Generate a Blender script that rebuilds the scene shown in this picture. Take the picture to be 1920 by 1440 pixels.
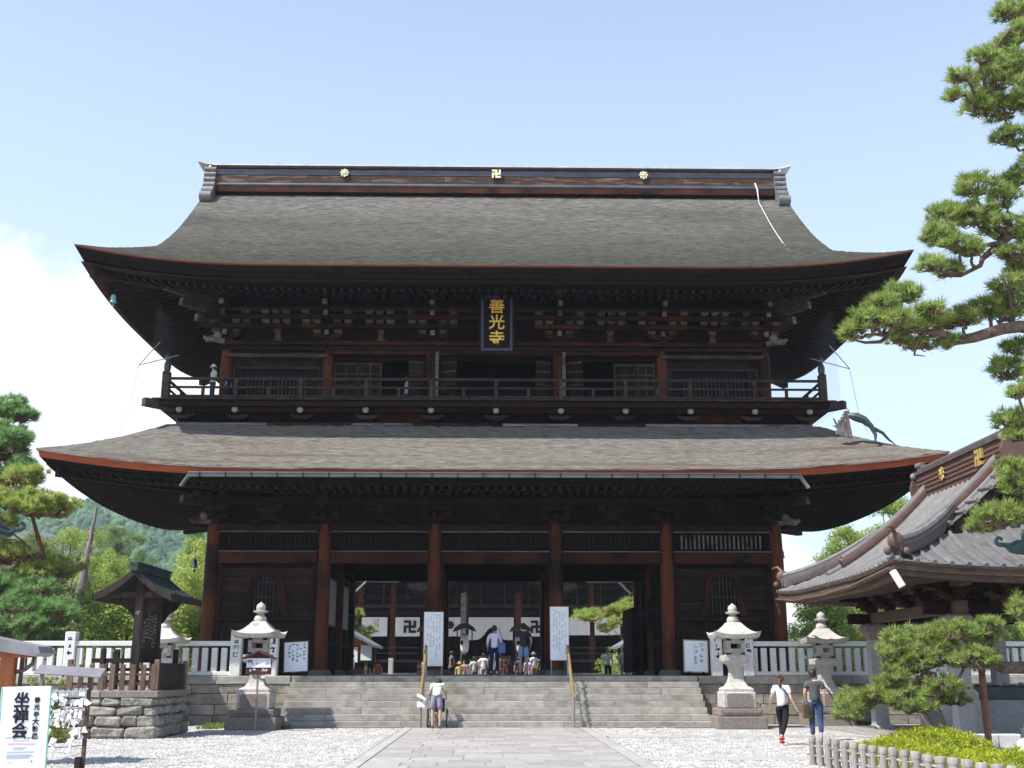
import bpy, math, random
import numpy as np
from mathutils import Matrix, Vector
R_ = math.radians
random.seed(7); rng = np.random.default_rng(11)
scene = bpy.context.scene
for _o in list(bpy.data.objects): bpy.data.objects.remove(_o)
COL = scene.collection

# ------------------------------------------------------------------ camera
cam_d = bpy.data.cameras.new('camera'); cam = bpy.data.objects.new('camera', cam_d); COL.objects.link(cam)
cam.location = (-0.17, 0.0, 1.70)
cam.rotation_euler = (R_(90 + 14.16), 0, R_(-1.07))
cam_d.sensor_width = 36; cam_d.lens = 40.0; cam_d.clip_start = 0.1; cam_d.clip_end = 6000
scene.camera = cam

# ------------------------------------------------------------------ sky, sun, exposure
LIGHT = Vector((0.60, 0.34, -1.0)).normalized()          # the way sunlight travels
SUN_EL = math.asin(-LIGHT.z); SUN_AZ = math.atan2(-LIGHT.x, -LIGHT.y)
world = bpy.data.worlds.new('World'); scene.world = world; world.use_nodes = True
wn = world.node_tree; wn.nodes.clear()
def wnode(t, **k):
    n = wn.nodes.new(t)
    for a, b in k.items(): setattr(n, a, b)
    return n
def wmath(op, a, b=None, clamp=False):
    n = wnode('ShaderNodeMath', operation=op, use_clamp=clamp)
    for i, q in enumerate((a, b)):
        if q is None: continue
        if isinstance(q, (int, float)): n.inputs[i].default_value = q
        else: wn.links.new(q, n.inputs[i])
    return n.outputs[0]
sky = wnode('ShaderNodeTexSky', sky_type='NISHITA', sun_disc=False, sun_elevation=SUN_EL, sun_rotation=SUN_AZ,
            altitude=400, air_density=0.85, dust_density=1.6, ozone_density=2.2)
tc = wnode('ShaderNodeTexCoord'); sep = wnode('ShaderNodeSeparateXYZ'); wn.links.new(tc.outputs['Generated'], sep.inputs[0])
nz = wnode('ShaderNodeTexNoise'); nz.inputs['Scale'].default_value = 7.5; nz.inputs['Detail'].default_value = 9; nz.inputs['Roughness'].default_value = 0.58
wn.links.new(tc.outputs['Generated'], nz.inputs['Vector'])
lobe = wmath('ADD', wmath('MULTIPLY', sep.outputs[0], -0.36), wmath('MULTIPLY', sep.outputs[1], 0.93))
mr = wnode('ShaderNodeMapRange', interpolation_type='SMOOTHSTEP'); wn.links.new(lobe, mr.inputs[0])
mr.inputs[1].default_value = 0.72; mr.inputs[2].default_value = 0.93; mr.inputs[3].default_value = 0.0; mr.inputs[4].default_value = 0.335
top = wmath('ADD', mr.outputs[0], wmath('MULTIPLY', wmath('SUBTRACT', nz.outputs[0], 0.5), 0.30))
mr2 = wnode('ShaderNodeMapRange', interpolation_type='SMOOTHSTEP'); wn.links.new(wmath('SUBTRACT', top, sep.outputs[2]), mr2.inputs[0])
mr2.inputs[1].default_value = -0.010; mr2.inputs[2].default_value = 0.045; mr2.inputs[3].default_value = 0.0; mr2.inputs[4].default_value = 0.96
# summer haze low in the sky, all the way round
hz = wnode('ShaderNodeMapRange', interpolation_type='SMOOTHSTEP'); wn.links.new(sep.outputs[2], hz.inputs[0])
hz.inputs[1].default_value = 0.98; hz.inputs[2].default_value = 0.0; hz.inputs[3].default_value = 0.0; hz.inputs[4].default_value = 0.80
mixh = wnode('ShaderNodeMix', data_type='RGBA'); wn.links.new(hz.outputs[0], mixh.inputs[0]); wn.links.new(sky.outputs[0], mixh.inputs[6])
mixh.inputs[7].default_value = (3.65, 4.45, 5.45, 1)
mix = wnode('ShaderNodeMix', data_type='RGBA'); wn.links.new(mr2.outputs[0], mix.inputs[0]); wn.links.new(mixh.outputs[2], mix.inputs[6])
cs_ = wnode('ShaderNodeMix', data_type='RGBA'); cs_.inputs[6].default_value = (4.0, 4.25, 4.6, 1); cs_.inputs[7].default_value = (5.6, 5.6, 5.6, 1)
n5 = wnode('ShaderNodeTexNoise'); n5.inputs['Scale'].default_value = 13; n5.inputs['Detail'].default_value = 8; wn.links.new(tc.outputs['Generated'], n5.inputs['Vector']); wn.links.new(n5.outputs[0], cs_.inputs[0]); wn.links.new(cs_.outputs[2], mix.inputs[7])
bg = wnode('ShaderNodeBackground'); bg.inputs[1].default_value = 0.15; wn.links.new(mix.outputs[2], bg.inputs[0])
wo = wnode('ShaderNodeOutputWorld'); wn.links.new(bg.outputs[0], wo.inputs[0])
sun_d = bpy.data.lights.new('sun', 'SUN'); sun_d.energy = 4.4; sun_d.angle = R_(0.53); sun_d.color = (1.0, 0.955, 0.89)
sun = bpy.data.objects.new('sun', sun_d); COL.objects.link(sun)
sun.rotation_euler = LIGHT.to_track_quat('-Z', 'Y').to_euler(); sun.location = (-30, -20, 60)
scene.view_settings.view_transform = 'Standard'; scene.view_settings.look = 'None'
scene.view_settings.exposure = 0.80; scene.view_settings.gamma = 1.0; scene.view_settings.use_curve_mapping = False
scene.cycles.max_bounces = 6; scene.cycles.diffuse_bounces = 4; scene.cycles.glossy_bounces = 2; scene.cycles.transparent_max_bounces = 12
scene.cycles.use_denoising = True; scene.cycles.caustics_reflective = False; scene.cycles.caustics_refractive = False

# ------------------------------------------------------------------ materials
MATS = {}
def mat(name, c1, c2=None, c3=None, rough=0.75, scale=3.0, stretch=(1, 1, 1), bump=0.0, bscale=None, bstretch=None, detail=5,
        metallic=0.0, rnd=0.0, island=0.0, spec=0.4, lo=0.35, hi=0.65, vor=False, stain=None, transmit=None, bdist=0.02):
    m = bpy.data.materials.new(name); m.use_nodes = True; nt = m.node_tree; N = nt.nodes; L = nt.links
    b = N['Principled BSDF']; b.inputs['Roughness'].default_value = rough; b.inputs['Metallic'].default_value = metallic
    b.inputs['Specular IOR Level'].default_value = spec
    tc = N.new('ShaderNodeTexCoord'); oi = N.new('ShaderNodeObjectInfo')
    ad = N.new('ShaderNodeVectorMath'); ad.operation = 'ADD'; sc_ = N.new('ShaderNodeVectorMath'); sc_.operation = 'SCALE'
    cb = N.new('ShaderNodeCombineXYZ')
    for i in range(3): L.new(oi.outputs['Random'], cb.inputs[i])
    L.new(cb.outputs[0], sc_.inputs[0]); sc_.inputs['Scale'].default_value = 57.0
    L.new(tc.outputs['Object'], ad.inputs[0]); L.new(sc_.outputs[0], ad.inputs[1])
    mp = N.new('ShaderNodeMapping'); mp.inputs['Scale'].default_value = stretch; L.new(ad.outputs[0], mp.inputs[0])
    if c2 is None: c2 = tuple(v * 0.8 for v in c1)
    if vor:
        nz = N.new('ShaderNodeTexVoronoi'); nz.inputs['Scale'].default_value = scale; L.new(mp.outputs[0], nz.inputs[0])
        cr = N.new('ShaderNodeSeparateColor'); L.new(nz.outputs['Color'], cr.inputs[0]); fac = cr.outputs[0]
    else:
        nz = N.new('ShaderNodeTexNoise'); nz.inputs['Scale'].default_value = scale; nz.inputs['Detail'].default_value = detail
        nz.inputs['Roughness'].default_value = 0.62; L.new(mp.outputs[0], nz.inputs[0]); fac = nz.outputs[0]
    rp = N.new('ShaderNodeValToRGB'); e = rp.color_ramp.elements
    e[0].position = lo; e[0].color = (*c1, 1); e[1].position = hi; e[1].color = (*c2, 1)
    if c3 is not None:
        q = e.new((lo + hi) / 2); q.color = (*c3, 1)
    L.new(fac, rp.inputs[0]); out = rp.outputs[0]
    if stain is not None:      # (colour, scale, lo, hi, stretch)
        c, s_, l_, h_, st = stain
        mp2 = N.new('ShaderNodeMapping'); mp2.inputs['Scale'].default_value = st; L.new(ad.outputs[0], mp2.inputs[0])
        n2 = N.new('ShaderNodeTexNoise'); n2.inputs['Scale'].default_value = s_; n2.inputs['Detail'].default_value = 4; L.new(mp2.outputs[0], n2.inputs[0])
        r2 = N.new('ShaderNodeMapRange'); L.new(n2.outputs[0], r2.inputs[0]); r2.inputs[1].default_value = l_; r2.inputs[2].default_value = h_
        mx = N.new('ShaderNodeMix'); mx.data_type = 'RGBA'; L.new(r2.outputs[0], mx.inputs[0]); L.new(out, mx.inputs[6]); mx.inputs[7].default_value = (*c, 1)
        out = mx.outputs[2]
    if rnd or island:
        hs = N.new('ShaderNodeHueSaturation'); L.new(out, hs.inputs['Color'])
        if island:
            g = N.new('ShaderNodeNewGeometry'); src = g.outputs['Random Per Island']; amt = island
        else: src = oi.outputs['Random']; amt = rnd
        r3 = N.new('ShaderNodeMapRange'); L.new(src, r3.inputs[0]); r3.inputs[3].default_value = 1 - amt; r3.inputs[4].default_value = 1 + amt
        L.new(r3.outputs[0], hs.inputs['Value']); out = hs.outputs[0]
    L.new(out, b.inputs['Base Color'])
    if bump:
        mp3 = N.new('ShaderNodeMapping'); mp3.inputs['Scale'].default_value = bstretch or stretch; L.new(ad.outputs[0], mp3.inputs[0])
        n3 = N.new('ShaderNodeTexNoise'); n3.inputs['Scale'].default_value = bscale or scale * 3; n3.inputs['Detail'].default_value = 6; L.new(mp3.outputs[0], n3.inputs[0])
        bp = N.new('ShaderNodeBump'); bp.inputs['Strength'].default_value = bump; bp.inputs['Distance'].default_value = bdist
        L.new(n3.outputs[0], bp.inputs['Height']); L.new(bp.outputs[0], b.inputs['Normal'])
    if transmit:
        tr = N.new('ShaderNodeBsdfTranslucent'); L.new(out, tr.inputs[0]); ms = N.new('ShaderNodeMixShader'); ms.inputs[0].default_value = transmit
        L.new(b.outputs[0], ms.inputs[1]); L.new(tr.outputs[0], ms.inputs[2]); L.new(ms.outputs[0], N['Material Output'].inputs[0])
    MATS[name] = m; return m

M_THATCH = mat('old_cypress_bark_thatch', (.050, .049, .043), (.250, .243, .222), (.135, .131, .118), rough=.95, scale=7, stretch=(.30, 2.4, 2.4), bump=1.0, bscale=12, bstretch=(.5, 5, 5), bdist=.05, detail=10, spec=.08,
               lo=.32, hi=.70, stain=((.048, .047, .039), .35, .50, .82, (.35, 1.1, 1.0)))
def add_moss(m, z0, z1, c, amount):
    nt = m.node_tree; N = nt.nodes; L = nt.links; b = N['Principled BSDF']; src = b.inputs['Base Color'].links[0].from_socket
    tc = N.new('ShaderNodeTexCoord'); sp = N.new('ShaderNodeSeparateXYZ'); L.new(tc.outputs['Object'], sp.inputs[0])
    nz = N.new('ShaderNodeTexNoise'); nz.inputs['Scale'].default_value = .9; nz.inputs['Detail'].default_value = 7
    mp = N.new('ShaderNodeMapping'); mp.inputs['Scale'].default_value = (.35, 1.5, 1.5); L.new(tc.outputs['Object'], mp.inputs[0]); L.new(mp.outputs[0], nz.inputs[0])
    a = N.new('ShaderNodeMath'); a.operation = 'MULTIPLY_ADD'; L.new(nz.outputs[0], a.inputs[0]); a.inputs[1].default_value = 2.6; L.new(sp.outputs[2], a.inputs[2])
    r = N.new('ShaderNodeMapRange'); L.new(a.outputs[0], r.inputs[0]); r.inputs[1].default_value = z1 + 1.3; r.inputs[2].default_value = z0 + 1.3; r.inputs[4].default_value = amount
    mx = N.new('ShaderNodeMix'); mx.data_type = 'RGBA'; L.new(r.outputs[0], mx.inputs[0]); L.new(src, mx.inputs[6])
    n2 = N.new('ShaderNodeTexNoise'); n2.inputs['Scale'].default_value = 8; n2.inputs['Detail'].default_value = 9; L.new(mp.outputs[0], n2.inputs[0])
    rp = N.new('ShaderNodeValToRGB'); e = rp.color_ramp.elements; e[0].position = .42; e[0].color = (*c, 1); e[1].position = .72; e[1].color = (*[v * 3.0 for v in c], 1); L.new(n2.outputs[0], rp.inputs[0])
    L.new(rp.outputs[0], mx.inputs[7]); L.new(mx.outputs[2], b.inputs['Base Color'])
M_THATCH2 = mat('weathered_cypress_bark_thatch', (0.0782, 0.07084, 0.06072), (0.276, 0.2622, 0.2318), (0.1748, 0.1638, 0.1426), rough=.95, scale=8, stretch=(.28, 3, 3), bump=1.0, bscale=12, bstretch=(.6, 6, 6), bdist=.05, detail=10, spec=.08,
                lo=.34, hi=.68, stain=((0.1242, 0.07544, 0.05336), .8, .55, .80, (.20, 2.4, 2.4)))
add_moss(M_THATCH, 16.0, 20.6, (.030, .030, .024), .88)
M_CUT = mat('cut_thatch_edge', (.26, .17, .11), (.15, .10, .07), rough=.9, scale=20, stretch=(1, 1, 4), bump=.4)
M_ORANGE = mat('fresh_red_eave_edge', (0.357, 0.07225, 0.0187), (0.221, 0.0425, 0.0136), (0.306, 0.06375, 0.017), rough=.8, scale=2.2, stretch=(.5, 2, 9), bump=.3, bscale=30,
               stain=((0.04675, 0.0323, 0.0255), .6, .60, .70, (.35, 1, 4)))
M_RUST = mat('dull_rust_red_edge', (.150, .034, .014), (.090, .024, .012), rough=.85, scale=2.2, stretch=(.5, 2, 9), bump=.3)
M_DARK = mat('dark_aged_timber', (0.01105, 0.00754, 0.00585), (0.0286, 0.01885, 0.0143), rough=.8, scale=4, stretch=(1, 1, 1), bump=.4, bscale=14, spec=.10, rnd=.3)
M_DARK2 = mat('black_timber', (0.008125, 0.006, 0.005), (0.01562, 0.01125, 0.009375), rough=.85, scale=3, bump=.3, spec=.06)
M_SOFFIT = mat('brown_eave_boarding', (0.03762, 0.02052, 0.01505), (0.05814, 0.03146, 0.02189), rough=.85, scale=3, bump=.3, spec=0.1)
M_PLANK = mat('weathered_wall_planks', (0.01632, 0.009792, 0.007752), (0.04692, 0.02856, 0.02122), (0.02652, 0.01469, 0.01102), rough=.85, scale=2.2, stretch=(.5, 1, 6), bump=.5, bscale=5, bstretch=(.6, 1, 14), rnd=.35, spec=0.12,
              stain=((0.02448, 0.02244, 0.02122), 1.2, .52, .72, (.6, 1, 5)))
M_RED = mat('reddish_timber', (0.03148, 0.009853, 0.005474), (0.06295, 0.01916, 0.008758), (0.04516, 0.01368, 0.007116), rough=.75, scale=1.5, stretch=(.8, .8, .8), bump=.4, bscale=5, bstretch=(.5, 1, 7), rnd=.3, spec=0.15,
            stain=((0.008211, 0.005474, 0.004927), .9, .50, .66, (1, 1, 1)))
M_COLUMN = mat('red_brown_pillar_timber', (0.07688, 0.02097, 0.008386), (0.1258, 0.03669, 0.01258), (0.09784, 0.02795, 0.01048), rough=.7, scale=1.2, stretch=(6, 6, .5), bump=.5, bscale=2, bstretch=(14, 14, .6), rnd=.18, spec=0.2,
               stain=((0.01573, 0.007688, 0.006289), .42, .50, .62, (1, 1, .9)))
M_BEIGE = mat('pale_worn_block_wood', (0.07161, 0.04896, 0.02864), (0.1002, 0.07399, 0.04535), rough=.8, scale=6, bump=.3, rnd=.35, spec=0.12, stain=((0.0358, 0.01432, 0.008351), 4, .55, .7, (1, 1, 1)))
M_GREYWOOD = mat('silver_grey_timber', (0.1088, 0.09626, 0.08789), (0.226, 0.2051, 0.1883), rough=.85, scale=3, stretch=(.5, 2, 6), bump=.4, bscale=8, rnd=.2, spec=.2,
                 stain=((0.07533, 0.03767, 0.02511), 1.1, .52, .66, (.5, 1, 2)))
M_RAIL = mat('grey_brown_rail_timber', (0.033, 0.02288, 0.01892), (0.0704, 0.05192, 0.04312), rough=.8, scale=3, stretch=(.6, 2, 2), bump=.4, rnd=.3, spec=0.15)
M_RIDGEW = mat('ridge_boards', (0.0672, 0.03712, 0.02432), (0.1664, 0.112, 0.08), (0.0448, 0.0288, 0.0256), rough=.8, scale=2.0, stretch=(.35, 1, 3.5), bump=.4, spec=.2, lo=.38, hi=.62)
M_RIDGEM = mat('blue_grey_ridge_metal', (0.06375, 0.06375, 0.07875), (0.12, 0.12, 0.1387), rough=.45, scale=3, stretch=(.3, 1, 1), bump=.1, metallic=.3)
M_SILVER = mat('pale_ridge_cap_metal', (.34, .34, .35), (.48, .48, .49), rough=.4, scale=3, metallic=.35)
M_ONI = mat('grey_ridge_end_tile', (0.1088, 0.1056, 0.112), (0.1856, 0.1792, 0.1856), rough=.6, scale=5, bump=.3)
M_GOLD = mat('gilt_metal', (0.48, 0.348, 0.078), (0.552, 0.444, 0.18), rough=.35, scale=9, metallic=.35, bump=.1)
M_GILT2 = mat('gold_leaf_lettering', (.85, .52, .07), (.95, .66, .14), rough=.4, scale=9, metallic=.1)
M_PALEGILT = mat('pale_gilt_crest', (.70, .64, .36), (.85, .80, .52), rough=.5, scale=9)
M_GUTTER = mat('green_grey_copper_gutter', (0.06552, 0.07812, 0.07308), (0.1008, 0.1134, 0.1058), rough=.5, scale=2, metallic=.3)
M_PURPLE = mat('purple_blue_lacquer_frame', (0.04725, 0.04275, 0.09), (0.063, 0.0585, 0.1125), rough=.5, scale=5)
M_BLACK = mat('black_lacquer', (0.004, 0.004, 0.005), (0.006, 0.006, 0.007), spec=0.1, rough=.4, scale=5)
M_INK = mat('ink', (.008, .008, .014), (.014, .014, .02), rough=.9, scale=5)
M_GREYINK = mat('faded_ink', (.13, .14, .17), (.2, .21, .25), rough=.9, scale=5)
M_WHITEINK = mat('white_brush_paint', (.60, .60, .60), (.42, .42, .42), rough=.9, scale=5)
M_STAIR = mat('stair_stone', (.250, .236, .208), (.385, .368, .332), rough=.9, scale=3, bump=.35, bscale=25, rnd=.09, spec=.2, stain=((.185, .160, .130), 2.2, .56, .76, (.5, 1, 1)))
M_WALLST = mat('terrace_wall_stone', (0.2049, 0.186, 0.1556), (0.3188, 0.2922, 0.2505), rough=.9, scale=3.5, bump=.6, bscale=16, rnd=.18, spec=.2, stain=((0.09867, 0.07969, 0.06451), 1.8, .56, .72, (1, 1, 1.6)))
M_RUBBLE = mat('rough_plinth_stone', (0.1619, 0.1509, 0.1325), (0.3091, 0.287, 0.2502), rough=.95, scale=5, bump=1.0, bscale=9, bdist=.06, rnd=.25, spec=.15)
M_LANT = mat('pale_lantern_granite', (0.3562, 0.335, 0.3053), (0.5088, 0.4876, 0.4494), rough=.9, scale=11, bump=.35, bscale=40, spec=.2, stain=((0.2544, 0.2247, 0.1866), 2.2, .58, .76, (1, 1, 1.4)))
M_LANT2 = mat('brownish_pedestal_granite', (0.1728, 0.1476, 0.1332), (0.2484, 0.216, 0.1944), rough=.9, scale=11, bump=.35, bscale=40, spec=.2)
M_GRANITE = mat('white_granite', (0.5882, 0.5882, 0.5686), (0.7255, 0.7255, 0.7059), rough=.8, scale=14, bump=.2, bscale=50, rnd=.06, spec=.25)
M_GREYGRAN = mat('grey_granite_post', (0.2805, 0.2848, 0.289), (0.3655, 0.3655, 0.374), rough=.8, scale=14, bump=.2, bscale=50, spec=.25)
M_PAVE = mat('paving_slab', (0.2549, 0.2443, 0.2336), (0.3257, 0.3115, 0.2974), rough=.85, scale=4, bump=.25, bscale=30, rnd=.14, spec=.25)
M_PALEKERB = mat('pale_edge_slab', (0.2951, 0.2898, 0.2793), (0.3584, 0.3531, 0.3426), rough=.85, scale=4, bump=.2, rnd=.08)
M_GRAVEL = mat('white_gravel_bed', (.26, .255, .245), (.48, .47, .455), (.38, .37, .36), rough=.95, scale=34, bump=.8, bscale=40, bdist=.02, vor=True, spec=.15, lo=.02, hi=.98, stain=((.30, .28, .25), .5, .50, .72, (1, 1, 1)))
M_PEBBLE = mat('gravel_stone', (.27, .265, .255), (.50, .49, .47), rough=.9, scale=3, island=.28, spec=.2)
M_EARTH = mat('trodden_earth', (.30, .27, .22), (.40, .36, .30), rough=.95, scale=1.5, bump=.5)
M_FLOOR = mat('gate_floor_stone', (0.098, 0.098, 0.1015), (0.14, 0.14, 0.1435), rough=.7, scale=3, bump=.2)
M_TILE = mat('grey_roof_tile', (0.1173, 0.1125, 0.1125), (0.1748, 0.1676, 0.1652), rough=.5, scale=6, bump=.15, bscale=30, rnd=.12, spec=.5, stain=((0.09574, 0.08378, 0.0742), 1.5, .56, .7, (1, 1, 1)))
M_TILER = mat('red_brown_ridge_tile', (0.08834, 0.04909, 0.03927), (0.1243, 0.07364, 0.0589), rough=.6, scale=4, stretch=(1, .4, 4), bump=.2)
M_TILED = mat('dark_ridge_tile', (0.0595, 0.049, 0.049), (0.098, 0.0805, 0.077), rough=.6, scale=5, bump=.2)
M_FASCIA = mat('brown_fascia_board', (0.06694, 0.03952, 0.02869), (0.1211, 0.07969, 0.05865), rough=.8, scale=3, stretch=(1, .5, 3), bump=.3)
M_COPPER = mat('verdigris_copper', (0.0189, 0.063, 0.05673), (0.04032, 0.1008, 0.09072), rough=.55, scale=6, metallic=.2, bump=.2)
M_PATINA = mat('dark_bronze_patina', (0.0315, 0.0483, 0.0462), (0.063, 0.084, 0.0798), rough=.5, scale=8, metallic=.3, bump=.2)
M_BASIN = mat('dark_blue_green_basin_metal', (0.016, 0.036, 0.044), (0.028, 0.06, 0.068), rough=.4, scale=4, metallic=.3)
M_PVC = mat('off_white_pipe', (.78, .77, .74), (.70, .69, .66), rough=.4, scale=4)
M_BOARDW = mat('white_notice_board', (.74, .78, .82), (.80, .83, .86), rough=.5, scale=2)
M_BOARDWALL = mat('pale_grey_votive_panel', (0.24, 0.24, 0.232), (0.32, 0.32, 0.304), rough=.6, scale=1.5)
M_CLOTH = mat('white_curtain_cloth', (0.7233, 0.7038, 0.6647), (0.8015, 0.782, 0.7527), rough=.9, scale=1.5, stretch=(3, 1, .3), bump=.3)
M_PAPER = mat('white_paper', (.84, .84, .83), (.78, .78, .78), rough=.8, scale=5, island=.08)
M_MINT = mat('mint_green_edging', (.24, .62, .46), (.28, .66, .50), rough=.5)
M_PINKINK = mat('pale_red_print', (.80, .45, .50), (.80, .45, .50), rough=.6)
M_BLUEINK = mat('pale_blue_print', (.42, .55, .85), (.42, .55, .85), rough=.6)
M_YELINK = mat('pale_yellow_print', (.85, .75, .45), (.85, .75, .45), rough=.6)
M_ORANGEWOOD = mat('orange_brown_post', (.40, .135, .045), (.28, .090, .035), rough=.7, scale=2, stretch=(6, 6, .6), bump=.3)
M_GREYMETAL = mat('dull_grey_metal_sheet', (.17, .165, .18), (.25, .245, .26), rough=.5, scale=2, metallic=.3, bump=.1)
M_STEEL = mat('grey_painted_steel', (.20, .19, .18), (.28, .265, .25), rough=.5, scale=4, metallic=.3)
M_BRASS = mat('brass_handrail', (.48, .34, .13), (.38, .27, .11), rough=.4, scale=4, metallic=.5)
M_PICKET = mat('brown_picket_wood', (0.091, 0.056, 0.0406), (0.161, 0.105, 0.077), rough=.85, scale=3, stretch=(4, 4, .7), bump=.4, rnd=.3)
M_PICKDARK = mat('dark_picket_wood', (0.021, 0.0162, 0.015), (0.045, 0.0348, 0.0312), spec=0.15, rough=.85, scale=3, stretch=(4, 4, .7), bump=.4, rnd=.2)
M_NOTWOOD = mat('notice_house_timber', (0.033, 0.0252, 0.0228), (0.09, 0.069, 0.057), spec=0.15, rough=.85, scale=2, stretch=(3, 3, .6), bump=.4, rnd=.2)
M_COPROOF = mat('dark_green_copper_sheet', (0.021, 0.035, 0.0315), (0.0525, 0.0805, 0.07), rough=.45, scale=3, metallic=.3, bump=.15)
M_BAMBOO = mat('weathered_grey_stake', (0.204, 0.186, 0.171), (0.3, 0.282, 0.264), rough=.85, scale=5, stretch=(5, 5, .5), bump=.35, rnd=.16)
M_BARK = mat('pine_bark', (.075, .052, .040), (.20, .135, .10), rough=.95, scale=7, stretch=(1, 1, .6), bump=1.0, bscale=14, bdist=.04)
M_REDBARK = mat('red_pine_bark', (0.15, 0.07125, 0.045), (0.27, 0.1425, 0.09), rough=.95, scale=7, stretch=(1, 1, .6), bump=1.0, bscale=14, bdist=.04)
M_DEADWOOD = mat('dead_grey_trunk', (0.133, 0.1155, 0.1015), (0.252, 0.231, 0.21), rough=.95, scale=3, stretch=(3, 3, .4), bump=.8)
M_NEEDLE = mat('black_pine_needles', (0.2006, 0.2865, 0.06877), (0.4107, 0.4967, 0.1528), rough=.6, scale=5.0, island=.38, transmit=.48, spec=.3, stain=((.20, .15, .05), 2.6, .58, .74, (1, 1, 1)))
M_NEEDLE2 = mat('deep_green_needles', (0.1344, 0.28, 0.1008), (0.322, 0.49, 0.182), rough=.6, scale=2.5, island=.35, transmit=.42, spec=.3)
M_NEEDLE3 = mat('yellow_green_needles', (0.2722, 0.3629, 0.07258), (0.508, 0.5806, 0.1725), rough=.6, scale=2.5, island=.35, transmit=.42, spec=.3)
M_LEAF = mat('fresh_green_leaves', (0.2016, 0.3024, 0.06048), (0.4032, 0.4872, 0.126), rough=.55, scale=.7, island=.35, transmit=.5, spec=.3)
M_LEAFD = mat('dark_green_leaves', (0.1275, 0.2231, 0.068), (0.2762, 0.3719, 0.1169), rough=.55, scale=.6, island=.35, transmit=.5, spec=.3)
M_JUNIPER = mat('golden_juniper_sprays', (0.2782, 0.3478, 0.02318), (0.4869, 0.51, 0.04637), rough=.6, scale=3, island=.3, transmit=.35, spec=.3)
M_YELSHRUB = mat('yellowish_shrub_leaves', (.20, .23, .030), (.36, .35, .070), rough=.6, scale=2, island=.35, transmit=.35, spec=.3)
M_GRASS = mat('low_grass', (.14, .20, .04), (.24, .29, .07), rough=.8, scale=3, island=.3, transmit=.3)
M_HILL = mat('hill_forest', (0.0246, 0.06396, 0.0369), (0.0779, 0.1353, 0.0697), rough=.95, scale=.05, island=.4, spec=.1)
M_SKIN = mat('skin', (.52, .32, .23), (.48, .29, .20), rough=.55, scale=8)
M_HAIR = mat('black_hair', (.015, .012, .012), (.03, .022, .02), rough=.5, scale=30)
M_HAIRB = mat('brown_hair', (.075, .040, .028), (.11, .06, .04), rough=.5, scale=30)
M_RUBBER = mat('black_rubber', (.02, .02, .02), (.03, .03, .03), rough=.7)
M_CHROME = mat('wheelchair_tube_metal', (.55, .55, .56), (.6, .6, .6), rough=.25, metallic=.9)
M_TEAL = mat('teal_bell_metal', (.14, .30, .33), (.18, .36, .40), rough=.5, metallic=.2)
_cl = {}
def cloth(name, c):
    if name not in _cl: _cl[name] = mat(name, c, tuple(v * .86 for v in c), rough=.85, scale=5, bump=.35, bscale=9, spec=.2)
    return _cl[name]

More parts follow.
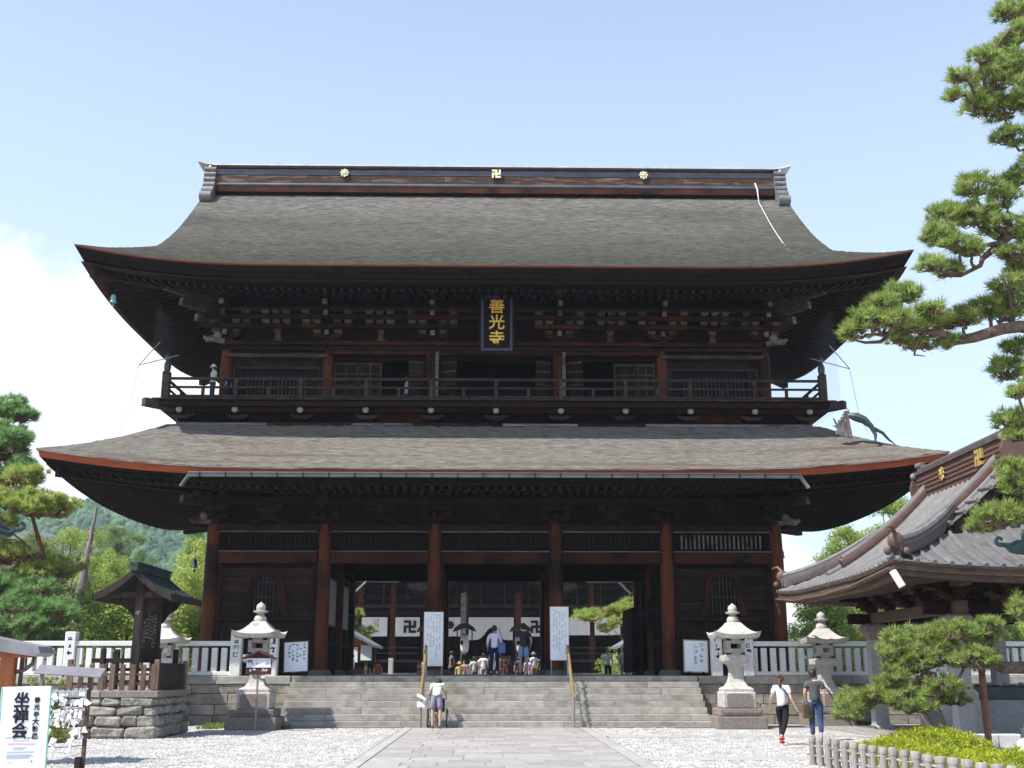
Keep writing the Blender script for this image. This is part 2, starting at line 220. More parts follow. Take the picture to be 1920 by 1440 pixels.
# ------------------------------------------------------------------ geometry helpers
class MB:
    def __init__(s): s.v = []; s.f = []
    def add(s, vs, fs):
        n = len(s.v); s.v.extend([tuple(q) for q in vs]); s.f.extend([tuple(i + n for i in f) for f in fs]); return s
    def box(s, c, d, rz=0.0, M=None):
        x, y, z = d[0] / 2, d[1] / 2, d[2] / 2
        vs = [Vector((a * x, b * y, e * z)) for a in (-1, 1) for b in (-1, 1) for e in (-1, 1)]
        if M is None: M = Matrix.Translation(c) @ Matrix.Rotation(rz, 4, 'Z')
        vs = [M @ q for q in vs]
        return s.add(vs, [(0, 1, 3, 2), (4, 6, 7, 5), (0, 4, 5, 1), (2, 3, 7, 6), (0, 2, 6, 4), (1, 5, 7, 3)])
    def span(s, x0, x1, y0, y1, z0, z1): return s.box(((x0 + x1) / 2, (y0 + y1) / 2, (z0 + z1) / 2), (x1 - x0, y1 - y0, z1 - z0))
    def cbox(s, c, d, ch=0.01, jit=0.0, rz=0.0):
        hx = [d[0] / 2, d[1] / 2, d[2] / 2]; M = Matrix.Translation(c) @ Matrix.Rotation(rz, 4, 'Z'); vs = []; idx = {}
        for a in (-1, 1):
            for b in (-1, 1):
                for e in (-1, 1):
                    sg = (a, b, e); j = [random.uniform(-jit, jit) for _ in range(3)]
                    for ax in range(3):
                        p = [sg[k] * (hx[k] - (0 if k == ax else ch)) + j[k] for k in range(3)]
                        idx[(a, b, e, ax)] = len(vs); vs.append(M @ Vector(p))
        fs = []
        for ax in range(3):
            o = [k for k in range(3) if k != ax]
            for sg in (-1, 1):
                q = []
                for u, w in ((-1, -1), (1, -1), (1, 1), (-1, 1)):
                    t = [0, 0, 0]; t[ax] = sg; t[o[0]] = u; t[o[1]] = w; q.append(idx[(*t, ax)])
                fs.append(tuple(q))
            for u in (-1, 1):
                for w in (-1, 1):
                    t0 = [0, 0, 0]; t1 = [0, 0, 0]; t0[ax] = -1; t1[ax] = 1
                    t0[o[0]] = t1[o[0]] = u; t0[o[1]] = t1[o[1]] = w
                    fs.append((idx[(*t0, o[0])], idx[(*t1, o[0])], idx[(*t1, o[1])], idx[(*t0, o[1])]))
        for a in (-1, 1):
            for b in (-1, 1):
                for e in (-1, 1): fs.append((idx[(a, b, e, 0)], idx[(a, b, e, 1)], idx[(a, b, e, 2)]))
        return s.add(vs, fs)
    def beam(s, p, q, w, h, up=(0, 0, 1)):
        p = Vector(p); q = Vector(q); d = q - p; L = d.length; d.normalize(); u = Vector(up)
        if abs(d.dot(u)) > .99: u = Vector((0, 1, 0))
        x = d.cross(u).normalized(); z = x.cross(d)
        M = Matrix((( x.x, d.x, z.x, (p.x + q.x) / 2), (x.y, d.y, z.y, (p.y + q.y) / 2), (x.z, d.z, z.z, (p.z + q.z) / 2), (0, 0, 0, 1)))
        return s.box(None, (w, L, h), M=M)
    def tube(s, pts, r, n=8, cap=True, squash=None):
        pts = [Vector(p) for p in pts]; m = len(pts)
        if not hasattr(r, '__len__'): r = [r] * m
        vs = []; up = None
        for i, p in enumerate(pts):
            t = (pts[min(i + 1, m - 1)] - pts[max(i - 1, 0)]).normalized()
            if up is None:
                up = Vector((0, 0, 1)) if abs(t.z) < .9 else Vector((0, 1, 0))
            x = t.cross(up); x = x.normalized() if x.length > 1e-6 else Vector((1, 0, 0)); up = x.cross(t).normalized()
            for k in range(n):
                a = 2 * math.pi * k / n; vs.append(p + x * math.cos(a) * r[i] + up * math.sin(a) * r[i] * (squash or 1))
        fs = [(i * n + k, i * n + (k + 1) % n, (i + 1) * n + (k + 1) % n, (i + 1) * n + k) for i in range(m - 1) for k in range(n)]
        if cap: fs += [tuple(range(n))[::-1], tuple(range((m - 1) * n, m * n))]
        return s.add(vs, fs)
    def cyl(s, p, q, r1, r2=None, n=12): return s.tube([p, q], [r1, r1 if r2 is None else r2], n)
    def lathe(s, prof, c=(0, 0, 0), n=16, rot=0.0, sx=1.0, sy=1.0):
        vs = []; m = len(prof)
        for r, z in prof:
            for k in range(n):
                a = rot + 2 * math.pi * k / n; vs.append((c[0] + r * math.cos(a) * sx, c[1] + r * math.sin(a) * sy, c[2] + z))
        fs = [(i * n + k, i * n + (k + 1) % n, (i + 1) * n + (k + 1) % n, (i + 1) * n + k) for i in range(m - 1) for k in range(n)]
        fs += [tuple(range(n))[::-1], tuple(range((m - 1) * n, m * n))]
        return s.add(vs, fs)
    def sq(s, prof, c=(0, 0, 0)):      # square lathe: half width, z
        return s.lathe([(r * math.sqrt(2), z) for r, z in prof], c, 4, math.pi / 4)
    def prism(s, poly, y0, y1):         # polygon in x,z extruded along y
        n = len(poly); vs = [(x, y0, z) for x, z in poly] + [(x, y1, z) for x, z in poly]
        return s.add(vs, [tuple(range(n)), tuple(range(n, 2 * n))[::-1]] + [(i, i + n, (i + 1) % n + n, (i + 1) % n) for i in range(n)])
    def grid(s, fn, nu, nv, flip=False):
        vs = [fn(i / nu, j / nv) for j in range(nv + 1) for i in range(nu + 1)]
        fs = [(j * (nu + 1) + i, j * (nu + 1) + i + 1, (j + 1) * (nu + 1) + i + 1, (j + 1) * (nu + 1) + i) for j in range(nv) for i in range(nu)]
        if flip: fs = [f[::-1] for f in fs]
        return s.add(vs, fs)
    def ball(s, c, r, n=8, m=6, sx=1, sy=1, sz=1):
        return s.lathe([(max(1e-3, r * math.sin(math.pi * i / m)), -r * math.cos(math.pi * i / m) * sz) for i in range(m + 1)], c, n, 0, sx, sy)
    def mesh(s, name, smooth=False):
        me = bpy.data.meshes.new(name); me.from_pydata(s.v, [], s.f); me.update()
        if smooth:
            me.polygons.foreach_set('use_smooth', [True] * len(me.polygons))
            try: me.set_sharp_from_angle(angle=R_(42))
            except Exception: pass
        return me

WM = {}; CH = {}
def link(o, parent=None, basis=None, kind=None, label=None):
    COL.objects.link(o); B = basis or Matrix.Identity(4); o.matrix_basis = B; WM[o.name] = B
    if parent is not None:
        o.parent = parent; o.matrix_parent_inverse = WM[parent.name].inverted(); CH.setdefault(parent.name, []).append(o)
    if kind: o['kind'] = kind
    if label: o['label'] = label
    return o
def T(o, label, cat=None, group=None, kind=None):
    if label: o['label'] = label
    if cat: o['category'] = cat
    if group: o['group'] = group
    if kind: o['kind'] = kind
    return o
def put(name, mb, m, parent=None, smooth=False, kind=None, label=None, basis=None):
    if kind is None and any(w in name for w in ('writing', 'print', 'inscription', 'lettering', 'engraved', 'carving')): kind = 'stuff'
    me = mb.mesh(name, smooth) if isinstance(mb, MB) else mb
    if m is not None and not me.materials: me.materials.append(m)
    return link(bpy.data.objects.new(name, me), parent, basis, kind, label)
def empty(name, loc, label, cat, group=None, rz=0):
    o = bpy.data.objects.new(name, None); o.empty_display_size = .2
    link(o, None, Matrix.Translation(loc) @ Matrix.Rotation(rz, 4, 'Z')); return T(o, label, cat, group)
def copy_tree(o, parent=None, basis=None):
    c = o.copy(); COL.objects.link(c)
    if parent is not None: c.parent = parent
    if basis is not None: c.matrix_basis = basis
    for k in CH.get(o.name, []): copy_tree(k, c)
    return c
def TR(x, y, z, rz=0, s=1): return Matrix.Translation((x, y, z)) @ Matrix.Rotation(rz, 4, 'Z') @ Matrix.Scale(s, 4)

_glyph = {}
def text_mesh(body, size=1.0, extrude=0.0, bold=0.0, line=1.0):
    key = (body, size, extrude, bold, line)
    if key in _glyph: return _glyph[key]
    cu = bpy.data.curves.new('lettering', 'FONT'); cu.body = body; cu.size = size; cu.extrude = extrude; cu.offset = bold; cu.space_line = line
    cu.align_x = 'CENTER'; cu.align_y = 'CENTER'; cu.resolution_u = 2
    o = bpy.data.objects.new('lettering', cu); COL.objects.link(o); dg = bpy.context.evaluated_depsgraph_get()
    me = bpy.data.meshes.new_from_object(o.evaluated_get(dg)); bpy.data.objects.remove(o)
    _glyph[key] = me; return me
def letters(name, body, size, c, m, parent, extrude=.004, bold=0.0, line=1.0, rx=90, rz=0.0, sx=1.0, label=None):
    """text standing upright, facing -Y (rz turns it)"""
    me = text_mesh(body, size, extrude, bold, line).copy(); me.name = name; me.materials.clear(); me.materials.append(m)
    B = Matrix.Translation(c) @ Matrix.Rotation(rz, 4, 'Z') @ Matrix.Rotation(R_(rx), 4, 'X') @ Matrix.Diagonal((sx, 1, 1, 1))
    return link(bpy.data.objects.new(name, me), parent, B, None, label)
def brush_marks(cols, x0, x1, z0, z1, cell, seed=1, fill=.9, w=.14):
    """columns of small brush strokes in the x,z plane (y=0), for writing too small to read"""
    r = random.Random(seed); mb = MB()
    for k in range(cols):
        x = x0 + (x1 - x0) * (k + .5) / cols; z = z1 - r.random() * cell; end = z0 + (z1 - z0) * r.uniform(0, .35)
        while z - cell > end:
            if r.random() < fill:
                for _ in range(4):
                    a = r.uniform(-.4, .4) * cell; b = r.uniform(-.4, .4) * cell; L = r.uniform(.25, .8) * cell
                    if r.random() < .55: mb.box((x + a * .3, 0, z + b), (L, .003, w * cell))
                    else: mb.box((x + a, 0, z + b * .4), (w * cell, .003, L))
            z -= cell * 1.12
    return mb
# ------------------------------------------------------------------ ground
H = 1.55                                   # height of the gate's stone terrace
mb = MB()
def gz(x, y):
    z = 0.0
    if y > 62: z += (y - 62) * .0
    return z
nx, ny = 60, 60
mb.grid(lambda u, v: ((u - .5) * 2 * 60, -30 + v * 86, 0.0), 30, 30)
put('ground', mb, M_GRAVEL, kind='structure')
mb = MB()       # courtyard beyond the gate and the land out to the horizon
mb.grid(lambda u, v: ((u - .5) * 2 * 60, 55.98 + v * 64, .85), 20, 16)
put('courtyard', mb, M_PAVE, kind='structure')
mb = MB()
for (x0, x1, y0, y1) in ((-3000, -60, -3000, 3000), (60, 3000, -3000, 3000), (-60, 60, 119.98, 3000), (-60, 60, -3000, -30)):
    mb.add([(x0, y0, -.02), (x1, y0, -.02), (x1, y1, -.02), (x0, y1, -.02)], [(0, 1, 2, 3)])
put('land', mb, M_EARTH, kind='structure')
# loose stones of the gravel beds near enough to tell apart
n = 52000
xs = rng.uniform(-10.5, 9.5, n * 2); ys = 19.5 + 17 * rng.random(n * 2) ** 1.25
keep = ((xs < -2.9) | (xs > 2.95)) & ~((xs < -8.7) & (ys > 30.8)) & ~((xs > 2.9) & (ys > 31.15) & (ys < 31.95)) & ~((ys > 35) & (abs(xs) > 5.5))
xs = xs[keep][:n]; ys = ys[keep][:n]; n = len(xs)
oct_v = np.array([(1, 0, 0), (0, 1, 0), (-1, 0, 0), (0, -1, 0), (0, 0, 1), (0, 0, -1)], float)
oct_f = np.array([(0, 1, 4), (1, 2, 4), (2, 3, 4), (3, 0, 4)])
sc = rng.uniform(.012, .034, (n, 3)); sc[:, 2] *= .7; an = rng.uniform(0, 6.28, n)
V = oct_v[None] * sc[:, None, :] + rng.normal(0, .0035, (n, 6, 3))
c, s_ = np.cos(an)[:, None], np.sin(an)[:, None]
VX = V[..., 0] * c - V[..., 1] * s_ + xs[:, None]; VY = V[..., 0] * s_ + V[..., 1] * c + ys[:, None]; VZ = V[..., 2] + .006
V = np.stack([VX, VY, VZ], -1).reshape(-1, 3); F = (oct_f[None] + (np.arange(n) * 6)[:, None, None]).reshape(-1, 3)
def np_mesh(name, V, F):
    me = bpy.data.meshes.new(name); V = np.ascontiguousarray(V, np.float32); F = np.ascontiguousarray(F, np.int32)
    me.vertices.add(len(V)); me.vertices.foreach_set('co', V.ravel()); me.loops.add(F.size); me.loops.foreach_set('vertex_index', F.ravel())
    me.polygons.add(len(F)); me.polygons.foreach_set('loop_start', np.arange(0, F.size, F.shape[1], dtype=np.int32))
    me.polygons.foreach_set('loop_total', np.full(len(F), F.shape[1], np.int32)); me.update(calc_edges=True); return me
T(put('gravel', np_mesh('gravel', V, F), M_PEBBLE), 'loose white and grey gravel stones on both sides of the paved path', 'gravel', kind='stuff')

# ------------------------------------------------------------------ paved path of big slabs
path = put('path', MB().span(-2.86, 2.90, -20, 36.55, -.05, .004), M_WALLST, kind='structure')
slab_meshes = {}
def slab(w, l, m=M_PAVE):
    k = (round(w, 2), round(l, 2), m.name)
    if k not in slab_meshes:
        q = MB().cbox((0, 0, -.03), (w - .014, l - .014, .08), .006).mesh('paving_slab'); q.materials.append(m); slab_meshes[k] = q
    return slab_meshes[k]
y = 36.5; row = 0
widths = [.70, .90, 1.05, .80]
while y > 14:
    l = (.62, .84, .72)[row % 3]; x = -2.54
    ws = []; rem = 5.10; r = random.Random(row)
    while rem > 1.5:
        w = widths[r.randrange(4)]; ws.append(w); rem -= w
    if rem > .8: ws += [rem / 2, rem / 2]
    else: ws.append(rem)
    for w in ws:
        put('paving_slab', slab(w, l), None, path, basis=TR(x + w / 2, y - l / 2, .004 + r.uniform(-.002, .002))); x += w
    y -= l; row += 1
y = 36.4
while y > 14:
    l = 1.5
    for sx in (-1, 1):
        put('edge_slab', slab(.26, l, M_PALEKERB), None, path, basis=TR(sx * 2.70 + .03, y - l / 2, .012))
    y -= l
cross = put('cross_kerb', MB().span(2.95, 18, 31.2, 31.9, -.05, .0), M_WALLST, kind='structure')
for k in range(11): put('kerb_slab', slab(1.35, .68, M_PALEKERB), None, cross, basis=TR(3.65 + k * 1.35, 31.55, .012))
cross2 = put('cross_kerb', MB().span(2.95, 8, 23.2, 24.2, -.05, .0), M_WALLST, kind='structure')
for k in range(4): put('kerb_slab', slab(1.25, .95, M_PALEKERB), None, cross2, basis=TR(3.60 + k * 1.25, 23.7, .012))
for sx, x0, x1 in ((-1, -6.6, -2.95), (1, 2.95, 6.6)):
    put('kerb', MB().cbox(((x0 + x1) / 2, 36.38, .02), (x1 - x0, .22, .07), .01), M_LANT2, kind='structure')

# ------------------------------------------------------------------ stone stairs
stairs = put('stone_stairs', MB().span(-6.7, 6.7, 36.66, 38.98, -.1, .10), M_WALLST, kind='structure')
RI = H / 8; TRD = .32; SY = 36.6
core = MB()
for i in range(8): core.span(-6.68, 6.68, SY + i * TRD + .03, 39.0, .0 + i * RI, (i + 1) * RI - .02)
put('stair_core', core, M_WALLST, stairs)
for i in range(8):
    r = random.Random(50 + i); x = -6.7
    while x < 6.69:
        w = min(r.uniform(1.1, 2.5), 6.7 - x)
        if 6.7 - (x + w) < .5: w = 6.7 - x
        q = MB().cbox((0, 0, 0), (w - .006, TRD + .06, RI - .006), .008, .004)
        put('stair_block', q, M_STAIR, stairs, basis=TR(x + w / 2, SY + i * TRD + (TRD + .06) / 2 + r.uniform(-.006, .006), (i + .5) * RI)); x += w

# ------------------------------------------------------------------ terrace with its coursed stone walls
ter = put('terrace', MB().span(-26, 26, 39.12, 56, -.3, H - .03), M_WALLST, kind='structure')
put('terrace_floor', MB().span(-26, 26, 39.0, 56.0, H - .026, H - .004), M_FLOOR, ter)
put('terrace_wall_core', MB().span(-26, 26, 39.04, 39.3, -.2, H - .05), M_WALLST, ter)
for side in (-1, 1):
    rows = ((0, .30), (.30, .34), (.64, .34), (.98, .30), (1.28, .27))
    for ri, (z0, hh) in enumerate(rows):
        r = random.Random(100 * ri + side); x = 6.75
        lim = 20.2 if side > 0 else 17.5
        while x < lim:
            w = r.uniform(.55, 1.15) if ri < 4 else r.uniform(1.2, 1.9)
            q = MB().cbox((0, 0, 0), (w - .014, .26, hh - .012), .016, .006)
            put('wall_block', q, M_WALLST if ri < 4 else M_STAIR, ter, basis=TR(side * (x + w / 2), 39.03 + r.uniform(-.015, .015) - (.03 if ri == 4 else 0), z0 + hh / 2)); x += w

# ------------------------------------------------------------------ hill
def hz_(x, y):
    return 0
mb = MB()
def hillf(u, v):
    x = -620 + u * 1150; y = 330 + v * 420
    k = math.exp(-((x + 250) / 230) ** 2) * 86 + math.exp(-((x + 20) / 190) ** 2) * 24
    s = min(1, max(0, v / .75)); s = s * s * (3 - 2 * s)
    z = k * s + 4 * math.sin(x * .031 + y * .02) * s + 3 * math.sin(x * .09) * s
    return (x, y, z)
mb.grid(hillf, 70, 30)
hill = put('hill', mb, M_HILL, kind='structure', smooth=True)
# its canopy: many rough tree tops that read as one wood
n = 26000
us = np.where(rng.random(n) < .8, rng.uniform((620 - 330) / 1150, (620 - 60) / 1150, n), rng.random(n)); vs_ = rng.random(n) * .8
P = np.array([hillf(a, b) for a, b in zip(us, vs_)])
ico = bpy.data.meshes.new('t'); import bmesh
bm = bmesh.new(); bmesh.ops.create_icosphere(bm, subdivisions=1, radius=1); bv = np.array([v.co[:] for v in bm.verts]); bf = np.array([[v.index for v in f.verts] for f in bm.faces]); bm.free()
sz = rng.uniform(1.2, 3.3, (n, 1, 1)) * np.array([1, 1, 1.15])
V = (bv[None] * (1 + rng.normal(0, .42, (n, len(bv), 1)))) * sz + P[:, None, :] + np.array([0, 0, 1.5])
F = (bf[None] + (np.arange(n) * len(bv))[:, None, None]).reshape(-1, 3)
T(put('hill_woodland', np_mesh('hill_woodland', V.reshape(-1, 3), F), M_HILL), 'dense green woodland covering the far hillside left of the gate', 'forest', kind='stuff')
# ------------------------------------------------------------------ the great gate
gate = empty('temple_gate', (0, 45.5, H), 'huge two-storey dark timber temple gate with two bark-thatched roofs on the stone terrace', 'temple gate')
CY = 45.5
def lift(u, L, R, p): return L * max(0.0, 1 - u / R) ** p
def roof_pts(axis, cx, cy):
    return (lambda al, ac, z: (cx + al, cy + ac, z)) if axis == 'x' else (lambda al, ac, z: (cx + ac, cy + al, z))
def roof_sheet(axis, cx, cy, a, b, g, D, zf, L, R, p, df, ns=60, nd=22, dz=0.0, d0=0.0, which='msMS'):
    """the four slopes of a hip or hip-and-gable roof; main slopes run along the axis"""
    P = roof_pts(axis, cx, cy); out = MB()
    fl = (axis == 'y')
    def zz(u, d): return zf(d) + lift(u, L, R, p) * max(0, 1 - d / df) + dz
    for sb, key in ((-1, 'm'), (1, 'M')):
        if key not in which: continue
        def f(u, v):
            d = d0 + (D - d0) * v; half = max(a - d, g); s = (2 * u - 1); s = math.copysign(abs(s) ** .8, s) * half
            return P(s, sb * (b - d), zz(a - abs(s), d))
        out.grid(f, ns, nd, flip=(sb > 0) != fl)
    D2 = min(D, a - g)
    for sa, key in ((-1, 's'), (1, 'S')):
        if key not in which: continue
        def f(u, v):
            d = d0 + (D2 - d0) * v; half = b - d; c = (2 * u - 1); c = math.copysign(abs(c) ** .8, c) * half
            return P(sa * (a - d), c, zz(b - abs(c), d))
        out.grid(f, max(12, ns // 2), max(3, int(nd * D2 / D)), flip=(sa < 0) != fl)
    return out
def eave_ribbon(axis, cx, cy, a, b, prof, L, R, p, ns=60):
    """profile of (inset, z) swept round the eaves, following the lifted corners"""
    P = roof_pts(axis, cx, cy); out = MB()
    for sb in (-1, 1):
        def f(u, v):
            d, z = prof[round(v * (len(prof) - 1))]; s = (2 * u - 1); s = math.copysign(abs(s) ** .8, s) * (a - d)
            return P(s, sb * (b - d), z + lift(a - d - abs(s), L, R, p))
        out.grid(f, ns, len(prof) - 1, flip=(sb < 0) != (axis == 'y'))
    for sa in (-1, 1):
        def f(u, v):
            d, z = prof[round(v * (len(prof) - 1))]; c = (2 * u - 1); c = math.copysign(abs(c) ** .8, c) * (b - d)
            return P(sa * (a - d), c, z + lift(b - d - abs(c), L, R, p))
        out.grid(f, ns // 2, len(prof) - 1, flip=(sa > 0) != (axis == 'y'))
    return out
def rafters(axis, cx, cy, a, b, d0, z0, d1, z1, w, h, step, L, R, p, sides='msMS'):
    P = roof_pts(axis, cx, cy); out = MB()
    for sb, key in ((-1, 'm'), (1, 'M')):
        if key not in sides: continue
        n = int(2 * (a - d0 - .15) / step)
        for k in range(n + 1):
            s = -(a - d0 - .15) + k * 2 * (a - d0 - .15) / n; dd1 = min(d1, max(d0 + .2, a - abs(s)))
            zz1 = z0 + (z1 - z0) * (dd1 - d0) / (d1 - d0); lf = lift(a - d0 - abs(s), L, R, p)
            lf1 = lf * max(0, 1 - (dd1 - d0) / 5.0)
            out.beam(P(s, sb * (b - d0), z0 + lf), P(s, sb * (b - dd1), zz1 + lf1), w, h)
    for sa, key in ((-1, 's'), (1, 'S')):
        if key not in sides: continue
        n = int(2 * (b - d0 - .15) / step)
        for k in range(n + 1):
            c = -(b - d0 - .15) + k * 2 * (b - d0 - .15) / n; dd1 = min(d1, max(d0 + .2, b - abs(c)))
            zz1 = z0 + (z1 - z0) * (dd1 - d0) / (d1 - d0); lf = lift(b - d0 - abs(c), L, R, p)
            lf1 = lf * max(0, 1 - (dd1 - d0) / 5.0)
            out.beam(P(sa * (a - d0), c, z0 + lf), P(sa * (a - dd1), c, zz1 + lf1), w, h)
    return out
def roughen(mb, amp, seed=1):
    q = np.random.default_rng(seed).normal(0, amp, len(mb.v)); q[1:] = .6 * q[1:] + .4 * q[:-1]
    mb.v = [(v[0], v[1], v[2] + e) for v, e in zip(mb.v, q)]; return mb
# upper roof ---------------------------------------------------------------
UA, UB, UG = 14.60, 8.30, 12.42
_d = [0, .8, 1.6, 2.4, 3.4, 4.65, 5.6, 6.4, 7.35, 8.3]; _z = [15.32, 15.78, 16.30, 16.80, 17.48, 18.42, 19.22, 19.95, 20.80, 21.62]
_pf = np.polyfit(_d, _z, 3)
def zup(d): return float(np.polyval(_pf, d)) - (.0 if d > .3 else .0)
UL = (.68, 7.5, 2.6)
up = put('upper_roof', roughen(roof_sheet('x', 0, CY, UA, UB, UG, UB, zup, *UL, 5.0, ns=240, nd=84), .011), M_THATCH, gate)
put('thatch_edge_line', eave_ribbon('x', 0, CY, UA, UB, [(0, zup(0)), (.0, zup(0) - .035), (.03, zup(0) - .075)], *UL), M_RUST, up)
put('eave_edge', eave_ribbon('x', 0, CY, UA - .03, UB - .03, [(0, zup(0) - .075), (.10, zup(0) - .26), (.16, zup(0) - .27), (.20, zup(0) - .44), (.34, zup(0) - .46), (.40, zup(0) - .56), (.6, zup(0) - .54)], *UL), M_DARK2, up)
put('eave_soffit', roof_sheet('x', 0, CY, UA, UB, UG - 2, 4.4, lambda d: 14.84 + .25 * max(0, d - .6), *UL, 12.0, ns=50, nd=8, d0=.2), M_SOFFIT, up)
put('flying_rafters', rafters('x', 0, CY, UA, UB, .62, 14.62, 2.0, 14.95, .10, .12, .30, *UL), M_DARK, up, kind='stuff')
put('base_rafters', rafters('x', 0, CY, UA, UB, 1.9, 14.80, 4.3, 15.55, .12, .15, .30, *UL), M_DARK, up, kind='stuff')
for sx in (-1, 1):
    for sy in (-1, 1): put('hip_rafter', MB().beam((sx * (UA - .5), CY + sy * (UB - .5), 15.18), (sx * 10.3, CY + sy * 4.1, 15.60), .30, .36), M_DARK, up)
# gable ends: closed triangle with a cut verge
for sx in (-1, 1):
    pts = [(d, zup(d)) for d in np.linspace(2.2, 8.3, 14)]
    mb = MB(); vs = []
    for (d, z) in pts: vs.append((sx * (UG - .5), CY - (UB - d), z - .25))
    for (d, z) in pts[::-1][1:]: vs.append((sx * (UG - .5), CY + (UB - d), z - .25))
    n_ = len(pts); mb.add(vs + [(v[0], v[1], 15.9) for v in vs], [(i, i + 1, i + 1 + len(vs), i + len(vs)) for i in range(len(vs) - 1)]); put('gable_wall', mb, M_DARK, up)
    mb = MB()
    for sy in (-1, 1):
        def f(u, v):
            d = 2.0 + 6.3 * u; z = zup(d) + .01
            q = [(UG + .01, z), (UG + .02, z - .22), (UG - .08, z - .45), (UG - .45, z - .47)][round(v * 3)]
            return (sx * q[0], CY + sy * (UB - d), q[1])
        mb.grid(f, 20, 3)
    put('verge_edge', mb, M_CUT, up)
    mb = MB()
    for sy in (-1, 1):
        def f(u, v):
            d = 2.1 + 6.2 * u; z = zup(d) - .47 - .34 * v
            return (sx * (UG - .22), CY + sy * (UB - d), z)
        mb.grid(f, 20, 1)
    put('bargeboard', mb, M_DARK, up)
# ridge ----------------------------------------------------------------------
RY = CY
ridge = put('ridge', MB().span(-12.05, 12.05, RY - .34, RY + .34, 21.3, 22.56), M_DARK2, gate)
put('red_sill', MB().span(-12.0, 12.0, RY - .52, RY - .34, 21.42, 21.64).span(-12, 12, RY + .34, RY + .52, 21.42, 21.64), M_RED, ridge)
put('ridge_rail', MB().cyl((-12.05, RY - .42, 21.76), (12.05, RY - .42, 21.76), .10, n=10).cyl((-12.05, RY + .42, 21.76), (12.05, RY + .42, 21.76), .10, n=10), M_RIDGEM, ridge, smooth=True)
r = random.Random(3); x = -12.0
while x < 11.9:
    w = min(r.uniform(1.1, 2.4), 12.0 - x)
    put('ridge_board', MB().cbox((0, 0, 0), (w - .01, .04, .34), .005), M_RIDGEW, ridge, basis=TR(x + w / 2, RY - .37, 22.06)); x += w
put('upper_ridge_band', MB().span(-12.05, 12.05, RY - .40, RY + .40, 22.26, 22.50), M_RIDGEM, ridge)
mb = MB(); pts = [(-12.75, RY, 22.93), (-12.4, RY, 22.82)] + [(x, RY, 22.76) for x in np.linspace(-12, 12, 9)] + [(12.4, RY, 22.82), (12.7, RY, 22.93)]
def half_cap(pts, w, h, n=8):
    mb = MB()
    def f(u, v):
        i = round(u * (len(pts) - 1)); a = math.pi * v; p = pts[i]; return (p[0], p[1] - math.cos(a) * w, p[2] - h * .5 + math.sin(a) * h * .75)
    mb.grid(f, len(pts) - 1, n)
    def g2(u, v): i = round(u * (len(pts) - 1)); p = pts[i]; return (p[0], p[1] + (2 * v - 1) * w, p[2] - h * .5)
    mb.grid(g2, len(pts) - 1, 1); return mb
put('ridge_cap', half_cap(pts, .52, .26), M_SILVER, ridge, smooth=True)
for k in range(40): put('cap_seam', MB().tube([(0, -.50, -.10), (0, -.34, .05), (0, 0, .085), (0, .34, .05), (0, .5, -.1)], .022, 5), M_SILVER, ridge, basis=TR(-11.7 + k * .6, RY, 22.76)) if k % 2 == 0 else None
for sx in (-1, 1):
    oni = put('ridge_end_ornament', MB().span(min(sx * 11.95, sx * 12.35), max(sx * 11.95, sx * 12.35), RY - .40, RY + .40, 21.2, 22.62), M_ONI, ridge)
    for k, (z, rr, yy) in enumerate(((22.45, .11, .44), (22.20, .12, .47), (21.95, .13, .50), (21.68, .15, .54), (21.36, .21, .66), (21.0, .24, .92))):
        for q in (-1, 1): put('ornament_roll', MB().cyl((sx * 11.93, RY + q * yy, z), (sx * 12.42, RY + q * yy, z), rr, n=12), M_ONI, oni, smooth=True)
    for yy in (-.47,): put('gilt_stud', MB().ball((sx * 12.2, RY + yy, 22.56), .07), M_PALEGILT, oni)
# crests on the ridge
def wheel_mesh(ro, th):
    mb = MB(); n = 16
    for k in range(8):
        a = k * math.pi / 4; mb.ball((ro * .68 * math.cos(a), 0, ro * .68 * math.sin(a)), ro * .27, 8, 5, 1, .35, 1); 
        mb.beam((0, 0, 0), (ro * .95 * math.cos(a), 0, ro * .95 * math.sin(a)), th, ro * .14)
    mb.ball((0, -.02, 0), ro * .30, 10, 6, 1, .5, 1); return mb
def manji_mesh(s, t, th):
    """left-facing temple mark in the x,z plane, half size s, stroke t"""
    mb = MB()
    def bar(x0, x1, z0, z1): mb.span(x0, x1, -th / 2, th / 2, z0, z1)
    bar(-t / 2, t / 2, -s, s); bar(-s, -t / 2, -t / 2, t / 2); bar(t / 2, s, -t / 2, t / 2)
    bar(t / 2, s, -s, -s + t)          # foot to the right at the bottom
    bar(-s, -t / 2, s - t, s)          # arm to the left at the top
    bar(-s, -s + t, -s, -t / 2)        # left arm turns down
    bar(s - t, s, t / 2, s)            # right arm turns up
    return mb
put('round_gilt_crest', wheel_mesh(.20, .05), M_PALEGILT, ridge, basis=TR(-6.48, RY - .46, 22.34))
put('round_gilt_crest', wheel_mesh(.20, .05), M_PALEGILT, ridge, basis=TR(6.32, RY - .46, 22.34))
put('gilt_manji_crest', manji_mesh(.19, .085, .06), M_PALEGILT, ridge, basis=TR(0.0, RY - .46, 22.34))
# white lightning cable down the thatch
pts = [(11.08, RY - .55, 21.95), (11.15, RY - .62, 21.62)] + [(11.16 - .040 * k, CY - UB + (7.6 - k * .79), zup(7.6 - k * .79) + .03) for k in range(10)]
T(put('lightning_cable', MB().tube(pts, [.038, .034] + [.013] * 10, 6), M_PVC), 'thin white lightning cable running down the right of the upper thatched roof', 'cable')
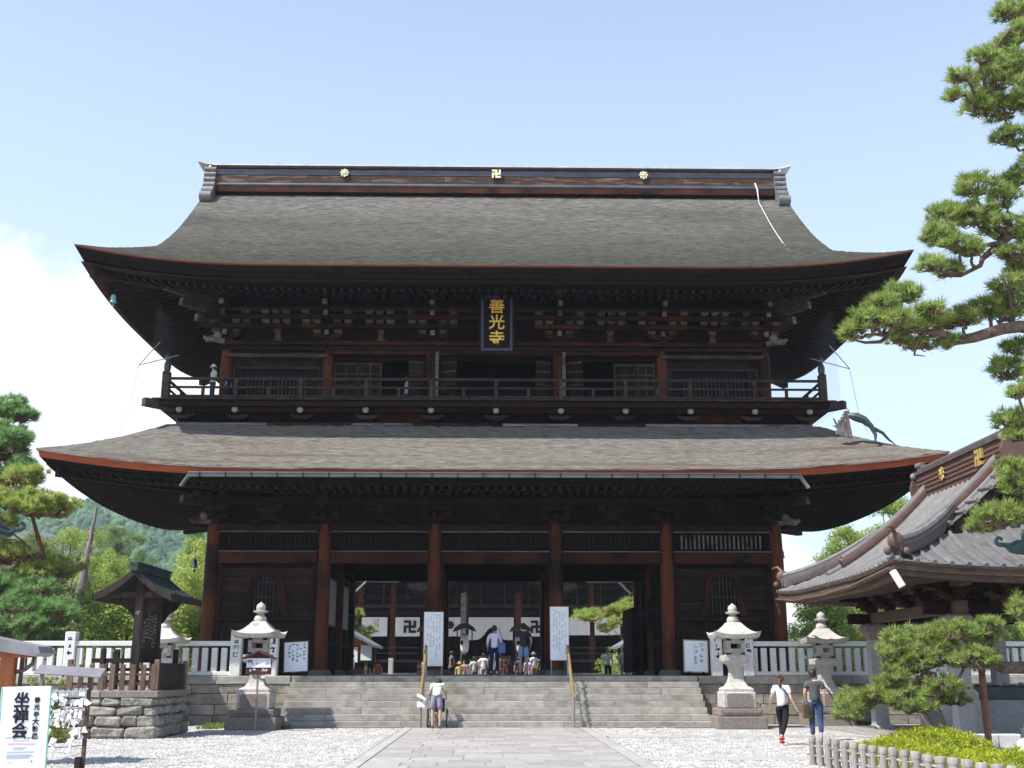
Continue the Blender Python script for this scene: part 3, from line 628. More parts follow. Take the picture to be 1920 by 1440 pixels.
# lower roof -----------------------------------------------------------------
LA, LB = 15.0, 8.75
_d2 = [0, .6, 1.2, 1.8, 2.4, 3.0, 3.3]; _z2 = [8.16, 8.46, 8.82, 9.22, 9.66, 10.06, 10.18]
_pl = np.polyfit(_d2, _z2, 2)
def zlo(d): return float(np.polyval(_pl, d))
LL = (.62, 8.5, 2.3)
lo = put('lower_roof', roughen(roof_sheet('x', 0, CY, LA, LB, 11.0, 3.3, zlo, *LL, 4.5, ns=240, nd=34), .011, 2), M_THATCH2, gate)
put('grey_edge_line', eave_ribbon('x', 0, CY, LA, LB, [(0, zlo(0)), (0, zlo(0) - .05), (.05, zlo(0) - .06)], *LL), M_GREYWOOD, lo)
put('red_eave_band', eave_ribbon('x', 0, CY, LA - .05, LB - .05, [(0, zlo(0) - .055), (.05, zlo(0) - .27), (.12, zlo(0) - .28)], *LL), M_ORANGE, lo)
put('eave_edge', eave_ribbon('x', 0, CY, LA - .15, LB - .15, [(0, zlo(0) - .27), (.03, zlo(0) - .36), (.12, zlo(0) - .37), (.15, zlo(0) - .50), (.5, zlo(0) - .50)], *LL), M_DARK2, lo)
put('eave_soffit', roof_sheet('x', 0, CY, LA, LB, 10.0, 4.7, lambda d: 7.72 + .13 * max(0, d - .6), *LL, 12.0, ns=50, nd=8, d0=.25), M_SOFFIT, lo)
put('flying_rafters', rafters('x', 0, CY, LA, LB, .62, 7.58, 2.2, 7.76, .11, .13, .30, *LL), M_DARK, lo, kind='stuff')
put('base_rafters', rafters('x', 0, CY, LA, LB, 2.1, 7.66, 4.6, 8.0, .12, .15, .30, *LL), M_DARK, lo, kind='stuff')
for sx in (-1, 1):
    for sy in (-1, 1): put('hip_rafter', MB().beam((sx * (LA - .55), CY + sy * (LB - .55), 8.08), (sx * 10.3, CY + sy * 4.1, 8.05), .30, .34), M_DARK, lo)
# roof-top flashing boards in three steps
for k, (a_, b_, z0, z1, m_) in enumerate(((11.80, 5.56, 10.04, 10.11, M_RED), (11.68, 5.46, 10.11, 10.21, M_GREYWOOD), (11.42, 5.22, 10.21, 10.27, M_BLACK), (11.5, 5.30, 10.27, 10.37, M_GREYWOOD), (11.3, 5.1, 10.37, 10.44, M_DARK))):
    for s in (-1, 1):
        r = random.Random(k * 7 + s); x = -a_
        while x < a_ - .01:
            w = min(r.uniform(1.8, 3.4), a_ - x)
            put('flashing_board', MB().cbox((0, 0, 0), (w - .01, .24, z1 - z0), .012), m_ if (r.random() < .8 or m_ is M_BLACK) else (M_RED if m_ is M_GREYWOOD else M_RAIL), lo, basis=TR(x + w / 2, CY + s * (b_ - .12), (z0 + z1) / 2)); x += w
        put('flashing_board', MB().cbox((0, 0, 0), (.24, 2 * b_ - .5, z1 - z0), .012), m_, lo, basis=TR(s * (a_ - .12), CY, (z0 + z1) / 2))
# gutter under the front eave
gut = put('gutter', MB().grid(lambda u, v: (-9.95 + 19.9 * u, 36.68 - .09 * math.cos(math.pi * v), 7.93 - .12 * math.sin(math.pi * v)), 40, 6), M_GUTTER, gate, smooth=True)
put('gutter_lip', MB().cyl((-9.97, 36.59, 7.94), (9.97, 36.59, 7.94), .022, n=6).span(-9.97, 9.97, 36.585, 36.60, 7.80, 7.94), M_GUTTER, gut)
for k in range(24): put('gutter_bracket', MB().span(-.015, .015, -.03, .02, -.15, .0), M_DARK, gut, basis=TR(-9.6 + k * .835, 36.59, 7.95))
for s in (-1, 1): put('downspout', MB().cyl((s * 9.92, 36.68, 7.92), (s * 10.22, 36.72, 7.50), .065, n=10), M_GUTTER if s < 0 else M_STEEL, gut)

# columns ---------------------------------------------------------------------
XC = [-10.2, -6.18, -2.19, 2.19, 6.22, 10.23]
ROWS = [41.5, 45.5, 49.5]
def colmesh(r, h):
    return MB().lathe([(r * 1.0, 0), (r, h * .7), (r * .9, h - .3), (r * .78, h)], (0, 0, 0), 18).mesh('pillar', True)
cm = colmesh(.25, 5.25); cm.materials.append(M_COLUMN)
bmesh_ = MB().lathe([(.42, 0), (.42, .08), (.36, .16), (.30, .20)], (0, 0, 0), 16).mesh('pillar_base', True); bmesh_.materials.append(M_FLOOR)
for y in ROWS:
    for x in XC:
        put('pillar', cm, None, gate, basis=TR(x, y, H + .18)); put('pillar_base', bmesh_, None, gate, basis=TR(x, y, H - .003))
# horizontal members, front and back
for y, s in ((41.5, -1), (49.5, 1)):
    for i in range(5):
        x0, x1 = XC[i] + .24, XC[i + 1] - .24; xm = (x0 + x1) / 2; w = x1 - x0
        put('tie_beam', MB().cbox((0, 0, 0), (w, .30, .40), .02), M_RED, gate, basis=TR(xm, y + s * .06, 5.66))
        put('beam_top_board', MB().span(-w / 2, w / 2, -.18, .18, 0, .035), M_GREYWOOD, gate, basis=TR(xm, y + s * .08, 5.865))
        lat = put('transom_lattice', MB().span(-w / 2, w / 2, -.03, .03, -.34, -.26).span(-w / 2, w / 2, -.03, .03, .26, .34).span(-w / 2, -w / 2 + .25, -.03, .03, -.26, .26).span(w / 2 - .25, w / 2, -.03, .03, -.26, .26), M_DARK2, gate, basis=TR(xm, y, 6.24))
        put('transom_back', MB().span(-w / 2 + .25, w / 2 - .25, -.01, .01, -.26, .26), M_BLACK, lat, basis=TR(xm, y - s * .12, 6.24))
        ns = int((w - .5) / .155)
        sm = MB().cbox((0, 0, 0), (.065, .05, .52), .008).mesh('slat'); sm.materials.append(M_GREYWOOD if (i == 4 and s < 0) else M_DARK)
        for k in range(ns): put('slat', sm, None, lat, basis=TR(x0 + .25 + (k + .5) * (w - .5) / ns, y + s * .01, 6.24))
        put('head_beam', MB().cbox((0, 0, 0), (w + .4, .34, .28), .02), M_DARK, gate, basis=TR(xm, y, 6.74))
        put('head_beam_edge', MB().span(-w / 2, w / 2, -.20, .20, 0, .03), M_GREYWOOD, gate, basis=TR(xm, y, 6.585))
        put('bracket_wall', MB().span(-w / 2 - .2, w / 2 + .2, -.04, .04, 0, 1.2), M_DARK2, gate, basis=TR(xm, y, 6.9))
        # frog-leg strut
        fl_ = MB().prism([(-.75, 0), (-.62, .10), (-.45, .09), (-.28, .22), (-.16, .48), (.16, .48), (.28, .22), (.45, .09), (.62, .10), (.75, 0), (.45, 0), (.12, .14), (-.12, .14), (-.45, 0)], -.06, .06)
        put('frog_leg_strut', fl_, M_DARK, gate, basis=TR(xm, y + s * .14, 6.90))
    put('bracket_purlin', MB().cbox((0, 0, 0), (21.4, .26, .26), .02), M_DARK, gate, basis=TR(0, y + s * .85, 7.62))
for s in (-1, 1):   # side walls
    for (y0, y1) in ((41.75, 45.25), (45.75, 49.25)):
        put('tie_beam', MB().cbox((0, 0, 0), (.30, y1 - y0, .40), .02), M_RED, gate, basis=TR(s * 10.22, (y0 + y1) / 2, 5.66))
        put('side_wall', MB().span(-.05, .05, y0, y1, H, 7.9), M_PLANK, gate, basis=TR(s * 10.18, 0, 0))
put('ceiling', MB().span(-10.1, 10.1, 41.6, 49.4, 7.3, 7.4), M_DARK2, gate)
# front and back plank walls with bell-shaped windows
plank_cache = {}
def plank(w, h, m=M_PLANK):
    k = (round(w, 2), round(h, 2), m.name)
    if k not in plank_cache:
        q = MB().cbox((0, 0, 0), (w, .05, h - .012), .008).mesh('wall_plank'); q.materials.append(m); plank_cache[k] = q
    return plank_cache[k]
def bell(sc=1.0):
    pts = []
    prof = [(.84, 0), (.74, .16), (.67, .50), (.62, .95), (.57, 1.22), (.44, 1.42), (.22, 1.56), (.07, 1.62), (0, 1.70)]
    pts = [(x * sc, z) for x, z in prof] + [(-x * sc, z) for x, z in prof[::-1][1:]]
    return pts
for y, s in ((41.5, -1), (49.5, 1)):
    for i in (0, 4):
        x0, x1 = XC[i] + .24, XC[i + 1] - .24; xm = (x0 + x1) / 2; w = x1 - x0; yy = y + s * -.04
        put('wall_backing', MB().span(-w / 2, w / 2, -.03, .03, 0, 4.0), M_DARK2, gate, basis=TR(xm, yy + s * -.08, H))
        zz = H + .16; k = 0
        while zz < 5.3:
            h = .30 if zz > 3.6 else .42
            put('wall_plank', plank(w - .02, h, M_PLANK if zz > 3.35 else M_DARK), None, gate, basis=TR(xm, yy + random.uniform(-.006, .006), zz + h / 2)); zz += h; k += 1
        put('dado_rail', MB().cbox((0, 0, 0), (w, .14, .14), .01), M_DARK, gate, basis=TR(xm, yy + s * .06, 3.50))
        put('dado_rail', MB().cbox((0, 0, 0), (w, .16, .20), .01), M_DARK, gate, basis=TR(xm, yy + s * .06, H + .12))
        for sx in (-1, 1): put('wall_stile', MB().cbox((0, 0, 0), (.14, .12, 3.85), .01), M_DARK, gate, basis=TR(xm + sx * (w / 2 - .08), yy + s * .06, H + 1.95))
        win = put('bell_window', MB().prism(bell(.80), -.01, .01), M_BLACK, gate, basis=TR(xm, yy + s * .045, 3.62))
        fr = MB(); o_ = bell(1.06); i_ = [(x * .80, z * .93) for x, z in bell(.9)]; n = len(o_)
        for a_ in range(n - 1):
            q = [o_[a_], o_[a_ + 1], i_[a_ + 1], i_[a_]]
            fr.prism(q if s < 0 else q[::-1], s * .0, s * .10)
        put('window_frame', fr, M_RED, win, basis=TR(xm, yy + s * .05, 3.62))
        for k in range(7): put('window_bar', MB().span(-.018, .018, -.02, .02, 0, (1.0, 1.28, 1.40, 1.45, 1.40, 1.28, 1.0)[k]), M_RAIL, win, basis=TR(xm + (k - 3) * .135, yy + s * .09, 3.66))
        for zb in (.12, .62, 1.12): put('window_crossbar', MB().span(-.46, .46, -.02, .02, -.02, .02), M_RAIL, win, basis=TR(xm, yy + s * .10, 3.66 + zb))
# walls either side of the passage, with two pale panels on the left
for s in (-1, 1):
    put('passage_wall', MB().span(s * 6.2 - .05, s * 6.2 + .05, 41.75, 49.25, H, 5.5), M_DARK2, gate)
    for zb in (2.6, 3.9, 5.2): put('passage_rail', MB().span(s * 6.14 - .06, s * 6.14 + .06, 41.75, 49.25, zb, zb + .16), M_DARK, gate)
    for yb in (43.4, 45.5, 47.6): put('passage_stile', MB().span(s * 6.14 - .07, s * 6.14 + .07, yb - .09, yb + .09, H, 5.5), M_DARK, gate)
for y0, y1 in ((41.95, 43.9), (45.9, 47.8)):
    pn = T(put('votive_panel', MB().span(-6.06, -6.02, y0 + .05, y1 - .05, 3.35, 4.95), M_BOARDWALL), 'pale framed panel on the left passage wall, ' + ('nearer to the stairs' if y0 < 43 else 'farther from the stairs'), 'panel', 'pale panels on the passage wall')
    mb = MB(); 
    for (a0, a1, b0, b1) in ((y0, y1, 3.29, 3.35), (y0, y1, 4.95, 5.01), (y0, y0 + .05, 3.35, 4.95), (y1 - .05, y1, 3.35, 4.95)): mb.span(-6.06, -6.0, a0, a1, b0, b1)
    put('panel_frame', mb, M_CUT, pn)
for i in (1, 2, 3):
    x0, x1 = XC[i] + .2, XC[i + 1] - .2
    for y in (45.5, 49.5): put('inner_lintel', MB().span(x0, x1, y - .14, y + .14, 5.44, 6.95), M_DARK2, gate)
for x in (-2.19, 2.19):      # inner screens beside the middle pillars
    put('door_jamb', MB().span(x - .16, x + .16, 49.1, 49.32, H, 5.5), M_DARK2, gate)
for (y0, y1) in ((41.7, 45.3),):
    for s in (-1, 1): put('low_fence', MB().span(s * 6.9 - .02, s * 6.9 + .02, y0, y1, H, H + .02), M_DARK2, gate)
# open door leaf with studs at the right rear of the passage
df_ = put('door_leaf', MB().span(5.45, 5.62, 45.9, 49.2, H + .1, 4.15), M_DARK2, gate)
for k in range(7): put('door_cleat', MB().cbox((0, 0, 0), (.12, .35, .07), .01), M_DARK, df_, basis=TR(5.46, 46.1, H + .45 + k * .33))

# bracket complexes --------------------------------------------------------------
def masu(w=.28, h=.13, m=M_BEIGE):
    a = w / 2; b = a * .72
    me = MB().add([(-b, -b, -h / 2), (b, -b, -h / 2), (b, b, -h / 2), (-b, b, -h / 2), (-a, -a, -h * .05), (a, -a, -h * .05), (a, a, -h * .05), (-a, a, -h * .05), (-a, -a, h / 2), (a, -a, h / 2), (a, a, h / 2), (-a, a, h / 2)],
                  [(3, 2, 1, 0), (0, 1, 5, 4), (1, 2, 6, 5), (2, 3, 7, 6), (3, 0, 4, 7), (4, 5, 9, 8), (5, 6, 10, 9), (6, 7, 11, 10), (7, 4, 8, 11), (8, 9, 10, 11)]).mesh('bearing_block')
    me.materials.append(m); return me
MASU = masu(); MASUD = masu(m=M_DARK); MASUL = masu(.30, .15, M_DARK)
def arm_curved(w, h, th):      # boat-shaped bracket arm in x,z
    a = w / 2; return MB().prism([(-a, h), (-a, h * .55), (-a + .10, h * .2), (-a + .25, 0), (a - .25, 0), (a - .10, h * .2), (a, h * .55), (a, h)], -th / 2, th / 2)
def bracket_set(x, y, zb, s, tiers, big, bl, corner=0):
    """tiers: list of (dz, out, [block offsets]) ; s = -1 faces the front"""
    wood = M_DARK
    root = put('bracket_set', MB().box((0, 0, .12), (.46, .46, .24)), wood, gate, basis=TR(x, y, zb))
    core = MB()
    for (dz, out, offs, nose) in tiers:
        if nose:
            y0, y1 = sorted((0, s * (out + .30))); core.span(-.09, .09, y0, y1, dz - .20, dz - .04)
    put('projecting_arms', core, wood, root, basis=TR(x, y, zb))
    for (dz, out, offs, nose) in tiers:
        if offs:
            wv = max(offs) * 2 + .34
            put('bracket_arm', arm_curved(wv, .16, .14), M_RED if big and random.random() < .4 else wood, root, basis=TR(x, y + s * out, zb + dz - .24))
            for o in offs: put('bearing_block', bl, None, root, basis=TR(x + o, y + s * out, zb + dz))
        if nose: put('arm_tip', MB().cbox((0, 0, 0), (.17, .06, .20), .02), M_GREYWOOD if big else M_DARK, root, basis=TR(x, y + s * (out + .34), zb + dz - .10))
    if corner:
        for k, (dz, out) in enumerate(((.75, 1.25), (1.15, 1.85), (1.50, 2.45))):
            p = Vector((x, y, zb + dz - .05)); q = Vector((x + corner * out * .78, y + s * out * .78, zb + dz + .02 + k * .06))
            put('corner_tail_rafter', MB().beam(p, q, .20, .26), M_RAIL, root); put('tail_tip', MB().beam(q, q + (q - p).normalized() * .04, .205, .265), M_GREYWOOD, root)
            # the same tiers thrown out sideways
            q = Vector((x + corner * out * .62, y, zb + dz)); put('side_arm', MB().beam((x, y, zb + dz - .08), q, .16, .18), M_RAIL, root)
            put('bearing_block', bl, None, root, basis=TR(q.x - corner * .1, q.y, q.z + .14))
        put('carved_nose', MB().tube([(x + corner * .1, y + s * .1, zb + .1), (x + corner * .42, y + s * .42, zb + .12), (x + corner * .62, y + s * .62, zb + .02), (x + corner * .74, y + s * .74, zb + .1)], [.13, .15, .12, .05], 8), M_GREYWOOD, root, smooth=True)
        put('carved_nose', MB().ball((x + corner * .28, y + s * .50, zb + .22), .16, 8, 6), M_GREYWOOD, root, smooth=True)
    return root
UPT = [(.42, .30, [-.39, .39], True), (.74, .55, [-.78, -.39, .39, .78], False), (1.04, .80, [-.78, .78], True), (1.68, 1.35, [-.39, .39], True), (1.36, 1.1, [], True)]
UX = [-10.13, -6.33, -2.38, 2.38, 6.27, 10.17]
for i, x in enumerate(UX):
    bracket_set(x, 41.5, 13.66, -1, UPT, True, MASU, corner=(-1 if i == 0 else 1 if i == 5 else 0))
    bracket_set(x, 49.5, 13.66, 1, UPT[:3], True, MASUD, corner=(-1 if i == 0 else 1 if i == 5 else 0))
for i in range(5):
    xm = (UX[i] + UX[i + 1]) / 2
    if i == 2: continue
    st = put('bracket_strut', MB().prism([(-.17, 0), (-.10, .10), (-.08, .30), (.08, .30), (.10, .10), (.17, 0)], -.05, .05), M_BEIGE, gate, basis=TR(xm, 41.38, 13.78))
    put('bearing_block', MASU, None, st, basis=TR(xm, 41.36, 14.14))
    for dz, out in ((.74, .55), (1.04, .80)):
        for o in (-.39, 0, .39): put('bearing_block', MASU, None, st, basis=TR(xm + o, 41.5 - out, 13.66 + dz))
for (z, yo, m_, hh) in ((14.24, .55, M_DARK, .14), (14.54, .80, M_DARK, .14), (14.84, .82, M_DARK, .16)):
    put('bracket_beam', MB().cbox((0, 0, 0), (20.9, .12, hh), .01), m_, gate, basis=TR(0, 41.5 - yo + .05, z))
for i in range(5):
    put('bracket_beam_red', MB().cbox((0, 0, 0), ((UX[i + 1] - UX[i]) * .36, .02, .10), .004), M_RED, gate, basis=TR((UX[i] * .62 + UX[i + 1] * .38), 41.5 - .57, 14.56))
put('eave_purlin', MB().cbox((0, 0, 0), (23.4, .24, .24), .02), M_DARK, gate, basis=TR(0, 40.1, 15.42))
LOT = [(.35, .30, [-.39, .39], True), (.68, .60, [-.39, .39], True), (1.0, .85, [-.45, 0, .45], True)]
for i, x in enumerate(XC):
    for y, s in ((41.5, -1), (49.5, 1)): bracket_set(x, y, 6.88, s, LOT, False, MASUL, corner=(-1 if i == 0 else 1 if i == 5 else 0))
for i in range(5):
    xm = (XC[i] + XC[i + 1]) / 2
    for dz in (.55, .85):
        for o in (-.36, 0, .36): put('bearing_block', MASUL, None, gate, basis=TR(xm + o, 41.3 - dz * .3, 6.95 + dz))
        put('bracket_arm', arm_curved(1.05, .13, .12), M_DARK, gate, basis=TR(xm, 41.3 - dz * .3, 6.95 + dz - .20))

# balcony ------------------------------------------------------------------------
BA, BB = 12.25, 5.90
bal = put('balcony', MB().span(-BA, BA, CY - BB, CY - 3.9, 11.08, 11.14).span(-BA, BA, CY + 3.9, CY + BB, 11.08, 11.14).span(-BA, -10.0, CY - 3.9, CY + 3.9, 11.08, 11.14).span(10.0, BA, CY - 3.9, CY + 3.9, 11.08, 11.14), M_DARK, gate)
for s in (-1, 1):
    put('edge_beam', MB().cbox((0, 0, 0), (2 * BA - .3, .28, .20), .02), M_DARK, bal, basis=TR(0, CY + s * (BB - .22), 10.97))
    put('edge_beam', MB().cbox((0, 0, 0), (.28, 2 * BB - .8, .20), .02), M_DARK, bal, basis=TR(s * (BA - .22), CY, 10.97))
    put('lower_beam', MB().cbox((0, 0, 0), (2 * BA - 1.2, .26, .18), .02), M_RED, bal, basis=TR(0, CY + s * (BB - .70), 10.86))
    for t in (-1, 1):
        put('projecting_corner_beam', MB().beam((s * (BA - 1.2), CY + t * (BB - 1.2), 10.90), (s * (BA + .22), CY + t * (BB + .20), 10.94), .26, .28), M_RAIL, bal)
for k in range(50): put('floor_board_end', MB().cbox((0, 0, 0), (.44, .06, .05), .008), M_RAIL, bal, basis=TR(-BA + .25 + k * .49, CY - BB - .02, 11.11))
KX = [-11.35, -9.36, -7.03, -4.68, -2.34, 0.0, 2.34, 4.68, 7.03, 9.36, 11.35]
put('waist_wall', MB().span(-11.1, 11.1, CY - 4.75, CY + 4.75, 10.0, 11.08), M_DARK2, gate)
nose = MB().ball((0, -.60, .14), .12, 10, 8).mesh('round_nose', True); nose.materials.append(M_GREYGRAN)
leafm = MB().tube([(-.42, -.16, .05), (-.26, -.20, -.03), (0, -.22, -.05), (.26, -.20, -.03), (.42, -.16, .05)], [.03, .085, .07, .085, .03], 6).mesh('carved_leaf', True); leafm.materials.append(M_RAIL)
for s in (-1, 1):
    for i, x in enumerate(KX):
        B = Matrix.Translation((x, CY + s * 4.95, 10.66)) @ Matrix.Rotation(0 if s < 0 else math.pi, 4, 'Z')
        w = put('waist_bracket', MB().box((0, -.05, -.06), (.34, .34, .20)).box((0, -.25, .14), (.15, .6, .14)).box((0, -.1, .26), (.62, .16, .10)), M_DARK, gate, basis=B)
        put('round_nose', nose, None, w, basis=B); put('carved_leaf', leafm, None, w, basis=B)
        for o in (-.26, .26): put('bearing_block', MASUD, None, w, basis=B @ TR(o, -.16, .36, s=.7))
    for i in range(10):
        xm = (KX[i] + KX[i + 1]) / 2
        pal = [M_DARK2, M_DARK2, M_DARK2, M_RED, M_DARK2, M_DARK2, M_DARK2, M_DARK2, M_RED, M_DARK][i]
        put('waist_panel', MB().cbox((0, 0, 0), (1.7, .04, .34), .01), pal, gate, basis=TR(xm, CY + s * 4.78, 10.68))
for s in (-1, 1):
    for k in range(5):
        B = Matrix.Translation((s * 11.15, CY - 4 + k * 2, 10.66)) @ Matrix.Rotation(s * math.pi / 2, 4, 'Z')
        w = put('waist_bracket', MB().box((0, -.05, -.06), (.34, .34, .20)).box((0, -.25, .14), (.15, .6, .14)).box((0, -.1, .26), (.62, .16, .10)), M_DARK, gate, basis=B)
        put('round_nose', nose, None, w, basis=B)
# railing
RA, RB = 11.86, 5.60
rl = put('balcony_railing', MB().span(-RA, RA, CY - RB - .05, CY - RB + .05, 11.22, 11.31), M_RAIL, gate)
for s in (-1, 1):
    for (z, rr) in ((11.92, .055), (11.60, .045)):
        put('rail', MB().cyl((-RA, CY + s * RB, z), (RA, CY + s * RB, z), rr, n=8), M_RAIL, rl, smooth=True)
        put('rail', MB().cyl((s * RA, CY - RB, z), (s * RA, CY + RB, z), rr, n=8), M_RAIL, rl, smooth=True)
    put('rail', MB().span(s * RA - .05, s * RA + .05, CY - RB, CY + RB, 11.22, 11.31), M_RAIL, rl)
put('rail', MB().span(-RA, RA, CY + RB - .05, CY + RB + .05, 11.22, 11.31), M_RAIL, rl)
pf = MB().cbox((0, 0, .52), (.13, .13, .78), .01).mesh('rail_post'); pf.materials.append(M_RAIL)
psm = MB().cbox((0, 0, .42), (.11, .10, .34), .01).mesh('short_post'); psm.materials.append(M_RAIL)
for s in (-1, 1):
    for k in range(9): put('rail_post', pf, None, rl, basis=TR(-9.36 + k * 2.34, CY + s * RB, 11.0))
    for k in range(10): put('short_post', psm, None, rl, basis=TR(-10.53 + k * 2.34, CY + s * RB, 11.0))
    for k in range(4): put('rail_post', pf, None, rl, basis=TR(s * RA, CY - 3.5 + k * 2.34, 11.0))
    for t in (-1, 1):
        cp = put('corner_post', MB().cbox((0, 0, .66), (.27, .27, 1.14), .03), M_RAIL, rl, basis=TR(s * RA, CY + t * RB, 10.94))
        put('post_finial', MB().lathe([(.10, 0), (.12, .05), (.13, .22), (.085, .34), (.07, .40), (.10, .44), (.115, .52), (.07, .60), (.015, .68)], (0, 0, 0), 12), M_PATINA, cp, smooth=True, basis=TR(s * RA, CY + t * RB, 12.20))
# upper storey body ----------------------------------------------------------------
cm2 = MB().lathe([(.22, 0), (.22, 2.0), (.17, 2.55)], (0, 0, 0), 16).mesh('upper_pillar', True); cm2.materials.append(M_COLUMN)
for y in (41.5, 49.5):
    for x in UX: put('upper_pillar', cm2, None, gate, basis=TR(x, y, 10.95))
for x in (-10.13, 10.17): put('upper_pillar', cm2, None, gate, basis=TR(x, 45.5, 10.95))
def panel(x0, x1, z0, z1, y, m=M_DARK, name='wall_panel', th=.05): return put(name, MB().span(x0, x1, y, y + th, z0, z1), m, gate)
yW = 41.56
for i in (0, 4):                              # lattice windows
    x0, x1 = UX[i] + .2, UX[i + 1] - .2
    panel(x0, x1, 10.96, 11.15, yW); panel(x0, x1, 12.78, 13.6, yW); panel(x0, x0 + .45, 11.15, 12.78, yW); panel(x1 - .45, x1, 11.15, 12.78, yW)
    mb = MB()
    for (a0, a1, b0, b1) in ((x0 + .05, x1 - .05, 12.70, 12.80), (x0 + .05, x0 + .14, 11.2, 12.70), (x1 - .14, x1 - .05, 11.2, 12.70)): mb.span(a0, a1, yW - .06, yW, b0, b1)
    wf = put('lattice_window', mb, M_RAIL, gate)
    put('window_dark', MB().span(x0 + .45, x1 - .45, yW + .10, yW + .12, 11.15, 12.78), M_BLACK, wf)
    for k in range(16): put('window_bar', MB().box((0, 0, 0), (.055, .05, 1.25)), M_RAIL, wf, basis=TR(x0 + .62 + k * (x1 - x0 - 1.24) / 15, yW + .02, 11.85))
def doorleaf(x0, x1, y=yW, m=M_DARK):
    d = panel(x0, x1, 11.0, 13.0, y, m, 'door_leaf', .04); w = x1 - x0
    for zb in (11.05, 11.55, 12.05, 12.5, 12.9): put('door_rail', MB().span(x0, x1, y - .03, y - .002, zb, zb + .08), M_RAIL if zb > 12 else M_DARK, d)
    for xb in (x0, (x0 + x1) / 2 - .03, x1 - .06): put('door_stile', MB().span(xb, xb + .06, y - .035, y - .004, 11.0, 12.99), M_RAIL, d)
doorleaf(-6.08, -5.20); doorleaf(-5.16, -4.30); doorleaf(4.45, 5.30); doorleaf(5.34, 6.02)
panel(-6.13, 6.07, 13.06, 13.62, yW, M_DARK2); panel(-6.13, 6.07, 10.96, 11.02, yW, M_DARK)
for x in (-2.38, 2.38):
    for o in (-.17, .17): put('door_post', MB().cbox((0, 0, 0), (.13, .12, 2.35), .01), M_GREYWOOD if o > 0 else M_RED, gate, basis=TR(x + o, 41.24, 12.17))
    for sg in (-1, 1):       # folded-back leaves seen at a slant
        xx = x + sg * .75
        lf = put('open_door_leaf', MB().beam((x + sg * .32, 41.50, 12.02), (x + sg * .92, 41.12, 12.02), 1.95, .05, up=(0, 0, 1)) if False else MB().box(((x + sg * .60), 41.36, 12.02), (.62, .05, 2.0), rz=-sg * .35), M_DARK, gate)
        for zb in (11.1, 11.6, 12.1, 12.6, 12.95): put('door_rail', MB().box((x + sg * .60, 41.33, zb), (.60, .04, .07), rz=-sg * .35), M_RAIL, lf)
for x0, x1, z, m_, y in ((-10.1, 10.1, 13.68, M_RED, 41.34), (-6.2, 6.2, 13.30, M_RED, 41.30), (-10.1, -6.3, 13.18, M_RAIL, 41.32), (6.25, 10.1, 13.18, M_RAIL, 41.32), (-10.4, 10.4, 13.48, M_DARK, 41.36)):
    r = random.Random(int(z * 100)); xx = x0
    edges = [x0] + [u for u in UX if x0 + .5 < u < x1 - .5] + [x1]
    for a0, a1 in zip(edges[:-1], edges[1:]):
        put('upper_tie_beam', MB().cbox((0, 0, 0), (a1 - a0 - .02, .18, .15), .012), m_, gate, basis=TR((a0 + a1) / 2, y, z))
panel(-10.1, 10.1, 13.74, 15.8, 41.52, M_DARK2, 'bracket_wall')
for y, m_ in ((49.44, M_DARK),): panel(-10.1, 10.1, 10.96, 15.8, y, m_, 'rear_wall')
for s in (-1, 1):
    put('side_wall', MB().span(s * 10.14 - .04, s * 10.14 + .04, 41.6, 49.4, 10.96, 15.8), M_DARK, gate)
put('inner_room_floor', MB().span(-10.1, 10.1, 41.62, 49.4, 10.90, 10.955), M_DARK, gate)
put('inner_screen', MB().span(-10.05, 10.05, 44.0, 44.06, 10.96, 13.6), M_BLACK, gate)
for k, z in enumerate((11.33, 11.62)):
    put('altar_rail', MB().span(-1.62, 1.62, 41.95, 42.03, z, z + .06), M_GREYWOOD if k else M_BEIGE, gate)
put('inner_step', MB().span(-1.62, 1.62, 42.05, 42.4, 10.96, 11.25), M_RED, gate)
for x in (-2.95, -2.75, 2.82, 2.95): T(put('white_prop', MB().cbox((0, 0, 0), (.06, .05, .72), .008), M_PVC, basis=TR(x, 41.8, 11.33)), 'slim white upright inside the ' + ('left' if x < 0 else 'right') + ' upper doorway, ' + ('outer' if abs(x) > 2.9 else 'inner') + ' of the pair', 'post', 'white uprights in the upper doorways')

# name board ----------------------------------------------------------------------
nb = empty('name_board', (0.02, 40.5, 14.2), 'tall black name board with gilt characters and purple frame hung under the upper eave', 'name board')
BT = Matrix.Translation((0.02, 40.42, 14.22)) @ Matrix.Rotation(R_(8), 4, 'X')
put('board', MB().span(-.52, .52, -.03, .03, -1.0, 1.0), M_BLACK, nb, basis=BT)
mb = MB()
for (a0, a1, b0, b1) in ((-.58, .58, .94, 1.03), (-.58, .58, -1.03, -.94), (-.58, -.49, -.94, .94), (.49, .58, -.94, .94)): mb.span(a0, a1, -.07, .02, b0, b1)
put('inner_frame', mb, M_PURPLE, nb, basis=BT)
mb = MB()
for (a0, a1, b0, b1) in ((-.68, .68, 1.03, 1.10), (-.72, .72, -1.14, -1.03), (-.66, -.58, -1.03, 1.03), (.58, .66, -1.03, 1.03)): mb.span(a0, a1, -.04, .05, b0, b1)
put('outer_frame', mb, M_DARK, nb, basis=BT)
for k, ch in enumerate('善光寺'):
    me = text_mesh(ch, .58, .03, .007).copy(); me.materials.clear(); me.materials.append(M_GILT2)
    put('gilt_character', me, None, nb, basis=BT @ Matrix.Translation((0, -.05, .60 - k * .60)) @ Matrix.Rotation(R_(90), 4, 'X') @ Matrix.Diagonal((1.05, 1, 1, 1)))
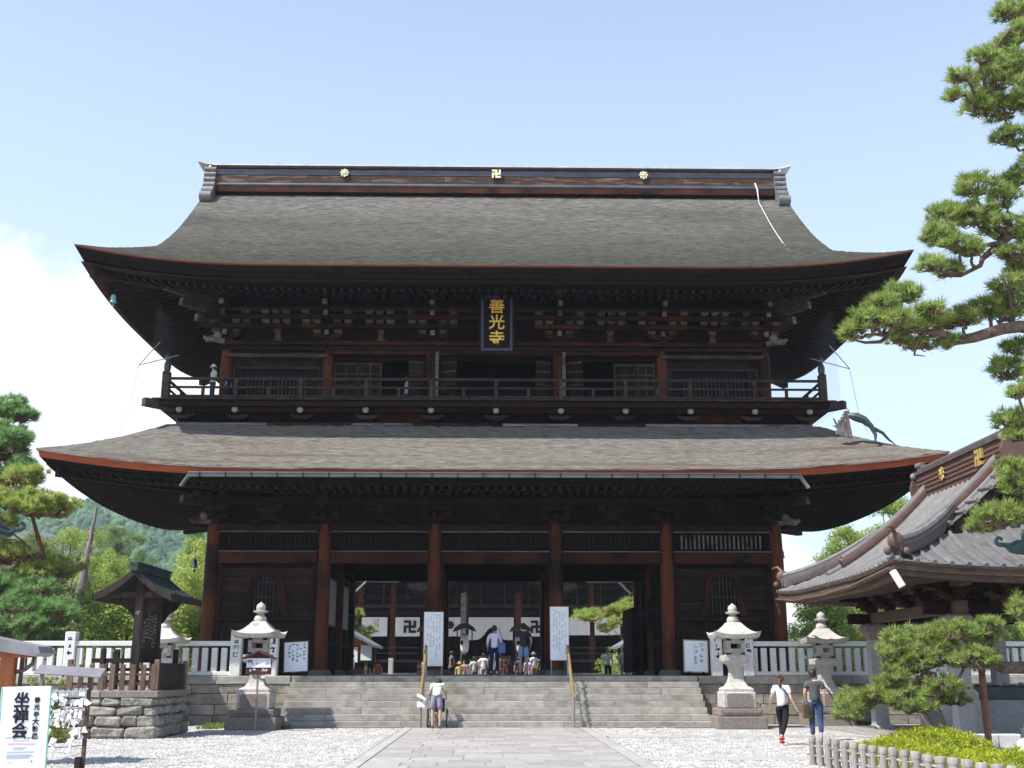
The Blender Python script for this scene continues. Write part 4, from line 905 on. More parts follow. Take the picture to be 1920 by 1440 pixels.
# wind bells
def wind_bell(x, y, z, label, m, s=1.0):
    b = T(put('wind_bell', MB().lathe([(.02, .42), (.035, .40), (.10, .36), (.13, .25), (.14, .08), (.17, 0), (.15, .0)], (0, 0, 0), 12), m, smooth=True, basis=TR(x, y, z, s=s)), label, 'bell', 'wind bells at the roof corners')
    put('hanging_rod', MB().cyl((0, 0, .40), (0, 0, 1.1), .012, n=5), M_DARK, b, basis=TR(x, y, z, s=s)); put('clapper', MB().cyl((0, 0, -.12), (0, 0, .1), .02, n=5).box((0, 0, -.16), (.10, .01, .10)), m, b, basis=TR(x, y, z, s=s))
wind_bell(-13.33, 37.9, 14.12, 'small teal bell hanging under the upper eave at its left front corner', M_TEAL, .72)
wind_bell(13.5, 53.6, 6.85, 'dark bell hanging under the lower eave at its right rear corner', M_PATINA)
wind_bell(-13.9, 53.5, 6.35, 'dark bell hanging under the lower eave at its left rear corner', M_PATINA)
# safety net at the balcony ends
M_NET = bpy.data.materials.new('fine_net'); M_NET.use_nodes = True
_n = M_NET.node_tree; _b = _n.nodes['Principled BSDF']; _b.inputs['Base Color'].default_value = (.42, .5, .62, 1); _b.inputs['Alpha'].default_value = .12; _b.inputs['Roughness'].default_value = 1
for s, side in ((-1, 'left'), (1, 'right')):
    nt_ = empty('bird_net', (s * 12.3, 40, 10.9), f'fine bird net with thin wires hung at the {side} end of the balcony', 'net')
    put('net_sheet', MB().add([(s * 12.45, 39.7, 10.9), (s * 12.45, 51.3, 10.9), (s * 12.35, 51.3, 14.9), (s * 12.35, 39.7, 14.6)], [(0, 1, 2, 3)]), M_NET, nt_)
    put('wires', MB().cyl((s * 12.8, 39.6, 12.32), (s * 11.9, 38.9, 13.0), .018, n=5).cyl((s * 12.8, 39.6, 12.32), (s * 11.4, 39.6, 12.7), .018, n=5).tube([(s * 12.8, 39.6, 12.32), (s * 12.95, 39.4, 10.6), (s * 13.1, 39.0, 9.8)], .008, 4), M_STEEL, nt_)
# arched carved ornament on the right corner of the lower roof
orn = empty('roof_ornament', (12.2, 38.2, 9.7), 'dark arched carved ornament with pale boards on the right corner of the lower roof', 'roof ornament')
put('arched_body', MB().tube([(12.25, 38.3, 10.30), (12.45, 38.2, 10.22), (12.70, 38.15, 10.10), (12.92, 38.1, 9.86), (13.02, 38.05, 9.55), (12.98, 38.0, 9.30)], [.10, .16, .14, .09, .06, .03], 8), M_PATINA, orn, smooth=True)
put('long_tip', MB().tube([(12.98, 38.05, 9.78), (13.25, 38.0, 9.62), (13.45, 38.0, 9.38), (13.68, 38.0, 9.20)], [.07, .055, .04, .01], 6), M_PATINA, orn, smooth=True)
for k in range(4): put('pale_board', MB().cbox((0, 0, 0), (.13, .10, .95 - k * .14), .01), M_GREYWOOD, orn, basis=Matrix.Translation((12.18 - .11 * k, 38.3, 9.98 - k * .04)) @ Matrix.Rotation(.12 * (k - 1), 4, 'Y'))
put('spiky_crest', MB().tube([(11.85, 38.4, 9.9), (11.72, 38.35, 10.15), (11.66, 38.3, 10.2)], [.05, .03, .008], 5).tube([(11.95, 38.4, 9.75), (11.75, 38.35, 9.92), (11.6, 38.3, 9.93)], [.05, .03, .008], 5).tube([(12.25, 38.3, 10.35), (12.2, 38.3, 10.55)], [.05, .01], 5), M_GREYWOOD, orn)
# ------------------------------------------------------------------ stone lanterns
def cap_roof(half, rise, top, thick, up, n=8):
    """square stone cap with turned-up corners, local z from the eave bottom"""
    mb = MB()
    def z_at(d, c, h): return rise * (d / (half - top)) ** 1.7 + up * (abs(c) / half) ** 3 * (1 - d / (half - top)) ** 1.5
    for q in range(4):
        a = q * math.pi / 2; ca, sa = math.cos(a), math.sin(a)
        def f(u, v):
            d = (half - top) * v; h = half - d; c = (2 * u - 1) * h; x, y = c, -h; z = thick + z_at(d, c, h)
            return (x * ca - y * sa, x * sa + y * ca, z)
        mb.grid(f, 12, n)
        def g(u, v):
            p = [(half, 1), (half - .04, 0), (half - .30, 0), (top, .0)][round(v * 3)]; h = p[0]; c = (2 * u - 1) * h; x, y = c, -h
            zt = thick + up * (abs(c) / half) ** 3 if p[1] else (.0 + up * (abs(c) / max(h, .01)) ** 3 * (.9 if h > half - .1 else .3 if h > top else 0))
            return (x * ca - y * sa, x * sa + y * ca, zt)
        mb.grid(g, 12, 3, flip=True)
    mb.span(-top, top, -top, top, thick + rise - .01, thick + rise); return mb
def stone_lantern(x, y, label, inscribed=False, s=1.0):
    t = empty('stone_lantern', (x, y, 0), label, 'stone lantern', 'pale stone lanterns before the terrace'); B = TR(x, y, 0, s=s) @ Matrix.Diagonal((.9, .9, .955, 1))
    put('bottom_plinth', MB().cbox((0, 0, .19), (1.68, 1.68, .38), .02), M_LANT2, t, basis=B)
    c = put('carved_plinth', MB().cbox((0, 0, .50), (1.44, 1.44, .24), .02), M_LANT2, t, basis=B)
    mb = MB(); r = random.Random(int(x * 10))
    for k in range(22): mb.tube([(-.62 + k * .057, -.735, .42 + r.random() * .05), (-.60 + k * .057, -.74, .50), (-.56 + k * .057, -.735, .52 + r.random() * .05)], .016, 4)
    put('wave_carving', mb, M_LANT2, c, basis=B)
    p = put('inscribed_pedestal', MB().cbox((0, 0, .88), (1.12, 1.12, .50), .03), M_LANT, t, basis=B)
    put('carved_panel', MB().prism([(-.44, .72), (-.40, .68), (.40, .68), (.44, .72), (.44, 1.02), (.36, 1.08), (-.36, 1.08), (-.44, 1.02)], -.575, -.563), M_LANT2, p, basis=B)
    if inscribed:
        bm_ = brush_marks(4, -.34, .34, .70, 1.06, .30, seed=4, fill=1, w=.13); put('inscription', bm_, M_LANT, p, basis=B @ Matrix.Translation((0, -.578, -.0)))
    put('base', MB().sq([(.50, 1.13), (.50, 1.22), (.46, 1.26), (.36, 1.30), (.27, 1.42), (.22, 1.58), (.205, 1.74)]), M_LANT, t, basis=B)
    put('shaft', MB().sq([(.205, 1.738), (.21, 1.85), (.25, 1.97), (.29, 2.0)]), M_LANT, t, basis=B)
    put('platform', MB().sq([(.30, 1.998), (.42, 2.06), (.44, 2.10), (.44, 2.25), (.40, 2.30)]), M_LANT, t, basis=B)
    fb = MB()
    for a in (-1, 1):
        for b in (-1, 1): fb.box((a * .245, b * .245, 2.56), (.13, .13, .54))
    fb.span(-.31, .31, -.31, .31, 2.285, 2.36).span(-.31, .31, -.31, .31, 2.74, 2.83)
    for a in (-1, 1): fb.box((a * .27, 0, 2.42), (.05, .37, .13)).box((0, a * .27, 2.42), (.37, .05, .13)).box((a * .27, 0, 2.70), (.05, .37, .10)).box((0, a * .27, 2.70), (.37, .05, .10))
    put('firebox', fb, M_LANT, t, basis=B)
    put('roof', cap_roof(.80, .40, .22, .13, .12), M_LANT, t, smooth=True, basis=B @ Matrix.Translation((0, 0, 2.80)))
    put('neck', MB().lathe([(.20, 3.32), (.22, 3.40), (.17, 3.50), (.10, 3.54), (.10, 3.57)], (0, 0, 0), 14), M_LANT, t, smooth=True, basis=B)
    put('jewel', MB().lathe([(.10, 3.565), (.25, 3.63), (.255, 3.66), (.14, 3.68), (.165, 3.76), (.14, 3.85), (.05, 3.91), (.008, 3.95)], (0, 0, 0), 14), M_LANT, t, smooth=True, basis=B)
stone_lantern(-7.24, 35.85, 'pale stone lantern left of the stairs, behind the small brown signpost')
stone_lantern(7.45, 36.35, 'pale stone lantern with an inscribed pedestal at the right end of the stairs', True)
stone_lantern(10.72, 38.05, 'pale stone lantern farther right against the terrace wall, beside the washing pavilion', s=.96)
stone_lantern(-10.72, 38.05, 'pale stone lantern half hidden behind the roofed notice house', s=.96)

# ------------------------------------------------------------------ white stone balustrades
bal_bm = MB().cbox((0, 0, .47), (.19, .16, .82), .01).mesh('baluster'); bal_bm.materials.append(M_GRANITE)
def balustrade(x0, x1, label, posts, yb=39.12):
    t = empty('stone_balustrade', ((x0 + x1) / 2, yb, H), label, 'balustrade', 'white stone balustrades along the terrace edge')
    put('top_rail', MB().cbox((0, 0, 0), (x1 - x0, .22, .16), .015), M_GRANITE, t, basis=TR((x0 + x1) / 2, yb, H + 1.04))
    put('bottom_rail', MB().cbox((0, 0, 0), (x1 - x0, .22, .13), .015), M_GRANITE, t, basis=TR((x0 + x1) / 2, yb, H + .07))
    n = int((x1 - x0 - .3) / .31)
    for k in range(n): 
        x = x0 + .3 + k * (x1 - x0 - .45) / (n - 1)
        if min([abs(x - p) for p in posts] + [9]) < .22: continue
        put('baluster', bal_bm, None, t, basis=TR(x, yb, H + .02))
    for p in posts:
        q = put('end_post', MB().cbox((0, 0, .72), (.36, .34, 1.44), .025), M_GRANITE, t, basis=TR(p, yb - .01, H - .02))
        put('engraved_characters', brush_marks(1, -.08, .08, .2, 1.3, .20, seed=int(abs(p) * 9), fill=.9, w=.12), M_INK, q, basis=TR(p, yb - .185, H))
balustrade(-17.6, -8.55, 'white stone balustrade on the terrace left of the stairs', [-14.1, -8.62])
balustrade(8.40, 20.5, 'white stone balustrade on the terrace right of the stairs', [8.47, 13.1])
for s, sd in ((-1, 'left'), (1, 'right')):
    t = empty('stone_gatepost', (s * 7.42, 39.12, H), f'free-standing white stone post with black lettering behind the {sd} front lantern', 'stone post')
    put('post', MB().cbox((0, 0, .72), (.36, .34, 1.44), .025), M_GRANITE, t, basis=TR(s * 7.42, 39.12, H - .02))
    put('lettering', brush_marks(1, -.08, .08, .1, 1.25, .26, seed=31 + s, fill=1, w=.13), M_INK, t, basis=TR(s * 7.42 + .02, 38.94, H))

# ------------------------------------------------------------------ notice boards on the terrace
def tall_board(x, y, w, z0, z1, label, seed):
    t = empty('tall_notice_board', (x, y, H), label, 'notice board', 'tall white notice boards at the top of the stairs')
    put('board', MB().cbox((0, 0, 0), (w, .05, z1 - z0), .008), M_BOARDW, t, basis=TR(x, y, (z0 + z1) / 2))
    put('brush_writing', brush_marks(5, -w * .40, w * .42, z0 + .1, z1 - .08, .07, seed, .75, .10), M_GREYINK, t, basis=TR(x, y - .031, 0))
    for o in (-w / 2 + .02, w / 2 - .02): put('leg', MB().cbox((0, 0, 0), (.05, .05, z0 - H + .3), .006), M_STEEL, t, basis=TR(x + o, y + .055, (z0 + .3 + H) / 2))
    put('frame', MB().span(-w / 2 - .02, -w / 2 - .002, -.03, .03, z0, z1).span(w / 2 + .002, w / 2 + .02, -.03, .03, z0, z1), M_PVC, t, basis=TR(x, y, 0))
tall_board(-2.10, 39.7, .62, 1.86, 3.66, 'tall white notice board with faded brush writing before the left middle pillar', 5)
tall_board(2.19, 39.7, .60, 2.05, 3.84, 'tall white notice board with faded brush writing before the right middle pillar', 9)
def lean_board(x, y, w, h, tilt, roll, label, seed, m):
    t = empty('leaning_notice_board', (x, y, H), label, 'notice board', 'white boards propped at the foot of the gate')
    B = Matrix.Translation((x, y, H + .13)) @ Matrix.Rotation(roll, 4, 'Y') @ Matrix.Rotation(-tilt, 4, 'X')
    put('board', MB().span(-w / 2, w / 2, -.02, .02, 0, h), M_BOARDW, t, basis=B)
    mb = MB()
    for (a0, a1, b0, b1) in ((-w / 2 - .035, w / 2 + .035, h, h + .035), (-w / 2 - .035, w / 2 + .035, -.035, 0), (-w / 2 - .035, -w / 2, 0, h), (w / 2, w / 2 + .035, 0, h)): mb.span(a0, a1, -.035, .03, b0, b1)
    put('wooden_frame', mb, m, t, basis=B)
    put('brush_writing', brush_marks(5 if seed < 20 else 2, -w * .36 if seed < 20 else -.12, w * .44 if seed < 20 else .30, .1, h - .05, .11 if seed < 20 else .15, seed, .85), M_INK if seed < 20 else M_GREYINK, t, basis=B @ Matrix.Translation((0, -.024, 0)))
    put('foot', MB().box((-w * .3, .2, -.05), (.06, .5, .10)).box((w * .3, .2, -.05), (.06, .5, .10)), M_DARK, t, basis=B)
lean_board(-6.68, 39.45, .78, .98, .16, -.05, 'white board with rows of black brush writing propped left of the stairs', 12, M_FASCIA)
lean_board(6.78, 39.45, .78, 1.02, .12, .035, 'white board with two lines of grey brush writing propped right of the stairs', 22, M_BRASS)

# ------------------------------------------------------------------ handrails on the stairs
def handrail(x, label):
    t = empty('handrail', (x, 36.8, 0), label, 'handrail', 'brass-topped handrails on the stairs')
    f = lambda y: .0 + (y - 36.35) * (RI / TRD)
    put('brass_rail', MB().tube([(x, 36.25, .96), (x, 36.4, .95), (x, 38.95, .95 + f(38.95) - .02), (x, 39.25, .96 + H)], .045, 10), M_BRASS, t, smooth=True)
    put('post', MB().cyl((x, 36.42, .0), (x, 36.42, .95), .035, n=10), M_STEEL, t)
    put('post', MB().cyl((x, 37.75, .9), (x, 37.75, .95 + f(37.75)), .035, n=10), M_STEEL, t)
    put('post', MB().cyl((x, 39.1, H), (x, 39.1, .93 + H), .035, n=10), M_STEEL, t)
    put('lower_rail', MB().tube([(x, 36.42, .55), (x, 37.9, .50 + f(37.9)), (x, 39.1, .52 + H)], .022, 6), M_STEEL, t)
handrail(-2.30, 'brass-topped handrail on the stairs beside the bending man')
handrail(2.42, 'brass-topped handrail on the stairs right of centre')
bx = T(put('white_box', MB().cbox((0, 0, 0), (.27, .12, .17), .02), M_PVC, basis=TR(-2.27, 36.28, .70)), 'small white box fixed low on the left handrail', 'box')
T(put('white_towel', MB().tube([(-2.40, 36.22, .98), (-2.28, 36.18, .93), (-2.14, 36.15, .84)], [.05, .055, .04], 8), cloth('white_cloth', (.8, .8, .78)), smooth=True), 'white rolled cloth lying over the end of the left handrail', 'cloth')

# ------------------------------------------------------------------ small brown signpost before the left lantern
t = empty('brown_signpost', (-6.98, 34.6, 0), 'small brown roofed signpost with a white panel before the left stone lantern', 'signpost')
put('pole', MB().cbox((0, 0, .95), (.055, .055, 1.9), .006), M_STEEL, t, basis=TR(-6.98, 34.6, 0))
sb = put('sign_panel', MB().cbox((0, 0, 0), (.74, .05, .46), .01), cloth('brown_sign_paint', (.085, .035, .03)), t, basis=TR(-6.96, 34.55, 1.83))
put('white_panel', MB().span(-.355, .355, -.006, .006, -.13, .13), M_BOARDW, sb, basis=TR(-6.96, 34.518, 1.93))
put('small_print', brush_marks(8, -.22, .30, -.11, .02, .075, 3, 1).span(-.33, -.18, -.002, .002, .04, .12), M_GREYINK, sb, basis=TR(-6.96, 34.510, 1.90))
put('white_print', brush_marks(9, -.26, .26, -.10, .06, .085, 8, 1, .22), M_BOARDW, sb, basis=TR(-6.96, 34.520, 1.69))
put('sign_roof', MB().prism([(-.50, .0), (0, .22), (.50, 0), (.47, -.04), (0, .16), (-.47, -.04)], -.14, .14).prism([(-.36, 0), (0, .15), (.36, 0)], -.03, .02), cloth('brown_sign_paint', (.085, .035, .03)), t, basis=TR(-6.96, 34.56, 2.07))
put('yellow_tag', MB().cbox((0, 0, 0), (.13, .03, .11), .005), M_YELINK, t, basis=TR(-6.82, 34.56, 1.55))

# ------------------------------------------------------------------ roofed notice house on its stone plinth
NX, NY0, NY1 = -9.72, 31.35, 33.75
pl = empty('stone_plinth', (-10.35, 32.6, 0), 'rough stone plinth under the roofed notice house, left of the path', 'stone plinth')
put('rubble_core', MB().span(-11.15, -8.98, 30.98, 33.8, 0, 1.0), M_RUBBLE, pl)
rows = ((0, .30), (.30, .27), (.57, .24), (.81, .22))
for ri, (z0, hh) in enumerate(rows):
    r = random.Random(ri + 5); sl = (.12, .07, .03, .0)[ri]
    x = -11.25
    while x < -8.95 + sl:
        w = min(r.uniform(.40, 1.0), -8.9 + sl - x)
        put('plinth_stone', MB().cbox((0, 0, 0), (w - .02, .34, hh - .012), .05, .032), M_RUBBLE, pl, basis=TR(x + w / 2, 31.0 - sl + r.uniform(-.03, .02), z0 + hh / 2)); x += w
    y = 30.9 - sl
    while y < 33.8:
        w = min(r.uniform(.4, .9), 33.9 - y)
        put('plinth_stone', MB().cbox((0, 0, 0), (.34, w - .02, hh - .012), .05, .032), M_RUBBLE, pl, basis=TR(-9.03 + sl + r.uniform(-.02, .03), y + w / 2, z0 + hh / 2)); y += w
for (a, b, c, d) in ((-11.3, -10.3, 30.82, 31.2), (-10.29, -8.80, 30.82, 31.2), (-9.2, -8.80, 31.21, 32.5), (-9.2, -8.80, 32.51, 33.95), (-11.3, -9.21, 31.21, 33.95)):
    put('coping_slab', MB().cbox((0, 0, 0), (b - a - .01, d - c - .01, .17), .015), M_PAVE if b < -9.21 else M_LANT2, pl, basis=TR((a + b) / 2, (c + d) / 2, 1.115))
nh = empty('notice_house', (NX, 32.7, 1.2), 'dark roofed notice house with a tall written board, left of the gate', 'notice house')
for y in (NY0 + .35, NY1 - .25):
    put('post', MB().cbox((0, 0, 1.5), (.20, .20, 3.05), .015), M_NOTWOOD, nh, basis=TR(NX, y, 1.2))
put('post_writing', brush_marks(1, -.05, .05, 2.5, 3.5, .16, 17, .8, .12), M_WHITEINK, nh, basis=TR(NX, NY0 + .245, 0))
bd = put('written_board', MB().span(NX - .035, NX + .035, NY0 + .47, NY1 - .36, 2.05, 3.35), M_PICKDARK, nh)
# writing on its right face
wr = brush_marks(10, -.74, .74, 2.15, 3.25, .085, 23, .92, .13)
put('white_brush_writing', wr, M_WHITEINK, bd, basis=Matrix.Translation((NX + .045, (NY0 + NY1) / 2 + .05, 0)) @ Matrix.Rotation(math.pi / 2, 4, 'Z'))
mb = MB().span(NX - .06, NX + .06, NY0 + .45, NY1 - .34, 3.35, 3.45).span(NX - .06, NX + .06, NY0 + .45, NY1 - .34, 1.95, 2.05)
put('board_frame', mb, M_NOTWOOD, nh)
for y in (NY0 + .35, NY1 - .25):
    put('cross_beam', MB().cbox((0, 0, 0), (1.9, .12, .16), .01), M_NOTWOOD, nh, basis=TR(NX, y + .0, 3.72))
    put('hanging_bracket', MB().prism([(-.62, .0), (.62, .0), (.50, -.22), (.30, -.35), (.12, -.62), (-.12, -.62), (-.30, -.35), (-.50, -.22)], -.03, .03), M_PICKDARK, nh, basis=TR(NX, y + .12, 3.64))
def zn(d): return 3.64 + .42 * d + .34 * max(0, d - .25) ** 1.6
rw, rb = 1.06, 1.06
mb = MB()
for s in (-1, 1):
    def f(u, v):
        d = rw * v; yy = NY0 - .35 + u * (NY1 - NY0 + .75); return (NX + s * (rw - d), yy, zn(d) + .06 * (2 * u - 1) ** 4)
    mb.grid(f, 8, 12, flip=(s > 0))
rf = put('roof', mb, M_COPROOF, nh, smooth=True)
mb = MB()
for s in (-1, 1):
    def f(u, v):
        d = rw * v; yy = NY0 - .35 + u * (NY1 - NY0 + .75); return (NX + s * (rw - d), yy, zn(d) - .12 + .06 * (2 * u - 1) ** 4)
    mb.grid(f, 8, 12, flip=(s < 0))
put('roof_underside', mb, M_PICKDARK, rf)
for yy in (NY0 - .35, NY1 + .40):
    mb = MB()
    for s in (-1, 1):
        for k in range(12):
            d0, d1 = rw * k / 12, rw * (k + 1) / 12; a, b = NX + s * (rw - d0), NX + s * (rw - d1)
            mb.add([(a, yy, zn(d0) + .065), (b, yy, zn(d1) + .065), (b, yy, zn(d1) - .13), (a, yy, zn(d0) - .13), (a, yy + .05, zn(d0) + .065), (b, yy + .05, zn(d1) + .065), (b, yy + .05, zn(d1) - .13), (a, yy + .05, zn(d0) - .13)], [(0, 1, 2, 3), (4, 7, 6, 5), (0, 4, 5, 1), (3, 2, 6, 7)])
    put('bargeboard', mb, M_NOTWOOD if yy > 33 else M_PICKDARK, rf)
for s in (-1, 1): put('eave_board', MB().span(NX + s * rw - .02, NX + s * rw + .02, NY0 - .35, NY1 + .4, 3.54, 3.71), M_PICKDARK, rf)
put('roof_ridge', MB().span(NX - .09, NX + .09, NY0 - .42, NY1 + .47, zn(rw) - .02, zn(rw) + .17).span(NX - .13, NX + .13, NY0 - .45, NY1 + .5, zn(rw) + .17, zn(rw) + .22), M_COPROOF, rf)
for k in range(9): put('roof_seam', MB().tube([(NX + rw - rw * i / 8, 0, zn(rw * i / 8) + .015) for i in range(9)], .014, 4), M_COPROOF, rf, basis=TR(0, NY0 - .1 + k * .36, 0))
# its picket fence
pfn = empty('picket_fence', (-10.2, 31.1, 1.2), 'brown picket fence on the coping round the notice house', 'fence')
for z in (1.38, 1.62): put('rail', MB().cbox((0, 0, 0), (2.3, .05, .06), .006), M_PICKET, pfn, basis=TR(-10.05, 31.02, z))
pk = MB().cbox((0, 0, .34), (.13, .045, .66), .008).mesh('picket'); pk.materials.append(M_PICKET)
for k in range(9): put('picket', pk, None, pfn, basis=TR(-11.15 + k * .27, 30.97, 1.20))
pk2 = MB().cbox((0, 0, .36), (.045, .20, .70), .008).mesh('side_board'); pk2.materials.append(M_PICKDARK)
for k in range(12): put('side_board', pk2, None, pfn, basis=TR(-8.92, 31.25 + k * .212, 1.20))
for (x, y, h) in ((-8.93, 31.02, .80), (-8.93, 33.85, .78), (-11.2, 31.02, .8), (-11.2, 33.85, .8)): put('fence_post', MB().cbox((0, 0, h / 2), (.12, .12, h), .01), M_PICKET, pfn, basis=TR(x, y, 1.2))
for z in (1.40, 1.74): put('back_rail', MB().cbox((0, 0, 0), (2.2, .05, .10), .006), M_PICKDARK, pfn, basis=TR(-10.05, 33.85, z))
for k, (x, y) in enumerate(((-10.75, 32.2), (-9.25, 32.2), (-9.15, 33.6), (-10.75, 33.4))):
    put('inner_post', MB().cbox((0, 0, .55), (.13, .13, 1.1), .01), M_PICKDARK, pfn, basis=TR(x, y, 1.2))
put('inner_rail', MB().cbox((0, 0, 0), (1.7, .06, .12), .006), M_PICKDARK, pfn, basis=TR(-10.2, 32.2, 1.2 + .78))

# ------------------------------------------------------------------ fortune-paper rack at the lower left
rk = empty('fortune_paper_rack', (-7.3, 20, 0), 'slim roofed rack with ropes full of tied paper fortunes at the lower left', 'rack')
XL, XR = -7.74, -6.93
for x in (XL, XR): put('post', MB().cbox((0, 0, .84), (.06, .06, 1.68), .006), M_FASCIA if x == XR else M_STEEL, rk, basis=TR(x, 20, 0))
put('small_roof', MB().prism([(0, 0), (0, 0)][:0] or [(-.55, 0), (.55, 0), (.55, .015), (-.55, .015)], 0, .30), M_GREYMETAL, rk, basis=Matrix.Translation((-7.27, 19.84, 1.62)) @ Matrix.Rotation(R_(28), 4, 'X') @ Matrix.Rotation(R_(4), 4, 'Y'))
put('small_roof', MB().prism([(-.55, 0), (.55, 0), (.55, .015), (-.55, .015)], 0, .24), M_GREYMETAL, rk, basis=Matrix.Translation((-7.27, 20.11, 1.76)) @ Matrix.Rotation(R_(-28), 4, 'X') @ Matrix.Rotation(R_(4), 4, 'Y'))
ropes = [1.42, 1.26, 1.10, .95, .80, .64, .50]
mb = MB()
for z in ropes: mb.tube([(XL, 20, z), ((XL + XR) / 2, 20, z - .035), (XR, 20, z)], .008, 5)
put('ropes', mb, M_GREYWOOD, rk)
put('dark_foot', MB().cbox((0, 0, .15), (.10, .10, .34), .01), M_PICKDARK, rk, basis=TR(-6.86 - .12, 19.92, 0))
pm = []
for q in range(5):
    rr = random.Random(q); mb = MB(); L = rr.uniform(.07, .15)
    mb.box((0, -.012, 0), (.05, .03, .035)); mb.add([(-.018, -.02, 0), (.018, -.02, 0), (.03 + rr.uniform(0, .03), -.03, -L), (-.01 + rr.uniform(-.02, .03), -.035, -L)], [(0, 1, 2, 3)])
    mb.add([(-.015, -.015, 0), (.015, -.015, 0), (-.02, -.03, -L * .8), (-.055, -.025, -L * .75)], [(0, 1, 2, 3)])
    me = mb.mesh('paper_fortune'); me.materials.append(M_PAPER); pm.append(me)
rr = random.Random(4)
for zi, z in enumerate(ropes):
    for k in range(17):
        f = (k + rr.random() * .6) / 17
        if rr.random() < (.12, .10, .2, .3, .45, .55, .7)[zi]: continue
        x = XL + f * (XR - XL); zz = z - .14 * f * (1 - f)
        o = put('paper_fortune', pm[rr.randrange(5)], None, basis=Matrix.Translation((x, 19.985 + rr.uniform(-.03, .02), zz - rr.uniform(0, .03))) @ Matrix.Rotation(rr.uniform(-1.3, .5), 4, 'Z') @ Matrix.Rotation(rr.uniform(-.5, .8), 4, 'Y') @ Matrix.Rotation(rr.uniform(-.5, .1), 4, 'X'))
        T(o, 'white paper fortune knotted to the ropes of the rack at the lower left', 'paper', 'paper fortunes tied to the rack')
# ------------------------------------------------------------------ event sign and the shelter post at the lower left edge
es = empty('event_sign', (-6.0, 15, 0), 'white upright sign with large black brush characters and mint edges at the lower left', 'sign')
BS = Matrix.Translation((-5.99, 15.0, 0)) @ Matrix.Rotation(-.02, 4, 'Y')
put('panel', MB().cbox((0, 0, .78), (.60, .03, 1.46), .004), M_BOARDW, es, basis=BS)
put('mint_edges', MB().span(-.315, -.300, -.02, .02, .05, 1.51).span(.300, .306, -.02, .02, .05, 1.51), M_MINT, es, basis=BS)
for k, ch in enumerate('坐禅会'): letters('large_character', ch, .20, BS @ Vector((-.045, -.020, 1.335 - k * .185)), M_INK, es, .002, .006)
for k, ch in enumerate('善光寺大勧進'): letters('small_character', ch, .076 if k != 3 else .095, BS @ Vector((.145, -.020, 1.34 - k * .087)), M_INK, es, .002, .002)
mb = MB()
for (a0, a1, b0, b1) in ((-.22, .20, .895, .899), (-.11, .07, .86, .863), (-.11, -.107, .86, .90), (.07, .073, .86, .90)): mb.span(a0, a1, -.021, -.017, b0, b1)
put('ruled_lines', mb, M_GREYINK, es, basis=BS)
put('red_print', MB().span(-.19, .0, -.021, -.017, .818, .834).span(.01, .15, -.021, -.017, .812, .834), M_PINKINK, es, basis=BS)
put('blue_print', MB().span(-.19, .15, -.021, -.017, .722, .733).span(-.20, .16, -.0205, -.0165, .20, .70) if False else MB().span(-.19, .15, -.021, -.017, .722, .733), M_BLUEINK, es, basis=BS)
mb = brush_marks(9, -.20, .18, .30, .70, .022, 2, .7)
put('fine_print', MB().span(-.19, .12, -.021, -.018, .690, .694).span(-.19, .15, -.021, -.018, .670, .674).span(-.19, .10, -.021, -.018, .650, .654).span(-.12, .06, -.021, -.018, .775, .779).span(-.12, .03, -.021, -.018, .755, .759).span(.12, .14, -.021, -.018, .60, .62), M_GREYINK, es, basis=BS)
put('yellow_print', MB().span(-.19, -.10, -.021, -.017, .605, .612), M_YELINK, es, basis=BS)
put('green_brace', MB().beam((-.36, .28, .0), (-.305, .03, 1.0), .03, .03), M_MINT, es, basis=BS)
sh = empty('shelter', (-8.0, 17, 0), 'orange-brown timber shelter with a grey metal roof edge, cut off by the left frame edge', 'shelter')
put('post', MB().cbox((0, 0, 1.0), (.20, .16, 2.0), .012), M_ORANGEWOOD, sh, basis=TR(-7.10, 17, 0))
put('thin_post', MB().cbox((0, 0, 1.0), (.045, .06, 2.0), .006), M_FASCIA, sh, basis=TR(-6.93, 17.05, 0))
put('post', MB().cbox((0, 0, 1.0), (.20, .16, 2.0), .012), M_ORANGEWOOD, sh, basis=TR(-9.6, 17, 0)); 
put('cap_beam', MB().cbox((0, 0, 0), (2.9, .18, .14), .01), M_ORANGEWOOD, sh, basis=TR(-8.25, 17, 1.96))
put('shelter_roof', MB().prism([(-10.4, 2.26), (-7.5, 2.22), (-6.60, 2.04), (-6.56, 1.95), (-6.63, 1.90), (-7.2, 1.98), (-10.4, 2.02)], 16.72, 17.28), M_GREYMETAL, sh)
put('curved_brace', MB().tube([(-6.74, 17, 1.92), (-6.76, 17, 1.80), (-6.86, 17, 1.72), (-7.0, 17, 1.68)], .03, 6), M_BARK, sh)
put('notice_panel', MB().span(-9.5, -7.2, 16.98, 17.02, .6, 1.6), M_BOARDW, sh)
